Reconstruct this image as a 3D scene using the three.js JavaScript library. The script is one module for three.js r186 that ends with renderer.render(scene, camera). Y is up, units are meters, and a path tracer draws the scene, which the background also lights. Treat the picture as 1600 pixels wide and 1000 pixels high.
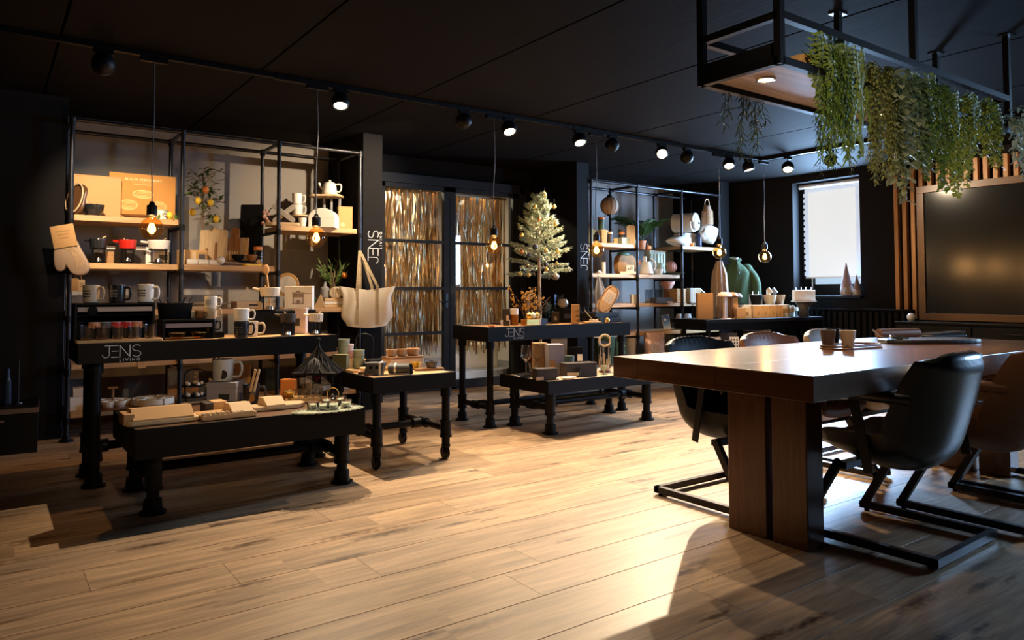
import * as THREE from 'three';
import { RoundedBoxGeometry } from 'three/addons/geometries/RoundedBoxGeometry.js';
import { mergeGeometries } from 'three/addons/utils/BufferGeometryUtils.js';
import { ImprovedNoise } from 'three/addons/math/ImprovedNoise.js';
import { RectAreaLightUniformsLib } from 'three/addons/lights/RectAreaLightUniformsLib.js';

// ---------- camera, sky, exposure ----------
const scene = new THREE.Scene();
const D2R = Math.PI / 180;
const camera = new THREE.PerspectiveCamera(2 * Math.atan(500 / 1138.5) / D2R, 1.6, 0.05, 100);
camera.position.set(0, 1.1, 0);
camera.rotation.set(2.214 * D2R, -35.82 * D2R, -0.13 * D2R, 'YXZ');
camera.setViewOffset(1600, 1000, 0, 86.7, 1600, 1000);
scene.add(camera);
const renderer = new THREE.WebGLRenderer({ antialias: true });
renderer.toneMapping = THREE.LinearToneMapping;
renderer.toneMappingExposure = 1.0;
renderer.shadowMap.enabled = true;
scene.background = new THREE.Color().setRGB(0.62, 0.78, 0.95);
RectAreaLightUniformsLib.init();
// light levels: track spots (candela), pendants, daylight through the blinds
const SPOT = 31, BULB = 0.9, DAY = 70, DOWN = 6;
const WARM = [1, 0.78, 0.53], BULBC = [1, 0.52, 0.18], DAYC = [0.38, 0.63, 1];

// ---------- helpers ----------
let seed = 7;
const rnd = (a = 1, b) => { seed = (seed * 1664525 + 1013904223) >>> 0; const r = seed / 4294967296; return b === undefined ? r * a : a + r * (b - a); };
const V = (x, y, z) => new THREE.Vector3(x, y, z);
const CR = -0.6252; // turn that makes a thing face the photograph's viewpoint
const names = {};
const numbered = n => { const k = names[n] = (names[n] ?? -1) + 1; return k ? `${n}_${String(k).padStart(3, '0')}` : n; };
function tag(o, label, category, group, kind) {
  if (label) o.userData.label = label;
  if (category) o.userData.category = category;
  if (group) o.userData.group = group;
  if (kind) o.userData.kind = kind;
  return o;
}
function T(name, label, category, x, y, z, ry = 0, group) {
  const o = new THREE.Group(); o.name = numbered(name); o.position.set(x, y, z); o.rotation.y = ry;
  scene.add(o); return tag(o, label, category, group);
}
function M(parent, name, geo, mat, label) {
  const o = new THREE.Mesh(geo, mat); o.name = name; o.castShadow = o.receiveShadow = true; parent.add(o);
  if (label) o.userData.label = label; return o;
}
function O(name, label, category, geo, mat, x, y, z, ry = 0, group) { // a thing that is one mesh
  const o = M(scene, numbered(name), geo, mat); o.position.set(x, y, z); o.rotation.y = ry; return tag(o, label, category, group);
}
function struct(name, geo, mat) { const o = M(scene, name, geo, mat); o.userData.kind = 'structure'; return o; }
function structG(name) { const o = new THREE.Group(); o.name = name; o.userData.kind = 'structure'; scene.add(o); return o; }
const flat = g => {
  if (g.index) g = g.toNonIndexed(); g.clearGroups();
  for (const k of Object.keys(g.attributes)) if (!['position', 'normal', 'uv'].includes(k)) g.deleteAttribute(k);
  if (!g.attributes.uv) g.setAttribute('uv', new THREE.BufferAttribute(new Float32Array(g.attributes.position.count * 2), 2));
  if (!g.attributes.normal) g.computeVertexNormals();
  return g;
};
const mg = (...l) => mergeGeometries(l.flat(9).map(flat));
const tr = (g, x = 0, y = 0, z = 0) => g.translate(x, y, z);
const rt = (g, x = 0, y = 0, z = 0) => { if (z) g.rotateZ(z); if (x) g.rotateX(x); if (y) g.rotateY(y); return g; };
// box standing on y, centred on x, z
const bx = (w, h, d, x = 0, y = 0, z = 0, r = 0) => (r ? new RoundedBoxGeometry(w, h, d, 1, Math.min(r, w / 2.01, h / 2.01, d / 2.01)) : new THREE.BoxGeometry(w, h, d)).translate(x, y + h / 2, z);
const cy = (r1, r2, h, x = 0, y = 0, z = 0, s = 18) => new THREE.CylinderGeometry(r1, r2, h, s).translate(x, y + h / 2, z);
const sp = (r, x = 0, y = 0, z = 0, s = 14) => new THREE.SphereGeometry(r, s, Math.ceil(s * 0.7)).translate(x, y, z);
const lathe = (p, s = 24) => new THREE.LatheGeometry(p.map(a => new THREE.Vector2(a[0], a[1])), s);
const tube = (p, r, n = 12, k = 6, closed = false) => new THREE.TubeGeometry(new THREE.CatmullRomCurve3(p.map(a => V(...a)), closed, 'centripetal'), n, r, k, closed);
const rod = (a, b, r, s = 10) => { const A = V(...a), B = V(...b), d = B.clone().sub(A), g = new THREE.CylinderGeometry(r, r, d.length(), s); g.applyQuaternion(new THREE.Quaternion().setFromUnitVectors(V(0, 1, 0), d.normalize())); return g.translate((a[0] + b[0]) / 2, (a[1] + b[1]) / 2, (a[2] + b[2]) / 2); };
// square bar between two points, its width kept level
const bar = (a, b, w, h = w) => { const A = V(...a), B = V(...b), d = B.clone().sub(A), L = d.length(); d.normalize(); let s = V(0, 1, 0).cross(d); if (s.length() < 0.01) s = V(1, 0, 0); s.normalize(); const u = d.clone().cross(s); const g = new THREE.BoxGeometry(w, h, L); g.applyMatrix4(new THREE.Matrix4().makeBasis(s, u, d)); return g.translate((a[0] + b[0]) / 2, (a[1] + b[1]) / 2, (a[2] + b[2]) / 2); };
const poly = (pts, depth, bevel = 0) => { const s = new THREE.Shape(pts.map(p => new THREE.Vector2(p[0], p[1]))); return new THREE.ExtrudeGeometry(s, { depth, bevelEnabled: bevel > 0, bevelSize: bevel, bevelThickness: bevel, bevelSegments: 2, curveSegments: 10 }); };
const rrect = (w, h, r) => { const s = new THREE.Shape(), x = -w / 2; s.moveTo(x + r, 0); s.lineTo(x + w - r, 0); s.absarc(x + w - r, r, r, -Math.PI / 2, 0); s.lineTo(x + w, h - r); s.absarc(x + w - r, h - r, r, 0, Math.PI / 2); s.lineTo(x + r, h); s.absarc(x + r, h - r, r, Math.PI / 2, Math.PI); s.lineTo(x, r); s.absarc(x + r, r, r, Math.PI, Math.PI * 1.5); return s; };
const ex = (shape, depth, bevel = 0.002) => new THREE.ExtrudeGeometry(shape, { depth: depth - 2 * bevel, bevelEnabled: bevel > 0, bevelSize: bevel, bevelThickness: bevel, bevelSegments: 1, curveSegments: 8 }).translate(0, 0, bevel);
// wood mapping in metres: grain along axis a (0 x, 1 y, 2 z)
function wd(g, a = 0, ou = rnd(), ov = rnd()) {
  g = flat(g); const p = g.attributes.position, uv = g.attributes.uv, n = g.attributes.normal;
  const o = [0, 1, 2].filter(k => k !== a);
  for (let i = 0; i < p.count; i++) {
    const N = [n.getX(i), n.getY(i), n.getZ(i)].map(Math.abs), q = [p.getX(i), p.getY(i), p.getZ(i)];
    const c = N[a] > 0.8 ? o[0] : N[o[0]] > N[o[1]] ? o[1] : o[0], u = N[a] > 0.8 ? q[o[1]] * 0.3 : q[a];
    uv.setXY(i, u / 1.2 + ou, q[c] / 0.6 + ov);
  }
  return g;
}
// param surface: f(u, v) -> [x, y, z]
function surf(f, nu, nv, closeU = false) {
  const P = [], UV = [], I = [];
  for (let j = 0; j <= nv; j++) for (let i = 0; i <= nu; i++) { P.push(...f(i / nu, j / nv)); UV.push(i / nu, j / nv); }
  for (let j = 0; j < nv; j++) for (let i = 0; i < nu; i++) { const a = j * (nu + 1) + i, b = a + 1, c = a + nu + 1, d = c + 1; I.push(a, b, d, a, d, c); }
  const g = new THREE.BufferGeometry(); g.setAttribute('position', new THREE.Float32BufferAttribute(P, 3)); g.setAttribute('uv', new THREE.Float32BufferAttribute(UV, 2)); g.setIndex(I); g.computeVertexNormals();
  if (closeU) { const n = g.attributes.normal; for (let j = 0; j <= nv; j++) { const a = j * (nu + 1), b = a + nu, s = V(n.getX(a) + n.getX(b), n.getY(a) + n.getY(b), n.getZ(a) + n.getZ(b)).normalize(); n.setXYZ(a, s.x, s.y, s.z); n.setXYZ(b, s.x, s.y, s.z); } }
  return g;
}

// ---------- textures ----------
const noise = new ImprovedNoise();
const N3 = (x, y, z) => noise.noise(x, y, z);
function dataTex(w, h, f, srgb = true) {
  const d = new Uint8Array(w * h * 4);
  for (let y = 0; y < h; y++) for (let x = 0; x < w; x++) { const c = f(x / w, y / h), i = (y * w + x) * 4; d[i] = Math.max(0, Math.min(255, c[0])); d[i + 1] = Math.max(0, Math.min(255, c[1])); d[i + 2] = Math.max(0, Math.min(255, c[2])); d[i + 3] = 255; }
  const t = new THREE.DataTexture(d, w, h); t.wrapS = t.wrapT = THREE.RepeatWrapping; t.magFilter = THREE.LinearFilter; t.minFilter = THREE.LinearMipmapLinearFilter; t.generateMipmaps = true;
  if (srgb) t.colorSpace = THREE.SRGBColorSpace; t.needsUpdate = true; return t;
}
// floor oak: eight board rows per tile, 2.4 m long, each 0.255 m
const knots = []; for (let i = 0; i < 38; i++) knots.push([rnd(), rnd(), rnd(0.5, 1.6), rnd(0.35, 1)]);
const floorTex = dataTex(2048, 1024, (u, v) => {
  const row = Math.floor(v * 8), x = u * 2.4, y = v * 2.04;
  const wv = 0.02 * N3(x * 1.6, row * 9.1, 1) + 0.008 * N3(x * 5, y * 6, 5);
  let g = 0.45 * N3(x * 2.2, (y + wv) * 26, row * 3) + 0.3 * N3(x * 6, (y + wv) * 80, row) + 0.22 * N3(x * 14, y * 240, 3) + 0.35 * N3(x * 1.1, y * 5, row * 7);
  let k = 0;
  for (const q of knots) { let dx = Math.abs(u - q[0]); dx = Math.min(dx, 1 - dx) * 2.4; let dy = Math.abs(v - q[1]); dy = Math.min(dy, 1 - dy) * 2.04; const r = Math.hypot(dx / (0.13 * q[2]), dy / (0.022 * q[2])) + 0.5 * N3(x * 30, y * 60, 2); if (r < 1) k = Math.max(k, (1 - r) * q[3]); }
  const t = 1 + 0.43 * g, e = Math.min(1, Math.max(0, k * 1.25));
  return [(190 * t) * (1 - 0.55 * e), (160 * t) * (1 - 0.62 * e), (127 * t) * (1 - 0.7 * e)];
});
const grainTex = dataTex(1024, 512, (u, v) => {
  const x = u * 1.2, y = v * 0.6, w = 0.03 * N3(x * 2, y * 3, 4);
  const g = 0.5 * N3(x * 2, (y + w) * 30, 1) + 0.35 * N3(x * 5, (y + w) * 90, 2) + 0.25 * N3(x * 12, y * 260, 3) + 0.3 * N3(x * 1.5, y * 6, 9);
  const t = 215 * (1 + 0.3 * g); return [t, t * 0.97, t * 0.93];
});
const bumpTex = dataTex(256, 256, (u, v) => { const g = 128 + 70 * N3(u * 40, v * 40, 1) + 40 * N3(u * 90, v * 90, 2); return [g, g, g]; }, false);
const plasterTex = dataTex(512, 512, (u, v) => { const g = 128 + 60 * N3(u * 8, v * 8, 1) + 40 * N3(u * 40, v * 40, 2) + 30 * N3(u * 120, v * 120, 3); return [g, g, g]; }, false);
const weaveTex = dataTex(256, 256, (u, v) => { const g = 128 + 50 * Math.sin(u * 402) + 50 * Math.sin(v * 402) + 20 * N3(u * 30, v * 30, 1); return [g, g, g]; }, false);
const stoneTex = dataTex(256, 256, (u, v) => { const g = 190 + 60 * N3(u * 30, v * 30, 1) + 50 * N3(u * 80, v * 80, 2); return [g, g, g]; });

function canvasTex(w, h, draw) {
  const c = document.createElement('canvas'); c.width = w; c.height = h; const x = c.getContext('2d'); draw(x, w, h);
  const t = new THREE.CanvasTexture(c); t.colorSpace = THREE.SRGBColorSpace; return t;
}

// ---------- materials ----------
const std = (c, roughness = 0.6, metalness = 0, more = {}) => { const m = new THREE.MeshPhysicalMaterial({ roughness, metalness, ...more }); m.color.setRGB(...c); return m; };
const woodM = (c, r = 0.5) => std(c, r, 0, { map: grainTex, bumpMap: grainTex, bumpScale: 0.0006 });
const m = {
  oak: woodM([0.78, 0.5, 0.25]), pale: woodM([0.86, 0.66, 0.42]), bamboo: woodM([0.8, 0.5, 0.2]), acacia: woodM([0.36, 0.17, 0.06], 0.4), walnut: woodM([0.16, 0.075, 0.035], 0.4),
  table: std([0.16, 0.062, 0.022], 0.32, 0, { map: grainTex, bumpMap: grainTex, bumpScale: 0.0012, clearcoat: 0.7, clearcoatRoughness: 0.13, specularIntensity: 0.5 }),
  slat: woodM([0.62, 0.32, 0.12]), tvwood: woodM([0.15, 0.075, 0.035], 0.4),
  black: std([0.0055, 0.0055, 0.006], 0.45, 0, { specularIntensity: 0.3 }), blackmatt: std([0.007, 0.007, 0.008], 0.75, 0, { specularIntensity: 0.2 }), metal: std([0.03, 0.03, 0.034], 0.32, 0.7), steel: std([0.55, 0.55, 0.56], 0.25, 1), chrome: std([0.8, 0.8, 0.8], 0.1, 1),
  kraft: std([0.56, 0.32, 0.13], 0.8, 0, { bumpMap: bumpTex, bumpScale: 0.0004 }), kraftd: std([0.4, 0.22, 0.09], 0.8), kraftl: std([0.66, 0.47, 0.27], 0.8), darkbox: std([0.03, 0.02, 0.015], 0.6), greybox: std([0.32, 0.29, 0.32], 0.7),
  white: std([0.75, 0.72, 0.66], 0.35, 0, { clearcoat: 0.4 }), cream: std([0.7, 0.62, 0.48], 0.45), beige: std([0.55, 0.45, 0.33], 0.5), stoneware: std([0.5, 0.47, 0.42], 0.5), paper: std([0.8, 0.77, 0.7], 0.8), pinkbox: std([0.62, 0.5, 0.45], 0.7),
  blackglaze: std([0.018, 0.019, 0.022], 0.25, 0, { clearcoat: 0.5 }), red: std([0.55, 0.02, 0.012], 0.3, 0, { clearcoat: 0.6 }), terracotta: std([0.6, 0.22, 0.09], 0.7), pinkclay: std([0.55, 0.3, 0.24], 0.6), sage: std([0.36, 0.4, 0.28], 0.6), green: std([0.05, 0.1, 0.05], 0.5), darkgreen: std([0.03, 0.05, 0.035], 0.5), grey: std([0.25, 0.25, 0.26], 0.6), darkgrey: std([0.07, 0.07, 0.075], 0.6), slate: std([0.13, 0.12, 0.1], 0.85, 0, { map: stoneTex }),
  navy: std([0.02, 0.03, 0.07], 0.3), gold: std([0.9, 0.62, 0.2], 0.28, 1), copper: std([0.8, 0.35, 0.16], 0.28, 1), orange: std([0.75, 0.24, 0.04], 0.5), yellow: std([0.85, 0.55, 0.04], 0.5), amber: std([0.55, 0.22, 0.03], 0.15, 0, { transmission: 0.6, thickness: 0 }),
  glass: std([0.98, 0.99, 0.99], 0.01, 0, { transmission: 1, thickness: 0.003, ior: 1.5 }), pane: std([0.92, 0.95, 0.97], 0.01, 0, { transmission: 1, thickness: 0, ior: 1.5 }), amberglass: std([1, 0.72, 0.36], 0.02, 0, { transmission: 1, thickness: 0, ior: 1.45, emissive: new THREE.Color().setRGB(0.16, 0.075, 0.012) }), greyglass: std([0.6, 0.62, 0.65], 0.03, 0, { transmission: 1, thickness: 0, ior: 1.5 }),
  canvas: std([0.8, 0.73, 0.6], 0.9, 0, { bumpMap: weaveTex, bumpScale: 0.0006 }), linen: std([0.5, 0.42, 0.33], 0.9), wool: std([0.72, 0.68, 0.6], 0.95, 0, { bumpMap: bumpTex, bumpScale: 0.004 }), sweater: std([0.028, 0.056, 0.018], 0.95, 0, { bumpMap: weaveTex, bumpScale: 0.002 }), taupecloth: std([0.3, 0.23, 0.19], 0.95), greycloth: std([0.4, 0.4, 0.43], 0.95), mitt: std([0.5, 0.35, 0.24], 0.85),
  leatherdull: std([0.005, 0.0046, 0.0046], 0.5, 0, { specularIntensity: 0.35, bumpMap: bumpTex, bumpScale: 0.001 }), leather: std([0.006, 0.0058, 0.006], 0.34, 0, { clearcoat: 0.9, clearcoatRoughness: 0.28, bumpMap: bumpTex, bumpScale: 0.0012 }), cognac: std([0.22, 0.085, 0.03], 0.4, 0, { bumpMap: bumpTex, bumpScale: 0.001 }), taupeleather: std([0.2, 0.15, 0.11], 0.5, 0, { bumpMap: bumpTex, bumpScale: 0.001 }),
  wallblack: std([0.0085, 0.0078, 0.0078], 0.8, 0, { bumpMap: plasterTex, bumpScale: 0.001, specularIntensity: 0.2 }), walltaupe: std([0.26, 0.235, 0.215], 0.85, 0, { bumpMap: plasterTex, bumpScale: 0.001 }), ceiling: std([0.0085, 0.0078, 0.0075], 0.75, 0, { bumpMap: plasterTex, bumpScale: 0.002, specularIntensity: 0.05 }),
  floorbase: std([0.05, 0.035, 0.02], 0.9), sign: std([0.72, 0.72, 0.72], 0.5), ink: std([0.03, 0.025, 0.02], 0.7), leaf: std([0.1, 0.2, 0.03], 0.6, 0, { transmission: 0.25, thickness: 0, side: THREE.DoubleSide }), bark: std([0.2, 0.13, 0.08], 0.9), wax: std([0.82, 0.78, 0.7], 0.6), foil: std([1, 0.76, 0.48], 0.26, 1, { side: THREE.DoubleSide }),
};

// ---------- the room ----------
const H = 2.62, XR = 8.55, ZB = -7.25, ZF = 2.6, XL = -2.6;
// floor: oak boards along x, each its own piece; the far rest joined
{
  const F = structG('floor');
  M(F, 'subfloor', bx(XR - XL + 0.6, 0.1, ZF - ZB + 0.6, (XR + XL) / 2, -0.115, (ZF + ZB) / 2), m.floorbase);
  const tones = [[1, 1, 1], [0.92, 0.91, 0.9], [1.05, 1.03, 1.02], [0.97, 0.95, 0.93], [0.88, 0.87, 0.87]].map(c => std([c[0] * 0.82, c[1] * 0.8, c[2] * 0.78], 0.42, 0, { map: floorTex, bumpMap: floorTex, bumpScale: 0.0005, specularIntensity: 0.8 }));
  const PW = 0.2553, rest = [];
  const plank = (L, w) => { // top with a small bevel all round
    const b = 0.0016, t = 0.0032, x = L / 2, z = w / 2, P = [], U = [], q = (a, c, d, e) => { for (const p of [a, c, d, a, d, e]) { P.push(...p); U.push(p[0], p[2]); } };
    const e = 0.0004, A = [[-x + e, 0, -z + b], [x - e, 0, -z + b], [x - e, 0, z - b], [-x + e, 0, z - b]], B = [[-x, -t, -z], [x, -t, -z], [x, -t, z], [-x, -t, z]];
    q(A[0], A[3], A[2], A[1]); for (let i = 0; i < 4; i++) { const j = (i + 1) % 4; q(A[j], B[j], B[i], A[i]); }
    const g = new THREE.BufferGeometry(); g.setAttribute('position', new THREE.Float32BufferAttribute(P, 3)); g.setAttribute('uv', new THREE.Float32BufferAttribute(U, 2)); g.computeVertexNormals(); return g;
  };
  let count = 0, row = 0;
  for (let z = -1.606 - 23 * PW; z < ZF; z += PW, row++) {
    let x = XL - rnd(1.9);
    while (x < XR) {
      const L = rnd(1.5, 2.3), x0 = Math.max(x, XL), x1 = Math.min(x + L, XR); x += L; if (x1 - x0 < 0.05) continue;
      const zc = z + PW / 2, z0 = Math.max(zc - PW / 2, ZB), z1 = Math.min(zc + PW / 2, ZF); if (z1 - z0 < 0.02) continue;
      const g = plank(x1 - x0 - 0.001, z1 - z0 - 0.001), uv = g.attributes.uv, fu = rnd() < 0.5 ? 1 : -1, ou = rnd(), ov = Math.floor(rnd(8)) / 8;
      for (let i = 0; i < uv.count; i++) uv.setXY(i, fu * uv.getX(i) / 2.4 + ou, uv.getY(i) / 2.04 + ov + 0.0625);
      const near = zc < 0.3 && x1 > -0.6 && count < 290;
      if (near) { const b = M(F, numbered('plank'), g, tones[Math.floor(rnd(5))]); b.position.set((x0 + x1) / 2, 0, (z0 + z1) / 2); count++; }
      else rest.push(tr(g, (x0 + x1) / 2, 0, (z0 + z1) / 2));
    }
  }
  M(F, 'far_planks', mg(rest), tones[0]).userData.kind = 'stuff';
}
{
  const C = structG('ceiling');
  M(C, 'slab', bx(XR - XL + 0.7, 0.15, ZF - ZB + 0.7, (XR + XL) / 2, H + 0.03, (ZF + ZB) / 2), m.blackmatt);
  for (let k = -4; k < 7; k++) { const a = Math.max(1.492 + 1.167 * k, XL), b = Math.min(1.492 + 1.167 * (k + 1), XR); if (b - a > 0.02) M(C, numbered('ceiling_panel'), bx(b - a - 0.014, 0.03, ZF - ZB, (a + b) / 2, H, (ZF + ZB) / 2, 0.003), m.ceiling); }
}
const DX0 = 3.36, DX1 = 5.36, DH = 2.4;
struct('wall_back', mg(bx(DX0 - XL, H + 0.1, 0.25, (DX0 + XL) / 2, 0, ZB - 0.125), bx(XR + 0.4 - DX1, H + 0.1, 0.25, (DX1 + XR + 0.4) / 2, 0, ZB - 0.125), bx(DX1 - DX0, H + 0.1 - DH, 0.25, (DX0 + DX1) / 2, DH, ZB - 0.125)), m.wallblack);
struct('wall_left', bx(0.25, H + 0.1, ZF - ZB + 0.5, XL - 0.125, 0, (ZF + ZB) / 2), m.wallblack);
struct('wall_front', bx(XR - XL + 0.8, H + 0.1, 0.25, (XR + XL) / 2, 0, ZF + 0.125), m.wallblack);
const W1 = [-5.56, -4.66], W2 = [-0.62, 0.5], WY = [1.06, 2.52];
{ // right wall with two window openings
  const t = 0.34, x = XR + t / 2, seg = (a, b, y0, y1) => bx(t, y1 - y0, b - a, x, y0, (a + b) / 2);
  struct('wall_right', mg(seg(ZB - 0.3, ZF + 0.3, 0, WY[0]), seg(ZB - 0.3, ZF + 0.3, WY[1], H + 0.1), seg(ZB - 0.3, W1[0], ...WY), seg(W1[1], W2[0], ...WY), seg(W2[1], ZF + 0.3, ...WY)), m.wallblack);
}
struct('wall_alcove', bx(0.49 - XL, H, 0.7, (0.49 + XL) / 2, 0, -6.55 - 0.35), m.wallblack);
struct('trim_1', bx(2.38, H, 0.012, 1.68, 0, ZB + 0.006), m.walltaupe);
struct('trim_2', bx(2.41, H, 0.012, 6.925, 0, ZB + 0.006), m.walltaupe);

// ---------- lettering of thin strokes ----------
function strokes(list, w, d) { // list of polylines in the xy plane
  const g = [];
  for (const p of list) for (let i = 0; i + 1 < p.length; i++) { const a = p[i], b = p[i + 1], L = Math.hypot(b[0] - a[0], b[1] - a[1]); g.push(tr(rt(new THREE.BoxGeometry(L + w * 0.7, w, d), 0, 0, Math.atan2(b[1] - a[1], b[0] - a[0])), (a[0] + b[0]) / 2, (a[1] + b[1]) / 2, 0)); }
  return mg(g);
}
const arc = (cx, cy_, rx, ry, a0, a1, n = 9) => Array.from({ length: n + 1 }, (_, i) => { const a = (a0 + (a1 - a0) * i / n) * D2R; return [cx + rx * Math.cos(a), cy_ + ry * Math.sin(a)]; });
const sS = (x, y, w, h) => [...arc(x + w / 2, y + h * 0.75, w / 2, h * 0.25, 35, 270, 10), ...arc(x + w / 2, y + h * 0.25, w / 2, h * 0.25, 90, -145, 10)];
function logo(h) {
  const big = [arc(0.26, 0.27, 0.26, 0.27, 190, 360).concat([[0.52, 1], [0.2, 1]]), [[0.52, 1], [1.22, 1]], [[0.72, 0.53], [1.2, 0.53]], [[0.68, 0.02], [1.22, 0.02]], [[1.32, 0], [1.32, 1], [2.08, 0], [2.08, 1]], sS(2.28, 0, 0.64, 1)];
  const b = -0.34, t = 0.22, q = [[[1.32, b + t], [1.32, b], [1.42, b]], [[1.6, b], [1.6, b + t]], [[1.76, b + t], [1.86, b], [1.96, b + t]], [[2.12, b], [2.12, b + t]], [[2.28, b], [2.28, b + t], [2.46, b], [2.46, b + t]], [...arc(2.74, b + t / 2, 0.11, t / 2, 50, 360), [2.75, b + t / 2]]];
  const sc = l => l.map(p => p.map(a => [a[0] * h, a[1] * h]));
  return mg(strokes(sc(big), 0.055 * h, 0.003), strokes(sc(q), 0.032 * h, 0.003));
}
// pillars, two of them with the shop's name running upwards
for (const [x0, x1, L] of [[2.87, 3.07, [2.925, 1.385]], [5.53, 5.72, [5.585, 1.36]], [8.13, 8.31, null]]) {
  const p = structG(numbered('pillar')); M(p, 'column', bx(x1 - x0, H, -6.38 - ZB, (x0 + x1) / 2, 0, (-6.38 + ZB) / 2, 0.004), m.wallblack);
  if (L) M(p, 'logo', tr(rt(logo(0.105), 0, 0, Math.PI / 2), L[0] + 0.105, L[1], -6.3775), m.sign, 'pale lettering running upwards');
}

// ---------- glazed double doors and the room behind ----------
{
  const d = structG('door_1'), z = ZB + 0.02, blk = std([0.013, 0.0125, 0.0135], 0.5, 0, { specularIntensity: 0.5 });
  M(d, 'door_frame', mg(bx(0.09, DH, 0.16, DX0 + 0.02, 0, z), bx(0.1, DH, 0.16, DX1 - 0.03, 0, z), bx(DX1 - DX0, 0.1, 0.16, (DX0 + DX1) / 2, DH - 0.09, z)), blk);
  for (const [a, b, L] of [[3.415, 4.305, 1], [4.312, 5.28, 0]]) {
    const leaf = M(d, 'door_leaf', mg(bx(0.075, 2.31, 0.05, a + 0.0375, 0, z + 0.02), bx(0.075, 2.31, 0.05, b - 0.0375, 0, z + 0.02), bx(b - a, 0.07, 0.05, (a + b) / 2, 2.26, z + 0.02), bx(b - a, 0.1, 0.05, (a + b) / 2, 0, z + 0.02)), blk);
    for (const y of [1.675, 1.15, 0.65]) M(leaf, 'glazing_bar', bx(b - a - 0.14, 0.032, 0.045, (a + b) / 2, y - 0.016, z + 0.02), blk);
    M(leaf, 'glass', bx(b - a - 0.14, 2.18, 0.006, (a + b) / 2, 0.09, z + 0.01), m.pane);
    if (L) M(leaf, 'door_handle', mg(rod([b - 0.04, 1.0, z + 0.04], [b - 0.04, 1.0, z + 0.1], 0.01), rod([b - 0.04, 1.0, z + 0.1], [b - 0.17, 1.0, z + 0.1], 0.009), bx(0.03, 0.16, 0.008, b - 0.04, 0.93, z + 0.05)), m.metal);
  }
  const g = std([0.5, 0.46, 0.42], 0.8), zb = -9.4;
  struct('wall_storeroom', mg(bx(3.4, 2.7, 0.15, 4.4, 0, zb - 0.08), bx(0.15, 2.7, 2.1, 2.9, 0, -8.45), bx(0.15, 2.7, 2.1, 6.0, 0, -8.45)), g);
  struct('ceiling_storeroom', bx(3.3, 0.15, 2.2, 4.45, 2.5, -8.55), std([0.3, 0.28, 0.26], 0.8));
  struct('floor_storeroom', bx(3.3, 0.15, 1.95, 4.45, 0.0, -8.475), std([0.12, 0.115, 0.115], 0.6));
  struct('trim_3', bx(1.9, 0.1, 0.02, 4.37, 0.05, -7.49), std([0.55, 0.55, 0.62], 0.4));
  const lamp = T('ceiling_light', 'long warm ceiling light of the storeroom behind the gold fringe', 'light', 4.35, 2.46, -7.62);
  M(lamp, 'housing', bx(1.5, 0.035, 0.1, 0, 0.005, 0, 0.004), m.white);
  const em = std([1, 0.9, 0.7], 0.5); em.emissive = new THREE.Color().setRGB(1, 0.62, 0.3); em.emissiveIntensity = 3; M(lamp, 'diffuser', bx(1.46, 0.012, 0.08, 0, -0.008, 0), em);
  const l = new THREE.RectAreaLight(new THREE.Color().setRGB(1, 0.82, 0.56), 150, 1.46, 0.08); l.position.set(4.35, 2.445, -7.62); l.lookAt(4.35, 0, -7.62); scene.add(l);
  const rack = T('storage_rack', 'pale storage rack seen dimly through the fringe of the left door', 'rack', 4.05, 0.15, -8.9);
  for (const y of [0.25, 0.62, 1.0, 1.5]) M(rack, 'shelf', bx(1.5, 0.03, 0.4, 0, y, 0), m.white);
  for (const x of [-0.73, 0, 0.73]) M(rack, 'post', bx(0.04, 1.8, 0.04, x, 0, 0.19), m.white);
  const cart = [['kraft carton on the lower shelf of the storage rack', -0.45, 0.28], ['kraft carton on the middle shelf of the storage rack', 0.3, 0.65], ['kraft carton near the top of the storage rack', -0.3, 1.03]];
  for (const [L, x, y] of cart) O('carton', L, 'box', bx(0.36, 0.26, 0.3, 0, 0, 0, 0.004), m.kraft, 4.05 + x, 0.15 + y, -8.9);
  O('floor_box', 'cream box on the storeroom floor below the fringe', 'box', bx(0.55, 0.3, 0.4, 0, 0, 0, 0.006), m.cream, 5.1, 0.15, -7.95, -0.2);
}
// gold foil fringe behind each glass leaf
function fringe(label, x0, x1, y0, y1, n, gaps) {
  const g = [], z0 = ZB - 0.16, P = [], I = [], U = [];
  for (let i = 0; i < n; i++) {
    const x = x0 + (x1 - x0) * (i + rnd(-0.4, 0.4)) / n, w = rnd(0.004, 0.009), z = z0 + rnd(-0.03, 0.03), tw = rnd(6.28), tws = rnd(-7, 7), end = y0 + rnd(-0.05, 0.12), K = 16, drift = rnd(-0.03, 0.03);
    if (rnd() < gaps(x)) continue;
    for (let k = 0; k <= K; k++) {
      const t = k / K, y = y1 + (end - y1) * t, a = tw + tws * t + 0.9 * Math.sin(t * 9 + i), xx = x + drift * t + 0.006 * Math.sin(t * 14 + i * 2), b = P.length / 3;
      P.push(xx - w * Math.cos(a), y, z - w * Math.sin(a), xx + w * Math.cos(a), y, z + w * Math.sin(a)); U.push(0, t, 1, t);
      if (k) I.push(b - 2, b - 1, b + 1, b - 2, b + 1, b);
    }
  }
  const q = new THREE.BufferGeometry(); q.setAttribute('position', new THREE.Float32BufferAttribute(P, 3)); q.setAttribute('uv', new THREE.Float32BufferAttribute(U, 2)); q.setIndex(I); q.computeVertexNormals();
  const t = T('foil_fringe_curtain', label, 'curtain', 0, 0, 0);
  M(t, 'foil_strips', q, m.foil).userData.kind = 'stuff';
  M(t, 'heading_band', bx(x1 - x0, 0.03, 0.01, (x0 + x1) / 2, y1 - 0.01, z0), m.foil);
}
fringe('gold foil fringe curtain behind the left glass door', 3.43, 4.27, 0.42, 2.28, 330, x => 0.08);
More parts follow.
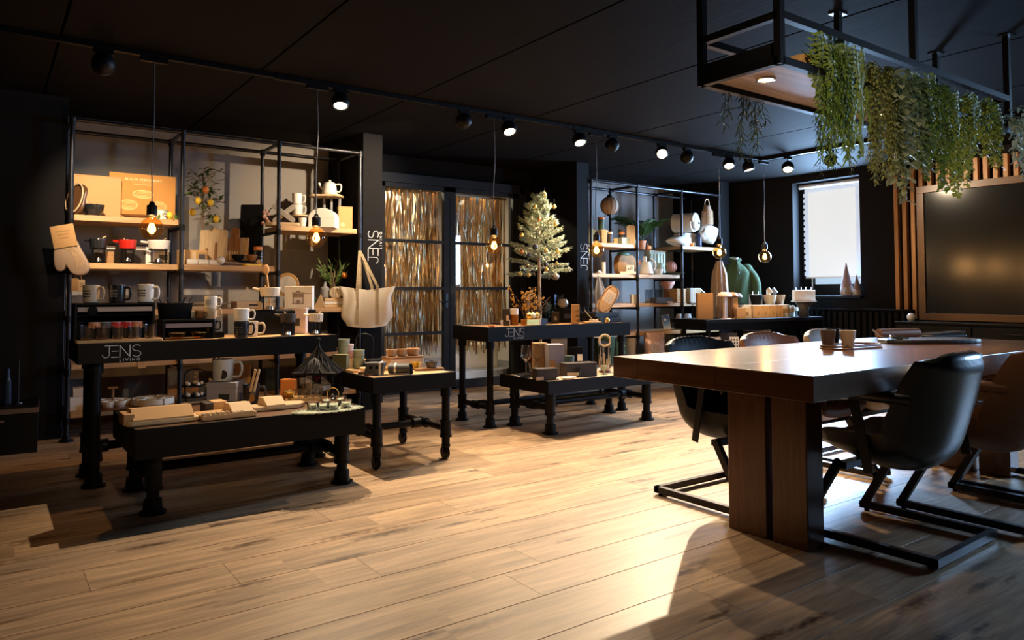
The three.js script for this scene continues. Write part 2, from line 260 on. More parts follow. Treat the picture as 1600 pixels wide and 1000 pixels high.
fringe('gold foil fringe curtain behind the right glass door beside the tree', 4.35, 5.26, 0.4, 2.26, 300, x => 0.25 + 0.25 * Math.sin(x * 40));

// ---------- windows with roller blinds ----------
function win(n, z0, z1, seen) {
  const w = structG('window_' + n), [y0, y1] = WY, zc = (z0 + z1) / 2, x = XR + 0.26, fr = m.black, W = z1 - z0;
  M(w, 'window_frame', mg(bx(0.07, y1 - y0, 0.07, x, y0, z0 + 0.035), bx(0.07, y1 - y0, 0.07, x, y0, z1 - 0.035), bx(0.07, 0.08, W, x, y0, zc), bx(0.07, 0.07, W, x, y1 - 0.07, zc), bx(0.05, 0.06, W - 0.14, x, y0 + 0.08, zc), bx(0.05, y1 - y0 - 0.2, 0.06, x, y0 + 0.1, z0 + 0.1), bx(0.05, y1 - y0 - 0.2, 0.06, x, y0 + 0.1, z1 - 0.1)), fr);
  M(w, 'glass', bx(0.008, y1 - y0 - 0.15, W - 0.16, x, y0 + 0.08, zc), m.pane);
  M(w, 'window_sill', bx(0.36, 0.03, W + 0.06, XR + 0.1, y0 - 0.032, zc, 0.004), m.black);
  const b = T('window_blind', seen ? 'glowing pale roller blind drawn down over the window' : 'pale roller blind over the second window beside the table', 'blind', XR + 0.15, 0, zc);
  const lit = std([0.2, 0.2, 0.2], 0.9); lit.emissive = new THREE.Color().setRGB(0.74, 0.75, 0.75); lit.emissiveIntensity = 1.0;
  const lit2 = std([0.7, 0.78, 0.88], 0.9, 0); lit2.emissive = new THREE.Color().setRGB(0.34, 0.44, 0.56); lit2.emissiveIntensity = 0.9;
  M(b, 'blind_roller', tr(rt(cy(0.03, 0.03, W - 0.02, 0, 0, 0), Math.PI / 2), 0, y1 - 0.045, -(W - 0.02) / 2), m.white);
  const yb = y0 + 0.235, hb = y1 - 0.12 - yb;
  M(b, 'blind_cloth', bx(0.003, hb, W - 0.26, 0.0, yb, 0.0), lit);
  M(b, 'blind_border', mg(bx(0.003, 0.09, W - 0.16, 0.0, y1 - 0.12, 0), ...[-1, 1].map(s => bx(0.003, hb, 0.05, 0, yb, s * (W - 0.21) / 2))), lit2);
  const bands = []; for (let k = 0; k < 15; k++) for (const s of [-1, 1]) bands.push(bx(0.004, 0.045, 0.035, 0.03, yb + 0.02 + k * hb / 15, s * (W / 2 - 0.06)));
  M(b, 'blind_band', mg(bands), lit2);
  M(b, 'bottom_rail', bx(0.015, 0.02, W - 0.16, 0, yb - 0.02, 0, 0.003), m.white);
  M(b, 'pull_cord', bx(0.006, 0.14, 0.012, 0, yb - 0.15, -(W / 2 - 0.17)), m.white);
  const l = new THREE.RectAreaLight(new THREE.Color().setRGB(...DAYC), DAY * (seen ? 1.9 : 1.0), W - 0.2, hb); l.position.set(XR + 0.14, yb + hb / 2, zc); l.lookAt(0, yb + hb / 2, zc); scene.add(l);
}
win(1, W1[0], W1[1], true); win(2, W2[0], W2[1], false);
{ // radiator under the window
  const rm = m.blackmatt, r = T('radiator', 'dark ribbed panel radiator under the window', 'radiator', XR - 0.09, 0.18, -4.75);
  M(r, 'top_grille', bx(0.1, 0.02, 1.5, 0, 0.7, 0, 0.003), rm); M(r, 'back_panel', bx(0.04, 0.7, 1.5, 0.02, 0, 0), m.blackmatt);
  for (let k = 0; k < 20; k++) M(r, 'fin', bx(0.035, 0.68, 0.05, -0.02, 0.01, -0.71 + k * 0.0748, 0.012), rm);
}

// ---------- track lights ----------
{
  const t = T('light_track', 'black ceiling track running along the room above the displays', 'track', 0, 0, 0);
  M(t, 'rail', bx(7.5, 0.035, 0.036, 3.39, H - 0.036, -5.0, 0.004), m.black);
  M(t, 'corner_joint', bx(0.12, 0.038, 0.12, 7.1, H - 0.039, -5.0, 0.004), m.black);
  M(t, 'cross_rail', bx(0.036, 0.035, 4.4, 7.1, H - 0.036, -2.84, 0.004), m.black);
  for (const x of [-0.2, 1.7, 3.0, 4.4, 5.9]) M(t, 'coupler', bx(0.22, 0.04, 0.044, x, H - 0.042, -5.0, 0.004), m.black);
}
function lens(on) { const e = std([1, 0.9, 0.75], 0.4); e.emissive = new THREE.Color().setRGB(1, 0.86, 0.62); e.emissiveIntensity = on; return e; }
const lensOn = lens(6);
function spot(label, x, z, aim, k = 1, cone = 34, group, y = 2.5, pen = 0.6) {
  const o = T('track_spotlight', label, 'spotlight', x, 0, z, 0, group);
  const dir = V(aim[0] - x, aim[1] - y, aim[2] - z).normalize(), q = new THREE.Quaternion().setFromUnitVectors(V(0, -1, 0), dir);
  M(o, 'adapter', bx(0.11, 0.03, 0.034, 0, H - 0.066, 0, 0.004), m.black);
  M(o, 'stem', rod([0, H - 0.06, 0], [0, y + 0.02, 0], 0.008), m.black);
  const hd = lathe([[0, 0.06], [0.03, 0.057], [0.055, 0.035], [0.066, 0], [0.064, -0.03], [0.057, -0.05], [0.052, -0.05], [0.05, -0.03], [0, -0.03]]).applyQuaternion(q).translate(0, y, 0);
  const head = M(o, 'head', hd, m.black);
  M(head, 'lens', cy(0.048, 0.048, 0.006, 0, -0.04, 0, 24).applyQuaternion(q).translate(0, y, 0), lensOn);
  const s = new THREE.SpotLight(new THREE.Color().setRGB(...WARM), SPOT * k, 0, cone * D2R, pen, 2); s.position.set(x, y, z).addScaledVector(dir, 0.06); s.target.position.set(...aim); s.castShadow = true; s.shadow.radius = 0.8; scene.add(s, s.target);
}
spot('black track spotlight turned to the left shelves, leftmost on the track', 0.55, -5.0, [0.9, 1.62, -6.7], 0.62, 24);
spot('bright track spotlight above the left shelves', 2.07, -5.0, [1.65, 0, -4.0], 0.95, 40, undefined, 2.5, 1);
spot('dark track spotlight turned away, before the glass doors', 3.13, -5.0, [2.85, 1.75, -7.0], 0.8, 34);
spot('bright track spotlight beside the third hanging bulb', 3.578, -5.0, [3.3, 0.2, -3.7], 0.85, 42, undefined, 2.5, 1);
spot('small bright track spotlight left of the fourth hanging bulb', 4.37, -5.0, [4.0, 0.2, -3.8], 0.7, 42);
spot('dark track spotlight just right of the fourth hanging bulb cord', 4.786, -5.0, [4.5, 1.55, -5.8], 1.1, 24);
spot('brightest track spotlight facing the viewpoint, over the right shelves', 5.462, -5.0, [3.2, 0.4, -2.5], 1.7, 35, undefined, 2.5, 0.8);
spot('dark track spotlight turned to the right shelves', 5.845, -5.0, [6.2, 1.3, -6.6], 0.55, 20);
spot('bright track spotlight left of the pair near the track corner', 6.519, -5.0, [5.6, 0.7, -4.2], 0.6, 40);
spot('bright track spotlight right of the pair near the track corner', 6.855, -5.0, [6.9, 0.9, -4.6], 0.6, 40);
spot('track spotlight before the window, nearer the corner', 7.1, -4.667, [6.0, 0.8, -3.9], 0.5, 40, undefined, 2.47);
spot('track spotlight before the window, behind the dark trailing leaves', 7.1, -4.174, [8.3, 1.7, -3.0], 0.4, 42, undefined, 2.47);

{ // a second short track nearer the viewpoint
  const t = T('light_track', 'short second ceiling track above the near side of the room', 'track', 0, 0, 0); M(t, 'rail', bx(3.2, 0.035, 0.036, 1.4, H - 0.036, -0.1, 0.004), m.black);
}
spot('spotlight on the short second track turned to the hanging plants', 1.3, -0.1, [3.7, 1.75, -1.85], 0.42, 24, undefined, 2.5, 0.8);
spot('spotlight on the short second track turned to the mug table', 0.5, -0.1, [1.35, 0.75, -5.2], 0.5, 17, undefined, 2.5, 0.9);
// ---------- hanging bulbs ----------
function pendant(label, x, yb) {
  const o = T('pendant_bulb', label, 'pendant light', x, 0, -5.0);
  M(o, 'ceiling_cup', bx(0.16, 0.03, 0.034, 0, H - 0.066, 0, 0.004), m.black);
  const k = rnd(0.004, 0.012); M(o, 'cord', tube([[0, H - 0.05, 0], [k, 2.2, 0], [-k, 1.95, 0.004], [0, yb + 0.15, 0]], 0.0035, 20, 6), m.darkgrey);
  M(o, 'socket', mg(cy(0.012, 0.018, 0.02, 0, yb + 0.15), lathe([[0.018, 0.15], [0.03, 0.145], [0.031, 0.09], [0.028, 0.08], [0, 0.08]]).translate(0, yb, 0)), m.black);
  const pts = [[0.018, 0.085], [0.022, 0.075]]; for (let a = 70; a >= -90; a -= 10) pts.push([Math.max(0.0005, 0.07 * Math.cos(a * D2R)), 0.07 * Math.sin(a * D2R)]);
  M(o, 'glass_globe', lathe(pts, 28).translate(0, yb, 0), m.amberglass);
  M(o, 'screw_collar', cy(0.02, 0.02, 0.022, 0, yb + 0.072, 0), m.steel);
  const f = []; for (let i = 0; i < 4; i++) { const a = i * Math.PI / 2 + 0.5; f.push(tube([[0.008 * Math.cos(a), 0.035, 0.008 * Math.sin(a)], [0.022 * Math.cos(a), -0.012, 0.022 * Math.sin(a)], [0.008 * Math.cos(a + 1.3), -0.03, 0.008 * Math.sin(a + 1.3)]], 0.0042, 8, 5)); }
  const e = std([1, 0.8, 0.4], 0.5); e.emissive = new THREE.Color().setRGB(1, 0.6, 0.22); e.emissiveIntensity = 7;
  M(o, 'filament', mg(f, sp(0.006, 0, 0.03, 0), sp(0.006, 0, -0.02, 0)).translate(0, yb, 0), e);
  const l = new THREE.PointLight(new THREE.Color().setRGB(...BULBC), BULB, 0, 2); l.position.set(x, yb + 0.001, -5.0); l.castShadow = true; l.shadow.radius = 1; scene.add(l);
}
pendant('glowing globe bulb hanging before the left shelves, beside the oven mitt shelf', 0.832, 1.505);
pendant('glowing globe bulb hanging before the teapot shelf', 1.894, 1.492);
pendant('glowing globe bulb hanging before the right glass door', 3.425, 1.492);
pendant('glowing globe bulb hanging at the left end of the right shelves', 4.573, 1.49);
pendant('glowing globe bulb hanging at the right end of the right shelves', 6.338, 1.525);
pendant('glowing globe bulb hanging between the green sweater and the window', 7.134, 1.5);

// ---------- pipe shelving ----------
function pipeUnit(label, xs, boards) {
  const zf = -6.38, zb = -6.86, top = 2.42, r = 0.017;
  const o = T('pipe_shelving_unit', label, 'shelving', xs[0], 0, 0), X = xs.map(x => x - xs[0]);
  for (const x of X) for (const z of [zf, zb]) {
    const p = M(o, 'post', rod([x, 0.01, z], [x, top, z], r, 12), m.metal);
    M(p, 'foot_flange', mg(cy(0.05, 0.05, 0.01, x, 0, z), cy(0.026, 0.03, 0.035, x, 0.01, z)), m.black);
    M(p, 'pipe_fitting', mg(cy(0.023, 0.023, 0.05, x, top - 0.035, z, 12), sp(0.024, x, top + 0.004, z, 10)), m.metal);
  }
  for (const z of [zf, zb]) M(o, 'top_rail', rod([X[0], top, z], [X[X.length - 1], top, z], r, 12), m.metal);
  for (const x of X) M(o, 'cross_rail', rod([x, top, zb], [x, top, zf], r, 12), m.metal);
  const seen = new Set();
  for (const [a, b, h] of boards) {
    M(o, 'shelf_board', wd(bx(X[b] - X[a] - 0.045, 0.045, 0.46, (X[a] + X[b]) / 2, h - 0.045, -6.62, 0.004)), m.oak);
    for (const i of [a, b]) { const k = i + '_' + h; if (seen.has(k)) continue; seen.add(k); M(o, 'shelf_bracket', mg(rod([X[i], h - 0.062, zb], [X[i], h - 0.062, zf], 0.014, 8), cy(0.022, 0.022, 0.05, X[i], h - 0.087, zf, 10)), m.black); }
  }
}
pipeUnit('tall black pipe shelving with oak boards along the left wall, holding boards and fondue pots', [0.507, 1.285, 2.074, 2.84], [[0, 1, 1.7], [2, 3, 1.7], [0, 1, 1.335], [1, 2, 1.335], [0, 1, 0.97], [1, 2, 0.97], [2, 3, 0.97], [0, 1, 0.57], [1, 2, 0.57], [2, 3, 0.57], [0, 1, 0.21], [1, 2, 0.21], [2, 3, 0.21]]);
pipeUnit('tall black pipe shelving with oak boards behind the tree, holding towels and pillows', [5.75, 6.515, 7.33, 8.095], [[0, 1, 1.69], [2, 3, 1.705], [0, 1, 1.325], [1, 2, 1.325], [0, 1, 0.965], [1, 2, 0.965], [2, 3, 0.965], [0, 1, 0.61], [1, 2, 0.61], [2, 3, 0.61], [0, 1, 0.24], [1, 2, 0.24], [2, 3, 0.24]]);

// ---------- black display tables on pipe legs ----------
function displayTable(label, x0, x1, z0, z1, h, ap, sy, o = {}) {
  const xc = (x0 + x1) / 2, zc = (z0 + z1) / 2, W = x1 - x0, Dp = z1 - z0, t = T('display_table', label, 'table', xc, 0, zc, o.ry || 0);
  M(t, 'top_panel', wd(bx(W - 0.03, 0.03, Dp - 0.03, 0, h - 0.033, 0)), o.top || m.oak);
  M(t, 'apron', mg(bx(W, ap, 0.018, 0, h - ap, Dp / 2 - 0.009, 0.002), bx(W, ap, 0.018, 0, h - ap, -Dp / 2 + 0.009, 0.002), bx(0.018, ap, Dp - 0.036, -W / 2 + 0.009, h - ap, 0, 0.002), bx(0.018, ap, Dp - 0.036, W / 2 - 0.009, h - ap, 0, 0.002)), m.black);
  const ins = o.inset ?? 0.08, R = o.r ?? 0.03, L = W / 2 - ins, Z = Dp / 2 - ins, y0 = o.caster ? 0.09 : 0;
  for (const sx of [-1, 1]) for (const sz of [-1, 1]) {
    const x = sx * L, z = sz * Z;
    const g = M(t, 'leg', cy(R, R, h - ap - y0, x, y0, z, 18), m.black);
    M(g, 'pipe_collar', cy(R * 1.35, R * 1.35, 0.06, x, h - ap - 0.06, z), m.black); M(g, 'pipe_tee', mg(cy(R * 1.35, R * 1.35, 0.1, x, sy - 0.05, z), cy(R * 1.5, R * 1.5, 0.015, x, sy - 0.055, z), cy(R * 1.5, R * 1.5, 0.015, x, sy + 0.045, z)), m.black);
    if (o.caster) { const c = M(g, 'caster', mg(rt(cy(0.042, 0.042, 0.026, 0, -0.013, 0, 20), 0, 0, Math.PI / 2).translate(x, 0.042, z - 0.01), bx(0.04, 0.012, 0.05, x, 0.084, z), bx(0.005, 0.05, 0.03, x - 0.018, 0.04, z - 0.005), bx(0.005, 0.05, 0.03, x + 0.018, 0.04, z - 0.005), cy(R, R, 0.03, x, 0.075, z)), m.black); M; }
    else M(g, 'foot_flange', mg(cy(R * 1.4, R * 1.55, 0.06, x, 0.012, z), cy(R * 2.1, R * 2.1, 0.012, x, 0, z, 24)), m.black);
  }
  for (const sx of [-1, 1]) M(t, 'side_stretcher', mg(rod([sx * L, sy, -Z], [sx * L, sy, Z], R * 0.85, 14), rt(cy(R * 1.25, R * 1.25, 0.09, 0, -0.045, 0), Math.PI / 2).translate(sx * L, sy, 0)), m.black);
  M(t, 'long_stretcher', mg(rod([-L, sy, 0], [L, sy, 0], R * 0.85, 14), ...[-1, 1].map(s => rt(cy(R * 1.25, R * 1.25, 0.06, 0, -0.03, 0), 0, 0, Math.PI / 2).translate(s * (L - 0.06), sy, 0))), m.black);
  if (o.logo) M(t, 'logo', tr(logo(0.067), -W / 2 + o.logo, h - 0.083, Dp / 2 + 0.002), m.sign, 'pale shop lettering');
  return t;
}
displayTable('long black table of mugs and glasses with pale lettering before the left shelves', 0.42, 1.93, -5.22, -4.7, 0.82, 0.115, 0.2, { logo: 0.12, inset: 0.1 });
displayTable('low black bench of serving boards in front of the mug table', 0.6, 1.8, -4.7, -3.95, 0.44, 0.15, 0.17, { inset: 0.1, top: m.walnut });
displayTable('small black table on casters holding wooden bowls and cups', 1.95, 2.55, -4.88, -4.17, 0.575, 0.1, 0.2, { caster: true, inset: 0.05, r: 0.027 });
displayTable('long black table with pale lettering standing before the Christmas tree', 3.31, 4.92, -5.47, -4.92, 0.82, 0.12, 0.16, { logo: 0.17, inset: 0.06, r: 0.027 });
displayTable('low black bench of wine glasses and dark boxes in front of the tree table', 3.5, 4.75, -5.03, -4.38, 0.42, 0.1, 0.2, { inset: 0.09, top: m.pale });
{ // table with candles, before the window
  const t = T('candle_table', 'black table of kraft boxes, lamps and candles between the right shelves and window', 'table', 7.33, 0, -5.36, -0.1);
  M(t, 'tabletop', bx(1.95, 0.04, 0.55, 0, 0.76, 0, 0.003), m.black); M(t, 'apron', bx(1.9, 0.08, 0.5, 0, 0.68, 0, 0.003), m.black);
  M(t, 'lower_shelf', bx(1.85, 0.03, 0.48, 0, 0.4, 0, 0.003), m.black);
  for (const sx of [-1, 1]) for (const sz of [-1, 1]) { const g = M(t, 'leg', cy(0.027, 0.027, 0.6, sx * 0.86, 0.085, sz * 0.19), m.black); M(g, 'caster', mg(rt(cy(0.045, 0.045, 0.03, 0, -0.015, 0, 20), 0, 0, Math.PI / 2).translate(sx * 0.86, 0.045, sz * 0.19), cy(0.034, 0.034, 0.03, sx * 0.86, 0.07, sz * 0.19)), m.black); }
}

// ---------- dining table ----------
{
  const X0 = 2.52, X1 = 5.4, Z0 = -2.64, Z1 = -1.565, t = T('dining_table', 'massive dark timber dining table with paired board legs', 'table', (X0 + X1) / 2, 0, (Z0 + Z1) / 2);
  const W = X1 - X0, Dp = Z1 - Z0, ws = [0.165, 0.455, 0.455]; let z = -Dp / 2;
  ws.forEach((w, i) => { const y = 0.785, e = 0; M(t, 'top_plank', wd(bx(W + e, 0.1, w - 0.0008, 0, y - 0.1, z + w / 2, 0.002)), m.table); z += w; });
  for (const s of [-1, 1]) {
    const x = s === -1 ? 2.9 - (X0 + X1) / 2 : W / 2 - 0.42;
    for (const [a, b] of [[-2.205, -2.0], [-1.97, -1.8]]) M(t, 'leg_board', wd(bx(0.125, 0.685, b - a, x, 0, (a + b) / 2 - (Z0 + Z1) / 2, 0.005), 1), m.table);
    M(t, 'foot_brace', wd(bx(0.05, 0.07, 0.5, x + (s < 0 ? 0.04 : -0.04), 0.615, -2.0 - (Z0 + Z1) / 2)), m.table);
  }
}

// ---------- leather bucket chairs on flat sled frames ----------
const sm = (a, b, x) => { x = Math.min(1, Math.max(0, (x - a) / (b - a))); return x * x * (3 - 2 * x); };
function lerpT(tab, s) { for (let i = 0; i + 1 < tab.length; i++) if (s <= tab[i + 1][0]) { const a = tab[i], b = tab[i + 1], k = (s - a[0]) / (b[0] - a[0]); return a.slice(1).map((v, j) => v + (b[j + 1] - v) * k); } return tab[tab.length - 1].slice(1); }
const seatPath = new THREE.CatmullRomCurve3([[0, 0.44, 0.26], [0, 0.455, 0.18], [0, 0.44, 0.06], [0, 0.425, -0.06], [0, 0.445, -0.135], [0, 0.54, -0.185], [0, 0.67, -0.232], [0, 0.78, -0.272], [0, 0.85, -0.3]].map(a => V(...a)), false, 'centripetal');
function shellGeo() {
  const NU = 26, NV = 44, P = [], I = [], U = [];
  const tab = [[0, 0.235, 0.03, 0.05], [0.1, 0.262, 0.05, 0.09], [0.3, 0.275, 0.08, 0.11], [0.45, 0.282, 0.1, 0.11], [0.6, 0.288, 0.11, 0.1], [0.8, 0.29, 0.1, 0.085], [0.93, 0.275, 0.08, 0.07], [1, 0.225, 0.05, 0.035]];
  for (const side of [0, 1]) for (let j = 0; j <= NV; j++) {
    const s = j / NV, c = seatPath.getPointAt(s), d = seatPath.getTangentAt(s), n = V(0, -d.z, d.y).multiplyScalar(1); // towards the sitter
    const [w, curl, th] = lerpT(tab, s);
    for (let i = 0; i <= NU; i++) {
      const t = -1 + 2 * i / NU, at = Math.abs(t);
      let off = curl * Math.pow(at, 2.4) - 0.02 * Math.pow(at, 8);
      if (side === 0) off += 0.011 * Math.abs(Math.sin(t * 6.5 * Math.PI)) * sm(0.02, 0.08, s) * (1 - sm(0.94, 1, s)) * (1 - Math.pow(at, 6));
      else off -= th * Math.sqrt(Math.max(0, 1 - Math.pow(at, 5)));
      const drop = s > 0.93 ? (s - 0.93) / 0.07 * 0.05 * Math.pow(at, 3) : 0;
      P.push(t * w, c.y + n.y * off - drop, c.z + n.z * off); U.push(i / NU * 0.6, s * 1.1);
    }
  }
  const R = NU + 1, S = R * (NV + 1), q = (a, b, c, d) => I.push(a, b, d, a, d, c);
  for (let j = 0; j < NV; j++) for (let i = 0; i < NU; i++) { const a = j * R + i; q(a, a + 1, a + R, a + R + 1); q(S + a + 1, S + a, S + a + R + 1, S + a + R); }
  for (let j = 0; j < NV; j++) { const a = j * R; q(S + a, a, S + a + R, a + R); const b = a + NU; q(b, S + b, b + R, S + b + R); }
  for (let i = 0; i < NU; i++) { q(i + 1, i, S + i + 1, S + i); const a = NV * R + i; q(a, a + 1, S + a, S + a + 1); }
  const g = new THREE.BufferGeometry(); g.setAttribute('position', new THREE.Float32BufferAttribute(P, 3)); g.setAttribute('uv', new THREE.Float32BufferAttribute(U, 2)); g.setIndex(I); g.computeVertexNormals(); return g;
}
const shell = shellGeo();
function chair(label, mat, x, z, ry) {
  const o = T('dining_chair', label, 'chair', x, 0, z, ry);
  M(o, 'bucket_shell', shell, mat);
  M(o, 'piping', tube(Array.from({ length: 13 }, (_, i) => { const t = -1 + i / 6, a = Math.abs(t); return [t * 0.25, 0.835 - 0.05 * a ** 3, -0.3 + 0.07 * a ** 2.4]; }), 0.006, 24, 6), mat);
  for (const s of [-1, 1]) {
    M(o, 'armrest', tube([[s * 0.262, 0.655, -0.2], [s * 0.29, 0.66, -0.08], [s * 0.295, 0.66, 0.06], [s * 0.288, 0.645, 0.14], [s * 0.28, 0.6, 0.165]], 0.026, 18, 10), mat);
    M(o, 'arm_support', bar([s * 0.29, 0.645, 0.03], [s * 0.285, 0.33, -0.03], 0.008, 0.04), m.metal);
    M(o, 'sled_runner', bar([s * 0.285, 0.03, 0.3], [s * 0.285, 0.03, -0.3], 0.03, 0.034), m.metal);
    M(o, 'upright', bar([s * 0.285, 0.02, 0.29], [s * 0.285, 0.36, 0.1], 0.03, 0.034), m.metal);
    for (const zz of [-0.27, 0.27]) M(o, 'glide', cy(0.012, 0.012, 0.014, s * 0.285, 0, zz, 10), m.blackmatt);
  }
  M(o, 'rear_runner', bx(0.6, 0.034, 0.03, 0, 0.013, -0.29), m.metal);
  M(o, 'seat_crossbar', bx(0.56, 0.03, 0.04, 0, 0.325, 0.09), m.metal);
  return o;
}
chair('black leather bucket chair on a sled frame, nearest the viewpoint, seen from behind', m.leather, 3.345, -1.69, Math.PI + 0.03);
chair('cognac brown leather bucket chair just behind the nearest black chair', m.cognac, 4.08, -1.6, Math.PI);
chair('black leather bucket chair third along the near side of the table', m.leather, 4.75, -1.62, Math.PI);
chair('black ribbed leather chair across the table at its far left', m.leatherdull, 3.275, -2.5, 0);
chair('cognac ribbed leather chair across the table behind the black one', m.cognac, 3.97, -2.53, 0);
chair('taupe leather chair across the table behind the two paper cups', m.taupeleather, 4.65, -2.53, 0);

// ---------- television wall ----------
{
  const t = T('slat_wall', 'vertical timber slats fixed to the black wall round the big screen', 'wall panel', 8.5, 0, 0);
  for (let i = 0, z = -4.19; z < -0.9; z += 0.0935, i++) {
    const low = z < -3.95, y0 = low && i === 0 ? 0.12 : low ? 0.8 : 2.27; M(t, 'slat', wd(bx(0.06, 2.52 - y0, 0.045, 0, y0, z, 0.003), 1), m.slat);
  }
  const s = T('television', 'large dark screen in a brown timber frame', 'television', 8.42, 0, -2.6);
  const w = 2.62, y0 = 0.79, y1 = 2.265, f = 0.075;
  M(s, 'frame_bar', wd(bx(0.11, f, w, 0, y1 - f, 0, 0.003), 2), m.tvwood); M(s, 'frame_bar', wd(bx(0.11, f, w, 0, y0, 0, 0.003), 2), m.tvwood);
  for (const k of [-1, 1]) M(s, 'frame_bar', wd(bx(0.11, y1 - y0 - 2 * f, f, 0, y0 + f, k * (w / 2 - f / 2), 0.003), 1), m.tvwood);
  M(s, 'back_case', bx(0.06, y1 - y0 - 0.1, w - 0.1, 0.01, y0 + 0.05, 0), m.blackmatt);
  M(s, 'screen', bx(0.012, y1 - y0 - 2 * f, w - 2 * f, -0.03, y0 + f, 0), std([0.008, 0.008, 0.008], 0.16));
  const c = T('sideboard', 'low black sideboard under the big screen', 'cabinet', 8.24, 0, -2.5);
  M(c, 'body', bx(0.38, 0.68, 3.0, 0, 0.08, 0, 0.004), m.blackmatt); M(c, 'top', bx(0.4, 0.02, 3.04, 0, 0.76, 0, 0.004), m.black); M(c, 'plinth', bx(0.32, 0.08, 2.9, 0, 0, 0), m.blackmatt);
  for (let k = 0; k < 4; k++) { const d = M(c, 'door', bx(0.018, 0.64, 0.73, -0.198, 0.1, -1.12 + k * 0.747, 0.002), m.black); M(d, 'handle', bx(0.02, 0.012, 0.16, -0.214, 0.68, -1.12 + k * 0.747), m.metal); }
  O('white_ball_ornament', 'small white ball beside the lower left corner of the screen', 'ornament', mg(sp(0.045, 0, 0.045, 0, 20), cy(0.015, 0.02, 0.008, 0, 0, 0)), m.white, 8.13, 0.78, -3.88);
}
{ // low cabinet at the far left
  const t = T('low_cabinet', 'low black cabinet at the far left edge of the room', 'cabinet', -0.25, 0, -6.33, -0.05);
  M(t, 'carcass', bx(1.15, 0.27, 0.45, 0, 0, 0, 0.004), m.black); M(t, 'top_edge', bx(1.16, 0.035, 0.46, 0, 0.275, 0, 0.003), std([0.12, 0.085, 0.07], 0.5)); M(t, 'top', bx(1.15, 0.012, 0.45, 0, 0.311, 0), m.black);
  M(t, 'handle_rail', mg(bx(0.2, 0.012, 0.03, 0.28, 0.225, 0.235), bx(0.012, 0.18, 0.012, 0.34, 0.05, 0.232)), std([0.16, 0.13, 0.12], 0.5));
  O('bottle_tube', 'dark blue tube standing on the low black cabinet', 'tube', mg(cy(0.02, 0.022, 0.16, 0, 0, 0), cy(0.012, 0.02, 0.03, 0, 0.16, 0), cy(0.008, 0.012, 0.06, 0, 0.19, 0)), std([0.02, 0.05, 0.13], 0.3), 0.14, 0.323, -6.28);
  O('rod_holder', 'slim grey upright rod standing on the low black cabinet', 'rod', mg(cy(0.007, 0.007, 0.3, 0, 0.012, 0), cy(0.028, 0.03, 0.012, 0, 0, 0)), m.metal, 0.2, 0.323, -6.25);
}

// ---------- builders of goods ----------
// each takes x, y (base), z, w, h first, as measured
function mug(x, y, z, w, h, label, mt, o = {}) {
  const t = T('mug', label, 'mug', x, y, z, o.ry ?? CR, o.group), r = w * (o.rk ?? 0.37), c = o.hd === 0 ? 0 : -w / 2 + r, b = (o.taper ?? 0.92) * r;
  M(t, 'cup', lathe([[0, 0], [b * 0.9, 0], [b, 0.006], [(b + r) / 2, h * 0.5], [r, h - 0.002], [r - 0.002, h], [r - 0.006, h - 0.003], [b - 0.006, 0.012], [0, 0.008]], 26).translate(c, 0, 0), mt);
  if (o.hd !== 0) M(t, 'handle', tube([[c + r * 0.95, h * 0.82, 0], [c + r + (w - 2 * r) * 0.75, h * 0.84, 0], [c + r + (w - 2 * r) * 0.97, h * 0.52, 0], [c + r + (w - 2 * r) * 0.65, h * 0.2, 0], [c + b * 0.97, h * 0.18, 0]], Math.min(0.008, h * 0.065), 16, 8), o.hm || mt);
  if (o.print) { // small printed lines curving round the cup
    const g = []; for (let k = 0; k < 3; k++) for (let j = 0; j < 4; j++) { const a = (-0.5 + j * 0.27 + (k % 2) * 0.06), R = (b + r) / 2 + 0.0015 + (1 - k) * (r - b) * 0.12; g.push(tr(rt(new THREE.BoxGeometry(R * (0.16 + 0.08 * ((j + k) % 2)), h * 0.075, 0.0012), 0, a), c + R * Math.sin(a), h * (0.66 - k * 0.15), R * Math.cos(a))); }
    M(t, 'print', mg(g), o.print);
  }
  if (o.dot) M(t, 'dot_motif', tr(rt(cy(h * 0.2, h * 0.2, 0.003, 0, -0.0015, 0, 20), Math.PI / 2), c + 0.35 * r, h * 0.32, Math.sqrt(1 - 0.1225) * (b + r) / 2 * 0.985), o.dot);
  return t;
}
function bowl(x, y, z, w, h, label, mt, o = {}) {
  const r = w / 2, f = o.foot ?? 0.5; const pts = o.straight ? [[0, 0], [r * 0.86, 0], [r * 0.93, 0.004], [r, h], [r - 0.006, h], [r * 0.88, 0.012], [0, 0.008]] : [[0, 0], [r * f, 0], [r * f * 1.05, 0.006], [r * 0.86, h * 0.5], [r, h - 0.002], [r - 0.004, h], [r * 0.82, h * 0.5], [r * f * 0.95, 0.014], [0, 0.01]];
  return O(o.name || 'bowl', label, 'bowl', lathe(pts, 26), mt, x, y, z, 0, o.group);
}
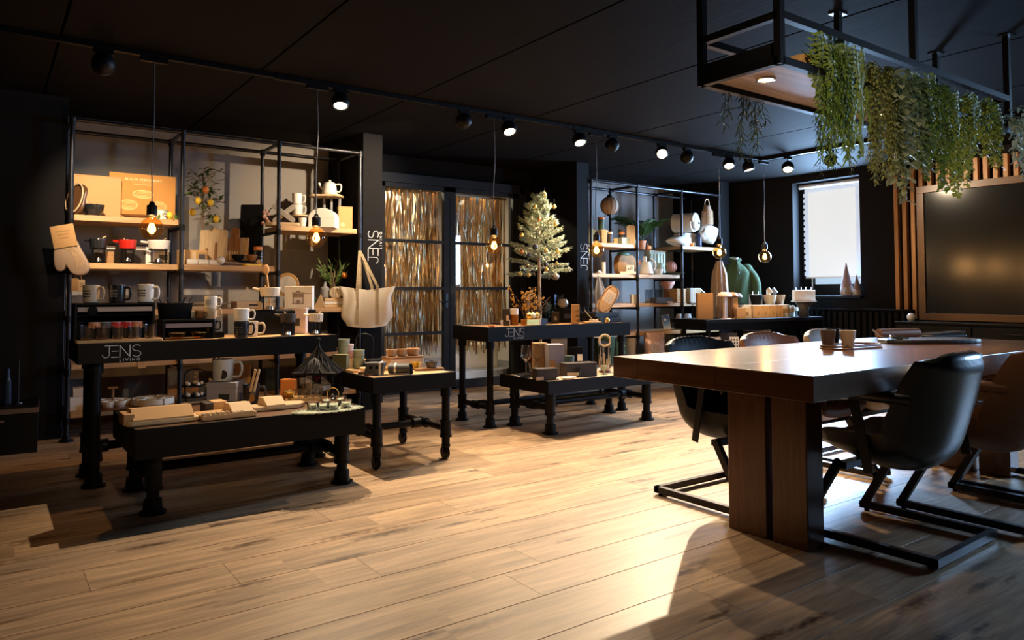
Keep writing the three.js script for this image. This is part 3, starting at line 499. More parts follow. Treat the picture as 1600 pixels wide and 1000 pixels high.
function boxT(x, y, z, w, h, d, label, mt, o = {}) {
  const t = T(o.name || 'gift_box', label, o.cat || 'box', x, y, z, o.ry ?? 0, o.group);
  const lh = o.lid ?? 0.3; M(t, 'body', bx(w, h * (1 - lh), d, 0, 0, 0, 0.002), mt); M(t, 'lid', bx(w + 0.002, h * lh, d + 0.002, 0, h * (1 - lh), 0, 0.002), o.lm || mt);
  if (o.band) M(t, 'label_band', bx(w + 0.003, h * 0.16, d + 0.003, 0, h * (o.bandY ?? 0.62), 0), o.band);
  if (o.sticker) M(t, 'sticker', bx(w * 0.36, h * 0.3, 0.002, w * (o.sx ?? 0), h * (o.sy ?? 0.3), d / 2 + 0.0012), o.sticker);
  if (o.round) M(t, 'sticker', tr(rt(cy(w * 0.16, w * 0.16, 0.002, 0, 0, 0, 20), Math.PI / 2), w * (o.sx ?? 0), h * (o.sy ?? 0.2), d / 2 + 0.001), o.round);
  return t;
}
function board(x, y, z, w, h, d, label, mt, o = {}) { // upright board leaning back, optionally with a neck
  const t = T(o.name || 'serving_board', label, o.cat || 'board', x, y, z, o.ry ?? CR);
  const s = new THREE.Shape(), r = o.r ?? 0.015, nw = o.neck ? w * o.neck : 0, nh = o.neckH || 0, b = h - nh;
  s.moveTo(-w / 2 + r, 0); s.lineTo(w / 2 - r, 0); s.quadraticCurveTo(w / 2, 0, w / 2, r); s.lineTo(w / 2, b - r); s.quadraticCurveTo(w / 2, b, w / 2 - r, b);
  if (nw) { const cx = (o.neckX ?? 0) * w; s.lineTo(cx + nw / 2 + 0.01, b); s.quadraticCurveTo(cx + nw / 2, b, cx + nw / 2, b + 0.012); s.lineTo(cx + nw / 2, h - nw * 0.35); s.absarc(cx, h - nw * 0.5, nw / 2, 0.3, Math.PI - 0.3); s.lineTo(cx - nw / 2, b + 0.012); s.quadraticCurveTo(cx - nw / 2, b, cx - nw / 2 - 0.01, b); }
  s.lineTo(-w / 2 + r, b); s.quadraticCurveTo(-w / 2, b, -w / 2, b - r); s.lineTo(-w / 2, r); s.quadraticCurveTo(-w / 2, 0, -w / 2 + r, 0);
  if (o.hole) { const hp = new THREE.Path(); hp.absarc(o.hole[0] * w, o.hole[1] * h, o.hole[2], 0, Math.PI * 2); s.holes.push(hp); }
  const g = ex(s, d, 0.002).rotateX(-(o.lean ?? 0.12)); M(t, 'panel', o.plain ? g : wd(g, 1), mt);
  if (o.extra) o.extra(t); return t;
}
const flatBoard = (x, y, z, w, d, h, label, mt, o = {}) => { const t = T(o.name || 'serving_board', label, o.cat || 'board', x, y, z, o.ry ?? 0, o.group); M(t, 'panel', wd(ex(rrect(w, d, Math.min(o.r ?? 0.02, d / 2.1)), h, 0.002).rotateX(-Math.PI / 2).translate(0, 0, d / 2)), mt); if (o.extra) o.extra(t, h); return t; };
function plate(x, y, z, w, label, mt, o = {}) { const r = w / 2; return O('plate', label, 'plate', lathe([[0, 0], [r * 0.6, 0], [r, 0.016], [r, 0.019], [r * 0.58, 0.006], [0, 0.006]], 28), mt, x, y, z, 0, o.group); }
function fondue(x, y, z, w, h, label, mt, o = {}) { // pot with stub handle on a wire stand over a burner
  const t = T('fondue_set', label, 'fondue set', x, y, z, o.ry ?? CR), r = w * 0.36, s0 = h * 0.55, cx = w * 0.5 - r;
  const pot = M(t, 'pot', lathe([[0, 0], [r * 0.82, 0], [r * 0.9, h * 0.04], [r, h * 0.36], [r * 1.02, h * 0.4], [r * 0.95, h * 0.4], [r * 0.85, h * 0.06], [0, h * 0.05]], 26).translate(cx, s0, 0), mt);
  M(pot, 'pot_handle', tube([[cx - r * 0.9, s0 + h * 0.3, 0], [cx - r * 1.3, s0 + h * 0.33, 0], [-w * 0.48, s0 + h * 0.36, 0]], h * 0.055, 8, 8), mt);
  const st = []; for (let i = 0; i < 4; i++) { const a = i * Math.PI / 2 + 0.4; st.push(rod([cx + r * 0.85 * Math.cos(a), 0, r * 0.85 * Math.sin(a)], [cx + r * 0.9 * Math.cos(a), s0 + h * 0.05, r * 0.9 * Math.sin(a)], h * 0.018, 6)); }
  for (const yy of [h * 0.02, s0]) st.push(new THREE.TorusGeometry(r * 0.88, h * 0.016, 6, 24).rotateX(Math.PI / 2).translate(cx, yy, 0));
  M(t, 'stand', mg(st), o.stand || m.black);
  M(t, 'burner', mg(cy(r * 0.3, r * 0.38, h * 0.14, cx, h * 0.02, 0), cy(r * 0.12, r * 0.12, h * 0.03, cx, h * 0.16, 0)), m.steel);
  for (let i = 0; i < (o.forks ?? 3); i++) { const a = 0.4 + i * 0.35, q = o.fx ?? 1; M(t, 'fork_handle', rod([cx + q * r * 0.2 + i * 0.008, s0 + h * 0.34, 0.01 * i], [cx + q * (r * 0.55 + i * 0.012), s0 + h * (0.47 + 0.03 * (i % 2)), 0.01 * i - 0.01], h * 0.02, 6), o.fm || m.pale); }
  if (o.ribs) for (let i = 0; i < 30; i++) { const a = i / 30 * 6.283; M; st.push(); }
  return t;
}
function bottle(x, y, z, w, h, label, mt, o = {}) { const r = w / 2; return O(o.name || 'bottle', label, 'bottle', lathe([[0, 0], [r * 0.9, 0], [r, 0.006], [r, h * 0.55], [r * 0.9, h * 0.63], [r * 0.35, h * 0.74], [r * 0.3, h * 0.97], [r * 0.36, h * 0.98], [r * 0.36, h], [r * 0.2, h], [0, h * 0.95]], 20), mt, x, y, z, 0, o.group); }
function card(x, y, z, w, h, label, mt, o = {}) { const t = T(o.name || 'price_tag', label, o.cat || 'tag', x, y, z, o.ry ?? CR, o.group); M(t, 'card', ex(rrect(w, h, 0.003), 0.003, 0.0005).rotateX(-(o.lean || 0)).rotateZ(o.rz || 0), mt); if (o.string) M(t, 'string', rod([0, h, 0.001], [o.string[0], h + o.string[1], 0.001], 0.0018, 5), m.copper); if (o.ink) M(t, 'print', mg(...[0.7, 0.55, 0.4].map((k, i) => bx(w * (0.6 - 0.12 * i), h * 0.05, 0.001, 0, h * k, 0.0035))).rotateX(-(o.lean || 0)).rotateZ(o.rz || 0), o.ink); return t; }
// leaves: small folded blades gathered into one part
function leafGeo(list) { // each: position, direction, up, length, width, droop
  const P = [], U = [], I = [];
  for (const [p, d, u, L, W, dr = 0.2] of list) {
    const s = V().crossVectors(d, u).normalize(), n = V().crossVectors(s, d).normalize(), b = P.length / 3;
    const pt = (a, c, e) => { const q = p.clone().addScaledVector(d, a * L).addScaledVector(s, c * W).addScaledVector(n, e * L - dr * L * a * a); P.push(q.x, q.y, q.z); U.push(a, c); };
    pt(0, 0, 0); pt(0.35, -0.5, 0.06); pt(0.35, 0.5, 0.06); pt(0.4, 0, 0); pt(0.75, -0.34, 0.05); pt(0.75, 0.34, 0.05); pt(1, 0, 0);
    for (const q of [[0, 3, 1], [0, 2, 3], [1, 3, 4], [3, 2, 5], [3, 6, 4], [3, 5, 6]]) I.push(...q.map(k => k + b));
  }
  const g = new THREE.BufferGeometry(); g.setAttribute('position', new THREE.Float32BufferAttribute(P, 3)); g.setAttribute('uv', new THREE.Float32BufferAttribute(U, 2)); g.setIndex(I); g.computeVertexNormals(); return g;
}
const leafM = (c, tr_ = 0.25) => std(c, 0.55, 0, { transmission: tr_, thickness: 0, side: THREE.DoubleSide, specularIntensity: 0.6 });
const dirR = () => { const a = rnd(6.283), z = rnd(-1, 1), r = Math.sqrt(1 - z * z); return V(r * Math.cos(a), z, r * Math.sin(a)); };

// ---------- left shelves: top boards ----------
const h1 = 1.7, h2 = 1.335, h3 = 0.97, h4 = 0.57, h5 = 0.21;
const acacia = canvasTex(640, 512, (c, w, h) => {
  c.fillStyle = '#c88d45'; c.fillRect(0, 0, w, h); c.fillStyle = '#f6dfae'; c.strokeStyle = '#f2d594'; c.textAlign = 'center'; c.font = 'bold 34px serif'; c.fillText('ACACIA SERVEERSET', w * 0.5, 70); c.lineWidth = 2; c.beginPath(); c.moveTo(w * 0.32, 88); c.lineTo(w * 0.68, 88); c.stroke(); c.font = '17px serif'; c.fillText('houten serveerplanken', w * 0.5, 116);
  for (const [x, y, a, b] of [[0.5, 0.42, 100, 42], [0.28, 0.66, 86, 52], [0.73, 0.66, 84, 52]]) { c.lineWidth = 6; c.beginPath(); c.ellipse(w * x, h * y, a, b, 0, 0, 6.3); c.stroke(); c.lineWidth = 2; for (let k = 1; k < 9; k++) { c.beginPath(); c.ellipse(w * x + 6 * Math.sin(k * 3), h * y, a * (1 - k / 10), b * (1 - k / 10), 0.1 * Math.sin(k), 0, 6.3); c.stroke(); } }
});
{
  const [x, w] = [1.053,0.504], t = T('gift_box', 'large kraft box printed with boards, standing at the back of the top left shelf', 'box', x, h1, -6.78);
  M(t, 'carton', bx(w, 0.4, 0.07, 0, 0, 0, 0.003), m.kraft);
  const pr = std([1, 1, 1], 0.8, 0, { map: acacia }); const pl = new THREE.PlaneGeometry(w - 0.006, 0.394); M(t, 'printed_front', pl.translate(0, 0.2, 0.0365), pr, 'pale print of oval boards');
}
const LX = (a, f) => f(a[0], a[1]); // x centre and width along a shelf
LX([0.694,0.365], (x, w) => boxT(x, h1, -6.68, w, 0.345, 0.06, 'plain kraft box overlapping the printed one at the top left shelf end', m.kraft, { lid: 0.02 }));
{ const [x, y, z, w, h] = [0.672,1.729,-6.52,0.155,0.085]; bowl(x, h1, z, w, h + 0.01, 'black bowl on the top left shelf with two wooden spoons', m.blackglaze); const s = T('salad_servers', 'pair of pale wooden spoons leaning in the black bowl', 'spoons', x, h1 + 0.02, z); for (const k of [0, 1]) M(s, 'spoon', mg(rod([0.01, 0, 0.01 * k], [-0.11 + k * 0.025, 0.12 + 0.03 * k, 0], 0.005, 7), sp(0.016).scale(0.8, 1.2, 0.5).translate(-0.11 + k * 0.025, 0.13 + 0.03 * k, 0)), m.pale); }
{ const [x, y, z, w, h] = [0.539,1.715,-6.45,0.108,0.22]; const t = T('leaning_tray', 'dark oval wooden tray leaning at the left end of the top shelf', 'tray', x, h1 + 0.002, z - 0.02, -0.9); M(t, 'panel', wd(ex(rrect(0.15, 0.24, 0.07), 0.02, 0.003).rotateX(-0.25).translate(0, 0.004, 0), 1), m.walnut); M(t, 'rim', wd(tube(Array.from({ length: 24 }, (_, i) => { const a = i / 24 * 6.283; return [0.075 * Math.cos(a) * 0.98, 0.13 + 0.115 * Math.sin(a), 0.035 - 0.06 * (0.5 + 0.5 * Math.sin(a))]; }), 0.006, 48, 6, true)), m.pale); }
{ const [x, y, z, w, h] = [0.963,1.718,-6.48,0.2,0.041]; const t = T('wooden_dish', 'long dark wooden dish lying on the top left shelf edge', 'dish', x, h1, z, 0); M(t, 'dish', wd(lathe([[0, 0], [w * 0.4, 0.004], [w * 0.55, 0.028], [w * 0.53, 0.03], [w * 0.38, 0.012], [0, 0.01]], 28).scale(1, 1, 0.55)), m.acacia); }
{ const [x, y, z, w, h] = [1.157,1.731,-6.5,0.084,0.079]; bowl(x, h1, z, w, h, 'small white bowl behind the hanging bulb on the top left shelf', m.white, { straight: true }); }
{ const [x, y, z, w] = [1.061,1.8,-6.62,0.116,0.005]; const t = T('pale_board', 'thin pale board lying behind the small white bowl', 'board', x + 0.05, h1, z); M(t, 'panel', wd(bx(0.3, 0.015, 0.14, 0, 0, 0, 0.003)), m.pale); }
function lemonSprig(label, x, y, z, n, R, lemons, cat = 'plant') {
  const t = T('lemon_sprig', label, cat, x, y, z), L = [], tw = [];
  for (let i = 0; i < n; i++) { const d = dirR(); d.y = Math.abs(d.y) * 0.8 - 0.1; const a = d.clone().multiplyScalar(R * rnd(0.4, 1)); if (i % 3 === 0) tw.push(rod([0, 0, 0], a.toArray(), 0.002, 5)); L.push([a, dirR().add(d).normalize(), V(0, 1, 0.2), rnd(0.04, 0.065), rnd(0.018, 0.026), 0.3]); }
  M(t, 'twigs', mg(tw), m.bark); M(t, 'foliage', leafGeo(L), leafM([0.12, 0.22, 0.03])).userData.kind = 'stuff';
  for (const q of lemons) M(t, 'lemon', sp(0.026, 0, 0, 0, 14).scale(1, 1.25, 1).translate(...q), m.yellow);
}
lemonSprig('lemon sprig with one fruit lying at the right end of the top left shelf', 1.2, h1 + 0.02, -6.45, 16, 0.08, [[0.0, 0.012, 0.03]]);
{ // lemon tree
  const [x, y, z] = [1.522,1.426,-6.72], t = T('lemon_tree', 'small artificial lemon tree rising behind the middle shelf of the left unit', 'tree', x, h2, z), L = [], br = [tube([[0, 0, 0], [0.004, 0.25, 0], [-0.004, 0.45, 0.004], [0.01, 0.78, 0]], 0.009, 14, 7)];
  for (let i = 0; i < 34; i++) { const yy = rnd(0.36, 0.82), a = rnd(6.283), l = rnd(0.06, 0.17), e = V(l * Math.cos(a), yy + rnd(0.0, 0.12), l * Math.sin(a) * 0.6); br.push(rod([0, yy, 0], e.toArray(), 0.0028, 5)); for (let k = 0; k < 3; k++) L.push([V(0, yy, 0).lerp(e, 0.5 + 0.25 * k), V(Math.cos(a) + rnd(-1, 1), rnd(-0.4, 0.8), Math.sin(a) + rnd(-1, 1)).normalize(), V(0, 1, 0.3), rnd(0.055, 0.09), rnd(0.026, 0.038), 0.35]); }
  M(t, 'trunk', mg(br), m.bark); M(t, 'foliage', leafGeo(L), leafM([0.09, 0.16, 0.025])).userData.kind = 'stuff'; M(t, 'pot', lathe([[0, 0], [0.05, 0], [0.06, 0.1], [0.055, 0.1], [0.05, 0.09], [0, 0.088]]), m.blackmatt);
  for (const q of [[0.0, 0.66, 0.1], [-0.06, 0.56, 0.09], [0.04, 0.55, 0.1], [-0.1, 0.46, 0.08]]) M(t, 'lemon', sp(0.027, 0, 0, 0, 14).scale(1, 1.2, 1).translate(...q), q[1] > 0.6 ? m.orange : m.yellow);
}
// top right board: tea things
{ const [x, y, z, w, h] = [2.147,1.733,-6.5,0.23,0.15]; flatBoard(x, h1, z, w * 1.25, 0.16, 0.03, 'pale wooden tray under the crossed trivet on the teapot shelf', m.pale, { name: 'tray', cat: 'tray', ry: -0.3 });
  const t = T('crossed_trivet', 'pale cross of two rounded slats leaning on a wooden tray on the teapot shelf', 'trivet', x + 0.01, h1 + 0.03, z + 0.02, CR); for (const s of [-1, 1]) M(t, 'slat', wd(ex(rrect(0.04, 0.24, 0.018), 0.014, 0.002).translate(0, -0.12, 0).rotateZ(s * 0.93).translate(0, 0.085, s * 0.008)), m.stoneware);
  const e = T('easel', 'small black wire easel behind the crossed trivet', 'easel', x - 0.03, h1 + 0.03, z - 0.06, CR); M(e, 'wire', mg(tube([[-0.08, 0, 0], [-0.06, 0.13, 0], [0.06, 0.13, 0], [0.08, 0, 0]], 0.004, 20, 6), rod([0, 0.13, 0], [0.02, 0, -0.08], 0.004, 6)), m.black);
  const f = T('pink_flowers', 'pink artificial blossoms at the left end of the teapot shelf', 'flowers', x - 0.13, h1 + 0.005, z - 0.06, 0); for (let i = 0; i < 9; i++) M(f, 'blossom', sp(0.016, rnd(-0.03, 0.03), 0.02 + i * 0.014, rnd(-0.02, 0.03), 8), m.pinkclay); }
{ const a = [2.319,1.817,-6.55,0.123,0.1], y = h1 + 0.125;
  const r = T('round_riser', 'small round pale riser under the stacked white mugs', 'stand', a[0] + 0.01, h1, a[2]); M(r, 'disc', cy(0.1, 0.1, 0.012, 0, 0.1, 0, 28), m.pale); for (let i = 0; i < 3; i++) M(r, 'leg', rod([0.075 * Math.cos(i * 2.1 + 0.5), 0, 0.075 * Math.sin(i * 2.1 + 0.5)], [0.075 * Math.cos(i * 2.1 + 0.5), 0.1, 0.075 * Math.sin(i * 2.1 + 0.5)], 0.005, 6), m.black);
  mug(a[0], h1 + 0.112, a[2], a[3], a[4], 'lower white mug of the stack of two beside the teapot', m.white); mug(a[0] - 0.006, h1 + 0.112 + a[4] + 0.001, a[2], a[3], a[4], 'upper white mug of the stack of two beside the teapot', m.white); }
{ const [x, y, z, w, h] = [2.314,1.715,-6.45,0.075,0.081]; mug(x, h1, z, w, h, 'small white cup without handle under the mug stack', m.white, { hd: 0, rk: 0.48, taper: 0.75 }); }
{ const [x, y, z, w, h] = [2.6,1.717,-6.6,0.291,0.327], r = T('column_stand', 'grey stand with columns carrying the white teapot', 'stand', x, h1, z, CR);
  M(r, 'top_board', wd(ex(rrect(w, 0.2, 0.05), 0.018, 0.003).rotateX(-Math.PI / 2).translate(0, h - 0.02, 0.1)), m.pale); for (let i = 0; i < 4; i++) M(r, 'column', cy(0.013, 0.013, h - 0.02, -w * 0.38 + i * w * 0.253, 0, -0.03 - 0.02 * (i % 2)), m.grey);
  const t = T('teapot', 'white teapot with cream base on the column stand', 'teapot', x + 0.03, h1 + h - 0.002, z, CR), k = 0.155;
  M(t, 'body', lathe([[0, 0], [0.066, 0], [0.072, 0.008], [0.07, 0.03], [0.058, 0.1], [0.05, 0.118], [0.03, 0.128], [0, 0.13]], 28), m.white); M(t, 'base_band', lathe([[0.0715, 0.002], [0.0735, 0.008], [0.0725, 0.026], [0.07, 0.027]], 28), m.cream);
  M(t, 'spout', tube([[-0.06, 0.06, 0], [-0.085, 0.085, 0], [-0.105, 0.12, 0]], 0.011, 10, 8), m.white); M(t, 'handle', tube([[0.055, 0.105, 0], [0.1, 0.105, 0], [0.108, 0.065, 0], [0.09, 0.035, 0], [0.064, 0.04, 0]], 0.008, 18, 8), m.white); M(t, 'lid_knob', sp(0.013, 0, 0.138, 0, 12), m.white); }
{ const [x, y, z, w, h] = [2.512,1.695,-6.44,0.236,0.171], t = T('bread_bin', 'white domed bread bin under the teapot stand', 'bin', x, h1, z, CR); const s = new THREE.Shape(); s.moveTo(-w / 2, 0); s.lineTo(w / 2, 0); s.lineTo(w / 2, h * 0.5); s.absellipse(0, h * 0.5, w / 2, h * 0.5, 0, Math.PI); M(t, 'shell', ex(s, 0.16, 0.005).translate(0, 0, -0.08), m.white); M(t, 'seam', bx(w + 0.003, 0.004, 0.16, 0, h * 0.48, 0), m.paper); }
LX([2.74,0.153], (x, w) => boxT(x, h1, -6.5, w * 0.85, 0.215, 0.09, 'upright kraft box at the right end of the teapot shelf', m.kraft, { ry: -0.25, lid: 0.02, round: m.kraftl, sx: -0.2 }));

// ---------- middle boards: fondue pots and cutting boards ----------
fondue(0.685,1.343,-6.5,0.175,0.194, 'black fondue set at the left of the middle shelf', m.blackglaze, { forks: 4 });
fondue(0.887,1.348,-6.5,0.183,0.188, 'red fondue set between the black and the white ones', m.red, { fx: -1, forks: 1 });
fondue(1.108,1.347,-6.5,0.234,0.193, 'white fondue set under the first hanging bulb', m.white, { forks: 2 });
boxT(0.77, h2, -6.75, 0.15, 0.17, 0.1, 'dark box with a white band behind the black fondue set', m.darkbox, { band: m.paper, bandY: 0.74 });
boxT(1.0, h2, -6.75, 0.14, 0.17, 0.1, 'dark box with a white band behind the red fondue set', m.darkbox, { band: m.paper, bandY: 0.74 });
LX([0.797,0.059], (x, w) => boxT(x, h2, -6.63, w, 0.1, 0.06, 'small kraft box between the black and red fondue sets', m.kraftd));
LX([1.159,0.177], (x, w) => boxT(x, h2, -6.72, w, 0.15, 0.1, 'white box behind the white fondue set', m.paper, { sticker: m.darkgrey, sx: 0.25 }));
{ const [x, y, z, w, h] = [1.41,1.351,-6.58,0.217,0.13], t = T('bamboo_box', 'bamboo box with a grey chalk label, left of the cutting boards', 'box', x, h2, z); M(t, 'case', wd(bx(w, h, 0.12, 0, 0, 0, 0.004)), m.bamboo); M(t, 'chalk_label', bx(0.05, 0.07, 0.003, w * 0.3, 0.025, 0.061), m.darkgrey); M(t, 'sliding_front', wd(bx(w * 0.16, h * 0.8, 0.006, 0.0, 0.01, 0.062), 1), m.pale); }
for (const [k, L] of [['left', 'leftmost white rolled napkin'], ['middle', 'middle white rolled napkin'], ['right', 'rightmost white rolled napkin']].entries()) { const x = 1.38 + k * 0.086; const t = T('napkin_roll', L[1] + ' lying before the bamboo box', 'napkin', x, h2, -6.44, 0); M(t, 'roll', rt(cy(0.024, 0.024, 0.08, 0, -0.04, 0, 18), 0, 0, Math.PI / 2).translate(0, 0.024, 0), m.white); M(t, 'edge_fold', bx(0.078, 0.006, 0.012, 0, 0.03, 0.02, 0.002), m.paper); }
O('round_ball_dish', 'small white ball dish at the foot of the large cutting board', 'dish', lathe([[0, 0], [0.02, 0], [0.032, 0.02], [0.034, 0.04], [0.02, 0.06], [0, 0.064]]), m.white, 1.603,1.35,-6.42);
board(1.589,1.357,-6.62, 0.23, 0.31, 0.025, 'widest cutting board with dark grain, leaning on the middle shelf', m.pale, { r: 0.01, lean: 0.1, neck: 0.3, neckH: 0.02, neckX: 0.05, extra: t => { for (const [a, b, c] of [[-0.05, 0.03, 0.1], [0.03, 0.02, 0.16]]) M(t, 'inlay', wd(ex(rrect(0.022, c, 0.008), 0.003, 0.0005).translate(a, b, 0.027).rotateX(-0.1), 1), m.acacia); } });
board(1.739,1.375,-6.56, 0.13, 0.3, 0.02, 'brown cutting board with a long neck beside the widest board', m.acacia, { r: 0.012, neck: 0.55, neckH: 0.1, neckX: 0.1, lean: 0.1, extra: t => { for (let i = 0; i < 5; i++) M(t, 'inlay', wd(bx(0.012, 0.08, 0.002, -0.045 + i * 0.022, 0.012, 0.021).rotateX(-0.1), 1), m.pale); } });
board(1.848,1.391,-6.62, 0.075, 0.2, 0.018, 'narrow plain wooden board right of the necked board', m.oak, { r: 0.004 });
board(1.944,1.381,-6.76, 0.2, 0.53, 0.016, 'tall black board standing behind the cutting boards', m.blackmatt, { plain: 1, r: 0.012, lean: 0.08 });
{ const [x, y, z, w, h] = [1.95,1.379,-6.55,0.091,0.176], t = T('cork_jar', 'clip-top glass jar with a cork lid and a hanging tag', 'jar', x, h2, z, CR); M(t, 'jar', lathe([[0, 0], [w * 0.42, 0], [w * 0.45, 0.01], [w * 0.45, h * 0.7], [w * 0.38, h * 0.78], [w * 0.38, h * 0.82]]), m.glass); M(t, 'cork_lid', cy(w * 0.43, w * 0.42, h * 0.17, 0, h * 0.83, 0), m.orange); M(t, 'wire_clip', new THREE.TorusGeometry(w * 0.46, 0.003, 6, 20).rotateX(Math.PI / 2).translate(0, h * 0.5, 0), m.steel); M(t, 'tag', ex(rrect(0.035, 0.08, 0.003), 0.003, 0.0005).rotateZ(0.6).translate(0.06, -0.01, 0.05), m.kraftl); }
bowl(1.758,1.372,-6.47,0.11,0.061, 'left small dark stone bowl before the necked board', m.blackmatt, { foot: 0.35 }); bowl(1.871,1.374,-6.47,0.1,0.061, 'right small brown stone bowl beside the cork jar', m.acacia, { foot: 0.35 });
flatBoard(1.788,1.344,-6.46, 0.3, 0.12, 0.012, 'thin flat board lying along the middle shelf edge', m.acacia, { r: 0.05 });
flatBoard(1.86, h2, -6.42, 0.16, 0.07, 0.018, 'yellow folded cloth on the middle shelf edge', m.yellow, { name: 'cloth', cat: 'cloth', ry: 0.2 });
lemonSprig('lemon sprig with one fruit on top of the widest cutting board', 1.579,1.706,-6.55, 12, 0.06, [[0.01, 0.03, 0.02]]);
{ const [x, y, z, w, h] = [2.201,1.17,-6.5,0.144,0.19], t = T('oval_plate', 'white oval plate with a golden wooden rim leaning at the post', 'plate', x, h3 + 0.205, z, CR); M(t, 'rim', wd(ex(new THREE.Shape().absellipse(0, 0, w * 0.72, h * 0.56, 0, 6.283), 0.012, 0.003).rotateZ(0.5)), m.bamboo); M(t, 'well', ex(new THREE.Shape().absellipse(0, 0, w * 0.55, h * 0.42, 0, 6.283), 0.006, 0.001).rotateZ(0.5).translate(0, 0, 0.01), m.white); M(t, 'easel', rod([0, -0.2, -0.05], [0, -0.02, -0.005], 0.005, 6), m.black); }

// ---------- things hung on the left posts ----------
{ const [x, y, z, w, h] = [0.519,1.247,-6.33,0.215,0.224], t = T('oven_mitt', 'beige quilted oven mitt hanging on the left post', 'oven mitt', x, y, z, -0.35);
  const s = new THREE.Shape(), p = (a, b) => [(a - 0.5) * w, b * h]; s.moveTo(...p(0.0, 0.95)); s.lineTo(...p(0.62, 1.03)); s.bezierCurveTo(...p(0.75, 0.7), ...p(0.98, 0.42), ...p(1.0, 0.22)); s.bezierCurveTo(...p(1.0, -0.03), ...p(0.62, -0.06), ...p(0.5, 0.12)); s.bezierCurveTo(...p(0.42, 0.25), ...p(0.36, 0.35), ...p(0.3, 0.38)); s.bezierCurveTo(...p(0.27, 0.2), ...p(0.22, 0.12), ...p(0.12, 0.14)); s.bezierCurveTo(...p(-0.02, 0.2), ...p(0.02, 0.6), ...p(0.0, 0.95));
  M(t, 'glove', new THREE.ExtrudeGeometry(s, { depth: 0.02, bevelEnabled: true, bevelSize: 0.012, bevelThickness: 0.014, bevelSegments: 3 }), m.mitt);
  for (let k = 0; k < 6; k++) M(t, 'quilt_seam', tube([p(0.1 + 0.02 * k, 0.84 + 0.02 * k), p(0.4 + 0.03 * k, 0.8 + 0.02 * k), p(0.6 + 0.04 * k, 0.55), p(0.68 + 0.045 * k, 0.2 + 0.02 * k)].map(q => [...q, 0.035]), 0.0026, 16, 5), m.kraftl);
  card(0.474,1.445,-6.3, 0.155, 0.165, 'kraft card above the oven mitt on the left post', m.kraft, { rz: 0.2, ry: -0.35, ink: m.kraftd });
  card(0.539,1.123,-6.32, 0.045, 0.09, 'left plain kraft tag dangling below the oven mitt', m.kraft, { ry: -0.3, string: [0.02, 0.1] }); card(0.579,1.114,-6.31, 0.045, 0.09, 'right kraft tag with a white label dangling below the mitt', m.kraftl, { ry: -0.3, string: [-0.01, 0.1], ink: m.ink }); }
{ // tote bag
  const [x, y, z, w, h] = [2.882,0.778,-6.3,0.458,0.387], t = T('tote_bag', 'cream canvas shopping bag with lettered straps hanging on the right post', 'bag', x, y, z, CR + 0.25);
  const prof = (u, v) => { const a = u * 6.283, wv = 0.5 * w * (0.8 + 0.2 * sm(0, 0.25, v) - 0.0 * v) * (1 + 0.03 * Math.sin(v * 7)) * (v > 0.75 ? 1 + (v - 0.75) * 0.5 : 1), dp = 0.055 * (1 - 0.55 * v) + 0.006 * Math.sin(a * 5 + v * 6) + 0.004 * Math.sin(a * 9 + v * 3); const k = Math.sign(Math.cos(a)) * Math.pow(Math.abs(Math.cos(a)), 0.75), yy = h * v * (v > 0.5 ? 1 - 0.1 * (v - 0.5) * 2 * (1 - Math.abs(k)) : 1) + 0.02 * (1 - v) * Math.abs(k) * Math.abs(k); return [wv * k, yy, dp * Math.sin(a)]; };
  M(t, 'sack', mg(surf((u, v) => prof(1 - u, v), 64, 20, true), surf((u, v) => { const p = prof(1 - u, 0); return [p[0] * (1 - v), p[1] + 0.0 * v, p[2] * (1 - v)]; }, 64, 2, true)), m.canvas);
  const tape = canvasTex(64, 1024, (c, W, Hh) => { c.fillStyle = '#cdb894'; c.fillRect(0, 0, W, Hh); c.translate(W / 2, 12); c.rotate(Math.PI / 2); c.fillStyle = '#3a3226'; c.font = '40px sans-serif'; c.textBaseline = 'middle'; c.fillText('LA DOLCE VITA LA DOLCE VITA LA DOLCE VITA', 0, 0, 1000); });
  const tp = std([0.85, 0.85, 0.85], 0.9, 0, { map: tape, side: THREE.DoubleSide }), top = [0.02, h * 1.0 + 0.33];
  for (const [s, zz] of [[-1, 0.045], [1, 0.05], [-0.7, -0.03], [0.5, -0.03]]) {
    const x0 = s * w * 0.2, g = surf((u, v) => { const k = v < 0.45 ? 0 : (v - 0.45) / 0.55, yy = v < 0.45 ? h * (0.08 + 0.9 * v / 0.45) : h * 0.98 + k * (top[1] - h * 0.98), xx = x0 + (-0.07 - x0) * k + (u - 0.5) * 0.026; const pz = v < 0.45 ? prof(0.25 - s * 0.035, Math.min(0.98, yy / h))[2] + 0.006 : zz * (1 - k) + 0.01; return [xx, yy, zz < 0 && v < 0.45 ? -pz : pz]; }, 2, 24);
    M(t, 'strap', g, tp, 'strap lettered along its length');
  }
}
card(1.007,0.516,-6.36, 0.055, 0.07, 'kraft price tag hanging from the lower board of the left shelves', m.kraft, { ry: 0.0, rz: 0.08, ink: m.kraftd });

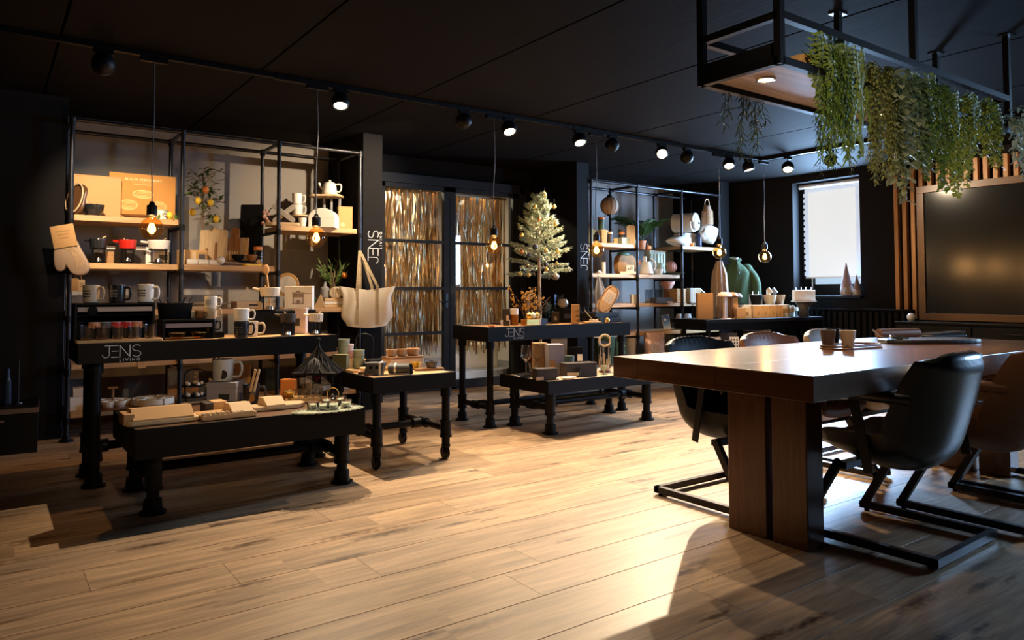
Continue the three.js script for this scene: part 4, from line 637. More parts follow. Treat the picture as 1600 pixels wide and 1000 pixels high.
// ---------- lower boards of the left shelves ----------
LX([1.379,0.383], (x, w) => flatBoard(x, h3, -6.6, w, 0.25, 0.022, 'pale board lying on the third shelf behind the mug table', m.pale));
LX([1.555,0.301], (x, w) => { O('oval_platter', 'pale oval platter lying on the boards of the third shelf', 'platter', lathe([[0, 0], [0.1, 0.004], [0.17, 0.022], [0.168, 0.026], [0.1, 0.01], [0, 0.009]], 28).scale(1, 1, 0.6), m.cream, x, h3 + 0.024, -6.55); });
LX([1.861,0.199], (x, w) => boxT(x, h3, -6.6, w, 0.06, 0.2, 'flat pale box with small dark print on the third shelf', m.pale, { lid: 0.5, sticker: m.ink, sx: 0.2 }));
LX([2.041,0.194], (x, w) => boxT(x, h3, -6.62, w, 0.045, 0.2, 'second flat pale box beside the tall fondue stand', m.pale, { lid: 0.5 }));
{ const t = T('pennant_garland', 'two small pale triangular pennants standing behind the fondue stand', 'pennants', 1.88,1.056,-6.7, CR); for (const [x, y, s] of [[-0.03, 0, 0.055], [0.02, 0.06, 0.045]]) M(t, 'pennant', poly([[x - s / 2, y], [x + s / 2, y], [x + s * 0.15, y + s]], 0.004), m.paper); }
for (let k = 0; k < 3; k++) LX([2.641,0.24], (x, w) => boxT(x + 0.004 * k, h3 + k * 0.028, -6.55 + 0.005 * k, w, 0.026, 0.2, ['lowest', 'middle', 'topmost'][k] + ' flat box of the stack under the grey bottle', k % 2 ? m.paper : m.kraftl, { lid: 0.6 }));
{ const [x, y, z, w, h] = [2.558,1.023,-6.52,0.089,0.149]; bottle(x, h3 + 0.086, z, w * 0.95, h, 'dull grey bottle on a stack of flat boxes', m.grey); }
LX([2.659,0.107], (x, w) => { const t = T('wrapped_soap', 'pale wrapped bundle beside the grey bottle', 'bundle', x, h3 + 0.086, -6.48, CR); M(t, 'body', ex(new THREE.Shape().absarc(0, 0.05, 0.05, 0, 6.28), 0.06, 0.01).scale(1, 0.95, 1), m.cream); for (const s of [-0.02, 0.02]) M(t, 'string', tube([[s, 0, 0.066], [s * 0.5, 0.05, 0.068], [s, 0.1, 0.064]], 0.002, 8, 5), m.kraftd); });
LX([2.471,0.097], (x, w) => O('paper_fan', 'small kraft paper fan leaning before the stacked boxes', 'ornament', poly([[-0.05, 0], [0.05, 0], [0.01, 0.12]], 0.01, 0.002), m.kraftl, x, h3, -6.42, CR));
{ // lemon plant in a pot on the right
  const [x, y, z] = [2.686,1.026,-6.66], t = T('potted_lemon', 'potted lemon plant with narrow leaves and two fruits at the right end of the shelf', 'plant', x, h3, z), L = [], st = [];
  for (let i = 0; i < 26; i++) { const a = rnd(6.283), l = rnd(0.1, 0.3), e = V(l * 0.5 * Math.cos(a), 0.2 + l * 0.8, l * 0.5 * Math.sin(a)); st.push(tube([[0, 0.1, 0], [e.x * 0.4, e.y * 0.7, e.z * 0.4], e.toArray()], 0.0025, 6, 5)); for (let k = 0; k < 3; k++) L.push([V(0, 0.12, 0).lerp(e, 0.5 + 0.22 * k), V(Math.cos(a) * 0.6 + rnd(-0.5, 0.5), rnd(0.2, 1), Math.sin(a) * 0.6).normalize(), V(0, 0.3, 1), rnd(0.07, 0.12), 0.014, 0.25]); }
  M(t, 'pot', lathe([[0, 0], [0.06, 0], [0.075, 0.11], [0.07, 0.11], [0.06, 0.1], [0, 0.1]]), m.blackmatt); M(t, 'stems', mg(st), m.bark); M(t, 'foliage', leafGeo(L), leafM([0.1, 0.17, 0.04])).userData.kind = 'stuff'; M(t, 'lemon', sp(0.03, 0.03, 0.15, 0.09).scale(1, 1, 1), m.orange); M(t, 'lemon', sp(0.03, 0.1, 0.3, 0.06), m.orange); }
O('green_pot', 'small green pot at the left foot of the grey bottle stack', 'pot', lathe([[0, 0], [0.03, 0], [0.04, 0.08], [0.036, 0.08], [0.03, 0.01], [0, 0.008]]), m.green, 2.469,0.981,-6.6);
// bottom boards
{ const t = T('serving_dish', 'round wooden tray of small white bowls with a wooden handle on the bottom left shelf', 'serving set', 0.819,0.238,-6.45), [x, y, z, w, h] = [0.81,0.228,-6.45,0.279,0.134]; t.position.y = h5; const r = w * 0.42;
  M(t, 'tray', wd(cy(r * 1.08, r * 1.05, 0.014, 0, 0, 0, 32)), m.acacia); for (let i = 0; i < 6; i++) M(t, 'bowl', lathe([[0, 0], [0.036, 0], [0.05, 0.05], [0.046, 0.05], [0.034, 0.008], [0, 0.008]]).translate(r * 0.68 * Math.cos(i * 1.047), 0.014, r * 0.68 * Math.sin(i * 1.047)), m.cream); M(t, 'handle', mg(cy(0.009, 0.012, 0.14, 0, 0.014, 0), rod([-0.035, 0.155, 0], [0.035, 0.155, 0], 0.011, 10)), m.acacia); }
{ const [x, y, z, w, h] = [1.102,0.205,-6.42,0.332,0.097], t = T('segmented_dish', 'large round dish of white segments on a wooden base on the bottom left shelf', 'serving set', x, h5, z), r = w * 0.46; M(t, 'base', wd(cy(r * 1.04, r, 0.012, 0, 0, 0, 36)), m.acacia); M(t, 'centre_bowl', lathe([[0, 0.012], [r * 0.4, 0.012], [r * 0.44, 0.055], [r * 0.4, 0.055], [r * 0.36, 0.02], [0, 0.02]], 28), m.cream);
  for (let i = 0; i < 5; i++) { const a0 = i * 1.2566 + 0.05, a1 = a0 + 1.16, s = new THREE.Shape(); s.absarc(0, 0, r, a0, a1); s.absarc(0, 0, r * 0.48, a1, a0, true); const q = new THREE.Path(); q.absarc(0, 0, r * 0.96, a0 + 0.04, a1 - 0.04); q.absarc(0, 0, r * 0.53, a1 - 0.06, a0 + 0.06, true); const wall = s.clone(); wall.holes.push(q); M(t, 'segment', mg(new THREE.ExtrudeGeometry(wall, { depth: 0.05, bevelEnabled: false }), new THREE.ExtrudeGeometry(s, { depth: 0.008, bevelEnabled: false })).rotateX(-Math.PI / 2).translate(0, 0.012, 0), m.cream); } }
LX([1.387,0.246], (x, w) => boxT(x, h5, -6.75, w, 0.26, 0.05, 'kraft box behind the two-tier stand on the bottom shelf', m.kraft, { lid: 0.02, sticker: m.kraftd, sx: 0, sy: 0.6 }));
LX([1.4,0.21], (x, w) => { const t = T('tiered_stand', 'black two-tier wire stand with small cakes on the bottom shelf', 'stand', x, h5, -6.5); M(t, 'frame', mg(tube([[-0.04, 0, 0], [-0.04, 0.24, 0], [0.1, 0.24, 0], [0.1, 0.12, 0]], 0.006, 20, 6)), m.black); for (const y of [0.03, 0.12]) { const d = M(t, 'tier', cy(0.12 - y * 0.25, 0.12 - y * 0.25, 0.01, 0.02, y, 0, 24), m.blackmatt); for (let i = 0; i < 5; i++) M(d, 'cake', sp(0.018, 0.02 + 0.06 * Math.cos(i * 1.26), y + 0.02, 0.06 * Math.sin(i * 1.26), 8), m.cream); } });
for (const [u, s, L] of [[344, 1, 'round wooden stand with a knob behind the big spotted mug'], [330, 0.8, 'small wooden mushroom-shaped stand left of the big spotted mug']]) { const [x] = [1.61,0.332,-6.5]; const t = T('cake_stand', L, 'stand', x + (u - 340) * 0.006, h5, -6.5 - (1 - s) * 0.1); M(t, 'plate', wd(cy(0.09 * s, 0.085 * s, 0.014, 0, 0.14 * s, 0, 28)), m.pale); M(t, 'foot', lathe([[0, 0], [0.05 * s, 0], [0.012, 0.03], [0.01, 0.14 * s], [0, 0.14 * s]]), m.pale); M(t, 'knob', mg(cy(0.008, 0.008, 0.04, 0, 0.15 * s, 0), sp(0.014, 0, 0.2 * s, 0, 10)), m.oak); }
board(1.829,0.157,-6.68, 0.2, 0.31, 0.025, 'oak cutting board with a round hole, standing behind the big spotted mug', m.bamboo, { r: 0.03, hole: [-0.28, 0.82, 0.026], lean: 0.12 });
board(1.981,0.134,-6.76, 0.12, 0.27, 0.012, 'grey slate slab beside the holed cutting board', m.slate, { plain: 1, r: 0.004, lean: 0.12 });
LX([2.136,0.111], (x, w) => boxT(x, h5, -6.75, w, 0.2, 0.06, 'dull dark green box at the back of the bottom shelf', m.darkgreen, { lid: 0.02 }));
LX([0.543,0.085], (x, w) => { boxT(0.6, h5, -6.55, 0.13, 0.1, 0.13, 'white box at the left end of the bottom shelf', m.paper, { lid: 0.3 }); boxT(0.61, h5 + 0.102, -6.55, 0.11, 0.065, 0.11, 'smaller cream box on the white box at the bottom left', m.cream, { lid: 0.4 }); });
LX([2.1,0.16], (x, w) => flatBoard(x, h4, -6.5, 0.2, 0.2, 0.02, 'short board at the right part of the fourth shelf', m.oak));
{ const x = 2.55, t = T('cloth_bundle', 'striped cream cloth draped over the bottom right shelf', 'cloth', x, h5, -6.5); M(t, 'folds', surf((u, v) => [(u - 0.5) * 0.5 * (1 - 0.3 * v), 0.015 + 0.13 * (1 - v) * (1 + 0.25 * Math.sin(u * 14)) * Math.sin(Math.min(1, u * 1.2 + 0.1) * 3.1) + 0.004, -0.18 + 0.36 * v + 0.03 * Math.sin(u * 9)], 30, 14), std([0.6, 0.52, 0.42], 0.9, 0, { side: THREE.DoubleSide })); for (const k of [0.25, 0.5, 0.75]) M(t, 'stripe', tube(Array.from({ length: 10 }, (_, i) => { const u = 0.08 + i * 0.09, v = k; return [(u - 0.5) * 0.5 * (1 - 0.3 * v), 0.023 + 0.13 * (1 - v) * (1 + 0.25 * Math.sin(u * 14)) * Math.sin(Math.min(1, u * 1.2 + 0.1) * 3.1), -0.18 + 0.36 * v + 0.03 * Math.sin(u * 9)]; }), 0.004, 20, 5), m.taupecloth); }

// ---------- on the mug table (top at 0.82) ----------
const TJ = 0.82;
function riser(label, u, mt, L, w, h, d, x, z, band) { const t = T('display_riser', label, 'riser', x, TJ, z); M(t, 'top', bx(w, 0.012, d, 0, h - 0.012, 0, 0.002), m.black); for (const s of [-1, 1]) M(t, 'side', bx(0.012, h - 0.012, d, s * (w / 2 - 0.006), 0, 0), m.black); M(t, 'back', bx(w - 0.024, h - 0.012, 0.008, 0, 0, -d / 2 + 0.004), m.blackmatt); M(t, 'label_strip', bx(w - 0.03, 0.026, 0.004, 0, h - 0.05, d / 2 - 0.004), band, 'pale strip of small lettering'); return t; }
const strip = std([0.42, 0.33, 0.28], 0.7);
{ const g = [0.625,0.419]; const t = riser('black riser with a pale strip carrying three mugs', 0, 0, 0, g[1], 0.225, 0.2, g[0], -4.96, strip); M(t, 'round_seal', rt(cy(0.026, 0.026, 0.004, 0, 0, 0, 20), Math.PI / 2).translate(-0.12, 0.18, 0.1), m.blackmatt);
  mug(0.515,1.02,-4.92,0.12,0.105, 'beige printed mug, leftmost on the riser', m.beige, { print: m.ink }); mug(0.654,1.018,-4.92,0.127,0.107, 'black printed mug in the middle of the riser', m.blackglaze, { print: m.grey }); mug(0.807,1.016,-4.92,0.129,0.11, 'white printed mug, rightmost on the riser', m.white, { print: m.ink });
  names.mug; scene.children.slice(-3).forEach(o => { o.position.y = TJ + 0.226; });
  const tray = flatBoard((g[0] + 0.01), TJ, -4.775, g[1] + 0.02, 0.11, 0.016, 'long pale tray of empty tumblers before the riser', m.oak, { name: 'tray', cat: 'tray', r: 0.01 });
  const tum = lathe([[0, 0], [0.027, 0], [0.034, 0.082], [0.0325, 0.082], [0.026, 0.006], [0, 0.005]], 22); const pos = [134, 159, 184, 209, 234], word = ['leftmost', 'second', 'middle', 'fourth', 'rightmost'];
  [[0.465,0.849,-4.775], [0.544,0.846,-4.775], [0.626,0.843,-4.775], [0.709,0.84,-4.775], [0.794,0.837,-4.775]].forEach((p, i) => O('tumbler', word[i] + ' clear tumbler on the long tray', 'glass', tum, m.glass, p[0], TJ + 0.017, p[2]));
  const lid = [m.terracotta, m.darkgrey, m.red, m.red, m.terracotta];
  [[0.519,0.872,-4.87], [0.575,0.87,-4.87], [0.631,0.868,-4.87], [0.689,0.866,-4.87], [0.74,0.865,-4.87]].forEach((p, i) => { const t2 = T('spice_jar', word[i] + ' spice jar under the riser behind the tumblers, ' + ['rust lid', 'grey lid', 'bright red lid', 'red lid', 'rust lid'][i], 'jar', p[0], TJ, p[2] - 0.02); M(t2, 'jar', cy(0.03, 0.03, 0.075, 0, 0, 0), m.darkbox); M(t2, 'lid', cy(0.033, 0.033, 0.035, 0, 0.076, 0, 22), lid[i]); M(t2, 'lid_top', cy(0.029, 0.029, 0.002, 0, 0.111, 0, 22), m.pinkbox); });
}
{ const g = [1.023,0.298]; riser('lower black riser with a grey strip, right of the tumblers', 0, 0, 0, g[1], 0.12, 0.2, g[0], -4.92, std([0.2, 0.17, 0.19], 0.6));
  for (const [k, L] of ['left gold-rimmed tea glass under the lower riser', 'right gold-rimmed tea glass under the lower riser'].entries()) { const t = T('tea_glass', L, 'glass', g[0] - 0.06 + k * 0.13, TJ, -4.87); M(t, 'bowl', lathe([[0, 0], [0.03, 0], [0.05, 0.035], [0.049, 0.036], [0.028, 0.004], [0, 0.004]]), m.amberglass); M(t, 'rim', new THREE.TorusGeometry(0.05, 0.002, 6, 24).rotateX(Math.PI / 2).translate(0, 0.036, 0), m.gold); }
  const t = T('black_basket', 'black wire basket with bits on the lower riser', 'basket', g[0] - 0.06, TJ + 0.121, -4.94); M(t, 'tub', lathe([[0, 0], [0.08, 0], [0.09, 0.1], [0.086, 0.1], [0.076, 0.008], [0, 0.006]], 20).scale(1.15, 1, 0.7), m.blackmatt); M(t, 'rim', new THREE.TorusGeometry(0.09, 0.004, 6, 24).rotateX(Math.PI / 2).scale(1.15, 1, 0.7).translate(0, 0.1, 0), m.metal); for (let i = 0; i < 6; i++) M(t, 'cutlery', rod([0.06 * Math.cos(i * 1.1), 0.08, 0.04 * Math.sin(i * 1.1)], [0.1 * Math.cos(i * 1.1), 0.135, 0.06 * Math.sin(i * 1.1)], 0.004, 6), m.metal);
  bowl(1.056,1.004,-4.98, 0.09, 0.045, 'small pale bowl standing behind the black basket', m.cream); scene.children.at(-1).position.y = TJ + 0.121;
  mug(g[0] + 0.09, TJ + 0.121, -4.92, 0.075, 0.05, 'small brown cup at the right end of the lower riser', m.acacia); }
{ const [x, y, z, w, h] = [1.182,0.962,-4.92,0.107,0.074]; const n = [['lowest dark cup of the leaning cup stack', m.blackglaze, 0], ['brown cup in the middle of the leaning stack', m.beige, 0.055], ['white printed cup on top of the leaning stack', m.white, 0.125]]; for (const [L, mt, dy] of n) { const c = mug(x + dy * 0.02, TJ + 0.06 + dy, z, w, 0.078, L, mt, { print: dy > 0.1 ? m.grey : 0 }); if (!dy) c.position.y = TJ + 0.035; }
  O('mug_plinth', 'low dark block under the leaning cup stack', 'block', bx(0.12, 0.034, 0.12, 0, 0, 0, 0.003), m.blackmatt, x, TJ, z); }
{ const [x, y, z, w, h] = [1.341,0.82,-4.775,0.135,0.077]; mug(x, TJ, z, w * 0.95, 0.1, 'black mug under the white one at the table front', m.blackglaze, { print: m.darkgrey }); mug(x, TJ + 0.101, z, w, 0.083, 'white mug on top of the black one at the table front', m.white, { rk: 0.36 }); }
mug(1.433,0.82,-4.789,0.128,0.099, 'beige mug with a wide handle behind the black and white pair', m.beige, { rk: 0.32 }); scene.children.at(-1).position.z -= 0.07;
{ const g = [1.632,0.254]; const t = T('display_block', 'black block riser carrying the white fondue set and its box', 'riser', g[0] + 0.06, TJ, -5.09); M(t, 'block', bx(g[1] + 0.16, 0.16, 0.18, 0, 0, 0, 0.003), m.black); M(t, 'top_mat', bx(g[1] + 0.14, 0.004, 0.16, 0, 0.16, 0), m.blackmatt);
  const [x, y, z, w, h] = [1.555,0.992,-5.03,0.188,0.162]; fondue(x, TJ + 0.165, z, w, h, 'cream fondue set on the black block riser', m.cream, { forks: 1, fm: m.oak, fx: -1 });
  const [a, b, c, w2, h2_] = [1.793,0.991,-5.1,0.205,0.164]; const f = boxT(a + 0.02, TJ + 0.165, c, w2 * 0.95, h2_, 0.06, 'white carton printed with a fondue pot on the block riser', m.paper, { lid: 0.02, ry: CR });
  M(f, 'printed_picture', mg(bx(0.08, 0.028, 0.001, 0, 0.085, 0.0335), bx(0.09, 0.006, 0.001, 0, 0.115, 0.0335), bx(0.03, 0.01, 0.001, 0.0, 0.122, 0.0335), bx(0.06, 0.004, 0.001, 0.06, 0.11, 0.0335), bx(0.006, 0.05, 0.001, -0.035, 0.04, 0.0335), bx(0.006, 0.05, 0.001, 0.035, 0.04, 0.0335), bx(0.085, 0.006, 0.001, 0, 0.038, 0.0335), bx(0.02, 0.02, 0.001, 0, 0.045, 0.0335)), m.taupecloth, 'dark printed picture of a pot on a stand');
  const s = T('wooden_spoon', 'wooden spoon standing behind the cream fondue set', 'spoon', x + 0.06, TJ + 0.165, z - 0.09, CR); M(s, 'handle', rod([0, 0, 0], [-0.03, 0.26, 0], 0.006, 7), m.oak); M(s, 'bowl', sp(0.03).scale(0.75, 1.2, 0.35).translate(-0.034, 0.28, 0), m.oak); }
fondue(1.618,0.82,-4.823,0.145,0.153, 'black and brass fondue set at the front of the mug table', m.darkbox, { forks: 1, fx: -1 });
{ const [x, y, z, w, h] = [1.78,0.82,-4.886,0.167,0.167]; const f = boxT(x, TJ, z - 0.14, w * 0.75, h * 1.05, 0.08, 'pale pink carton behind the ribbed fondue set', m.pinkbox, { lid: 0.02, ry: CR, sticker: m.ink, sx: 0.0, sy: 0.3 });
  const r = fondue(1.822,0.82,-4.854,0.131,0.149, 'white ribbed fondue set at the right end of the mug table', m.cream, { forks: 2 });
  const q = []; for (let i = 0; i < 28; i++) { const a = i / 28 * 6.283, W = [1.822,0.82,-4.854,0.131,0.149][3], Hh = [1.822,0.82,-4.854,0.131,0.149][4], R = W * 0.36, cx = W * 0.5 - R; q.push(rod([cx + R * 0.9 * Math.cos(a), Hh * 0.6, R * 0.9 * Math.sin(a)], [cx + R * 1.0 * Math.cos(a), Hh * 0.9, R * 1.0 * Math.sin(a)], 0.004, 5)); } M(r, 'ribs', mg(q), m.white).userData.kind = 'stuff'; }

// ---------- on the low bench of boards (top at 0.44) ----------
const TB = 0.44;
function sleeve(t, x, w, y, d, mt, holes = 0) { // folded kraft band round a board
  M(t, 'kraft_sleeve', poly([[-d * 0.5, 0.012], [-d * 0.36, y + 0.012], [d * 0.1, y + 0.018], [d * 0.52, 0.03], [d * 0.5, 0.012]], w - 0.004, 0.002).rotateY(-Math.PI / 2).translate(x + w / 2 - 0.002, 0, 0), mt);
  for (let k = 0; k < holes; k++) M(t, 'grip_hole', tr(cy(0.026, 0.026, 0.003, 0, 0, 0, 20).scale(1.25, 1, 0.8).rotateX(Math.atan2(y - 0.012, d * 0.42)), x + (holes > 1 ? (k - 0.5) * w * 0.45 : 0), y * 0.72 + 0.0125, d * 0.235), m.ink);
}
{ const g = [0.744,0.333]; const t = T('serving_board', 'long serving board in a kraft sleeve with two dark grip holes, bench left', 'board', g[0], TB, -4.13, 0.02); M(t, 'panel', wd(ex(rrect(g[1], 0.17, 0.03), 0.026, 0.006).rotateX(-Math.PI / 2).translate(0, 0, 0.085)), m.pale); sleeve(t, 0, g[1] * 0.86, 0.06, 0.16, m.kraft, 2); M(t, 'end_flap', bx(0.05, 0.055, 0.14, -g[1] * 0.47, 0.006, 0, 0.004), m.kraftd); }
{ const g = [1.057,0.28]; const t = T('bread_board', 'bread board with a toothed edge and a kraft sleeve, in the middle of the bench', 'board', g[0], TB, -4.1, 0.02); M(t, 'panel', wd(bx(g[1], 0.026, 0.18, 0, 0, 0, 0.004)), m.oak); for (let i = 0; i < 9; i++) M(t, 'tooth', wd(bx(0.016, 0.012, 0.03, -g[1] * 0.46 + i * 0.024, 0.026, 0.07, 0.002)), m.pale); sleeve(t, g[1] * 0.24, g[1] * 0.4, 0.05, 0.17, m.kraftl, 1); }
{ const g = [1.038,0.118]; const t = T('knife_box', 'small dark block in a kraft band behind the toothed board', 'box', g[0], TB, -4.27, 0.05); M(t, 'block', bx(g[1], 0.06, 0.1, 0, 0, 0, 0.003), m.darkbox); M(t, 'band', bx(g[1] * 0.6, 0.064, 0.104, 0.02, -0.0, 0, 0.002), m.kraft); }
{ const g = [1.377,0.305]; const t = T('serving_board', 'pale pointed board with a kraft sleeve at the right middle of the bench', 'board', g[0], TB, -4.22, 0.05); const s = new THREE.Shape(); const W = g[1]; s.moveTo(-W / 2, -0.06); s.lineTo(W * 0.3, -0.075); s.lineTo(W / 2, -0.02); s.lineTo(W / 2, 0.03); s.lineTo(W * 0.3, 0.075); s.lineTo(-W / 2, 0.06); M(t, 'panel', wd(ex(s, 0.024, 0.003).rotateX(-Math.PI / 2)), m.pale); sleeve(t, -W * 0.12, W * 0.36, 0.05, 0.15, m.kraftl, 1); }
{ const [x, y, z, w, h] = [1.227,0.44,-4.583,0.19,0.101], t = boxT(x, TB, z - 0.16, w * 0.95, 0.115, 0.16, 'grey carton with dark print under the big spotted mug', m.greybox, { lid: 0.3, ry: CR, sticker: m.ink, sx: 0.1, sy: 0.08 }); const [a, b, c, w2, h2_] = [1.417,0.44,-5.25,0.182,0.133]; mug(x + 0.005, TB + 0.117, z - 0.16, w2 * 1.02, 0.135, 'big grey mug with a dark round spot standing on a carton', m.stoneware, { dot: m.ink, rk: 0.35 });
  const st = T('cheese_sticks', 'two wooden sticks in the big spotted mug', 'sticks', x - 0.03, TB + 0.2, z - 0.16, CR); for (const [k, q] of [[-0.07, 0.09], [-0.02, 0.095]]) M(st, 'stick', rod([0, 0, 0], [k, q, 0.01], 0.006, 7), m.pale); }
mug(1.32,0.44,-4.359,0.139,0.116, 'big black mug with a gold dot beside the pointed board', m.blackglaze, { dot: m.gold, rk: 0.36, taper: 0.88 }); scene.children.at(-1).position.z -= 0.12;
{ const [x, y, z] = [1.197,0.6,-3.917,0.034,0.03]; const t = T('cutlery_pair', 'two pale wooden sticks standing in the big black mug', 'sticks', 1.27, TB + 0.08, -4.42, CR); for (const k of [0, 0.022]) M(t, 'stick', rod([0.01 + k, 0, 0], [0.04 + k, 0.13, 0], 0.008, 8), m.pale); }
{ const [x, y, z, w, h] = [1.6,0.44,-4.338,0.241,0.062], t = T('tapas_tray', 'orange wooden tray with a row of small shot glasses on the bench', 'tray', x, TB, z - 0.02, -0.2); M(t, 'tray', wd(mg(ex(rrect(w, 0.13, 0.04), 0.014, 0.003).rotateX(-Math.PI / 2).translate(0, 0.005, 0.065), ex(rrect(w * 0.8, 0.09, 0.03), 0.012, 0.002).rotateX(-Math.PI / 2).translate(-0.01, 0.018, 0.045))), m.bamboo); const sg = lathe([[0, 0], [0.016, 0], [0.02, 0.05], [0.0188, 0.05], [0.015, 0.005], [0, 0.004]], 16);
  for (let i = 0; i < 5; i++) { const o = O('shot_glass', ['leftmost', 'second', 'middle', 'fourth', 'rightmost'][i] + ' small shot glass on the orange tray', 'glass', sg, m.glass, x - w * 0.36 + i * w * 0.15, TB + 0.032, z - 0.015 + 0.012 * i); }
  const b = boxT(x - 0.07, TB, z - 0.14, 0.09, 0.13, 0.05, 'orange carton standing behind the shot glasses', m.orange, { ry: CR, lid: 0.02 }); const bw = bowl(x - 0.1, TB + 0.032, z - 0.04, 0.075, 0.04, 'small brass bowl at the left end of the orange tray', m.gold); }
{ // ornate birdcage lantern
  const [x, y, z, w, h] = [1.726,0.422,-4.5,0.22,0.297], t = T('lantern', 'ornate black metal lantern with a scrolled domed roof on the bench', 'lantern', x, TB, z, CR), k = 0.115, y1 = 0.15;
  M(t, 'base', bx(0.24, 0.02, 0.22, 0, 0, 0, 0.004), m.black); for (const sx of [-1, 1]) for (const sz of [-1, 1]) M(t, 'post', rod([sx * k, 0.02, sz * k * 0.9], [sx * k, y1, sz * k * 0.9], 0.008, 8), m.black);
  M(t, 'pane', bx(0.22, 0.13, 0.003, 0, 0.02, 0.104), m.greyglass); M(t, 'pane', bx(0.003, 0.13, 0.2, -0.116, 0.02, 0), m.greyglass); M(t, 'cornice', bx(0.27, 0.016, 0.25, 0, y1, 0, 0.004), m.black);
  const rf = [], prof = a => [0.13 * (1 - a) ** 1.4 + 0.02 * (1 - a), y1 + 0.016 + 0.17 * a];
  for (let i = 0; i < 16; i++) { const a = i / 16 * 6.283; rf.push(tube([0, 0.25, 0.5, 0.75, 1].map(q => { const [r, yy] = prof(q); return [r * Math.cos(a + q * 0.5), yy, r * Math.sin(a + q * 0.5)]; }), 0.0035, 10, 5), tube([0, 0.25, 0.5, 0.75, 1].map(q => { const [r, yy] = prof(q); return [r * Math.cos(a - q * 0.5), yy, r * Math.sin(a - q * 0.5)]; }), 0.0035, 10, 5)); }
  M(t, 'roof_scrolls', mg(rf), m.metal); M(t, 'roof_shell', lathe([0, 0.2, 0.4, 0.6, 0.8, 1].map(q => { const p = prof(q); return [Math.max(0.001, p[0] - 0.01), p[1]]; }), 20), m.blackmatt); M(t, 'finial', mg(cy(0.004, 0.008, 0.03, 0, y1 + 0.18, 0), sp(0.012, 0, y1 + 0.215, 0, 10)), m.black);
  const arch = []; for (const q of [0.03, 0.02, 0.01]) arch.push(tube([[-q, y1 + 0.02, 0.122], [-q * 1.1, y1 + 0.07, 0.105], [0, y1 + 0.105, 0.085], [q * 1.1, y1 + 0.07, 0.105], [q, y1 + 0.02, 0.122]], 0.003, 14, 5)); M(t, 'scroll_arch', mg(arch), m.grey);
  O('red_heart', 'small red heart inside the ornate lantern', 'ornament', mg(sp(0.014, -0.009, 0.02, 0, 10), sp(0.014, 0.009, 0.02, 0, 10), cy(0.02, 0.001, 0.024, 0, -0.006, 0, 12).scale(1, 1, 0.6)), m.red, x - 0.03, TB + 0.11, z + 0.05); O('white_candle', 'stub of white candle inside the ornate lantern', 'candle', mg(cy(0.03, 0.03, 0.06, 0, 0, 0), cy(0.001, 0.001, 0.01, 0, 0.06, 0, 5)), m.wax, x, TB + 0.021, z); }
{ const d = T('lace_doily', 'pale green lace mat under the glass tealight cups at the bench end', 'mat', 1.579,0.443,-3.94); const r = []; for (let i = 0; i < 28; i++) { const a = i / 28 * 6.283; r.push(new THREE.TorusGeometry(0.016, 0.0025, 5, 12).rotateX(Math.PI / 2).translate(0.19 * Math.cos(a), 0.002, 0.09 * Math.sin(a))); } M(d, 'lace_edge', mg(r), m.sage).userData.kind = 'stuff'; M(d, 'cloth', cy(0.185, 0.185, 0.003, 0, 0, 0, 40).scale(1, 1, 0.47), m.sage); d.position.y = TB + 0.001; d.position.z -= 0.02;
  const cup = lathe([[0, 0], [0.03, 0], [0.037, 0.042], [0.034, 0.043], [0.026, 0.008], [0, 0.007]], 12); const P = [[1.513,0.445,-4.001], [1.551,0.445,-3.945], [1.605,0.445,-3.932], [1.691,0.445,-3.954], [1.636,0.445,-4.113], [1.722,0.445,-4.11]];
  P.forEach((p, i) => { const t = T('tealight_cup', ['leftmost front', 'second front', 'third front', 'rightmost front', 'left rear', 'right rear'][i] + ' cut glass tealight cup on the lace mat', 'candle holder', p[0], TB + 0.005, p[2] - 0.02); M(t, 'cup', cup, m.glass); M(t, 'tealight', cy(0.019, 0.019, 0.014, 0, 0.009, 0, 16), m.sage); }); }
{ const t = T('bell_ornament', 'small brass bell on a stand right of the lantern', 'ornament', 1.722,0.44,-4.247, CR); M(t, 'hoop', new THREE.TorusGeometry(0.035, 0.003, 6, 20).translate(0, 0.05, 0), m.gold); M(t, 'bell', lathe([[0.018, 0.02], [0.014, 0.035], [0.004, 0.048], [0, 0.05]]), m.steel); M(t, 'foot', cy(0.006, 0.025, 0.016, 0, 0, 0), m.black); }

// ---------- on the caster table (top at 0.575) ----------
const TC = 0.575;
{ const [x, y, z, w, h] = [2.055,0.575,-4.793,0.076,0.08], hh = h * 0.95; for (const [k, L, mt] of [[0, 'lowest brown cup of the front cup stack', m.beige], [1, 'rosy cup in the middle of the front stack', m.pinkclay], [2, 'topmost pale cup of the front stack', m.pinkbox]]) mug(x, TC + k * hh * 0.62, z, w, hh, L + ' on the caster table', mt, { hd: 0, rk: 0.48, taper: 0.8 }); }
{ const [x, y, z, w] = [2.167,0.575,-4.873,0.068,0.082]; mug(x, TC, z - 0.06, w, 0.085, 'terracotta cup just right of the front cup stack', m.terracotta, { hd: 0, rk: 0.48, taper: 0.82 }); }
for (const [u, L, n] of [[0, 'tall green ribbed cup stack at the left back of the caster table', 7], [1, 'short green ribbed cup stack behind the terracotta cup', 4]]) { const p = u ? [2.124,0.575,-4.78] : [2.023,0.575,-4.8]; const t = T('cup_stack', L, 'cups', p[0], TC, p[2]); for (let i = 0; i < n; i++) M(t, 'cup', lathe([[0, 0], [0.035, 0], [0.042, 0.05], [0.039, 0.05], [0.033, 0.005], [0, 0.005]], 20).translate(0, i * 0.026, 0), m.sage); }
boxT(1.958,0.575,-4.7, 0.1, 0.11, 0.08, 'dull olive carton at the left rear of the caster table', std([0.12, 0.11, 0.04], 0.8), { ry: CR, lid: 0.02 });
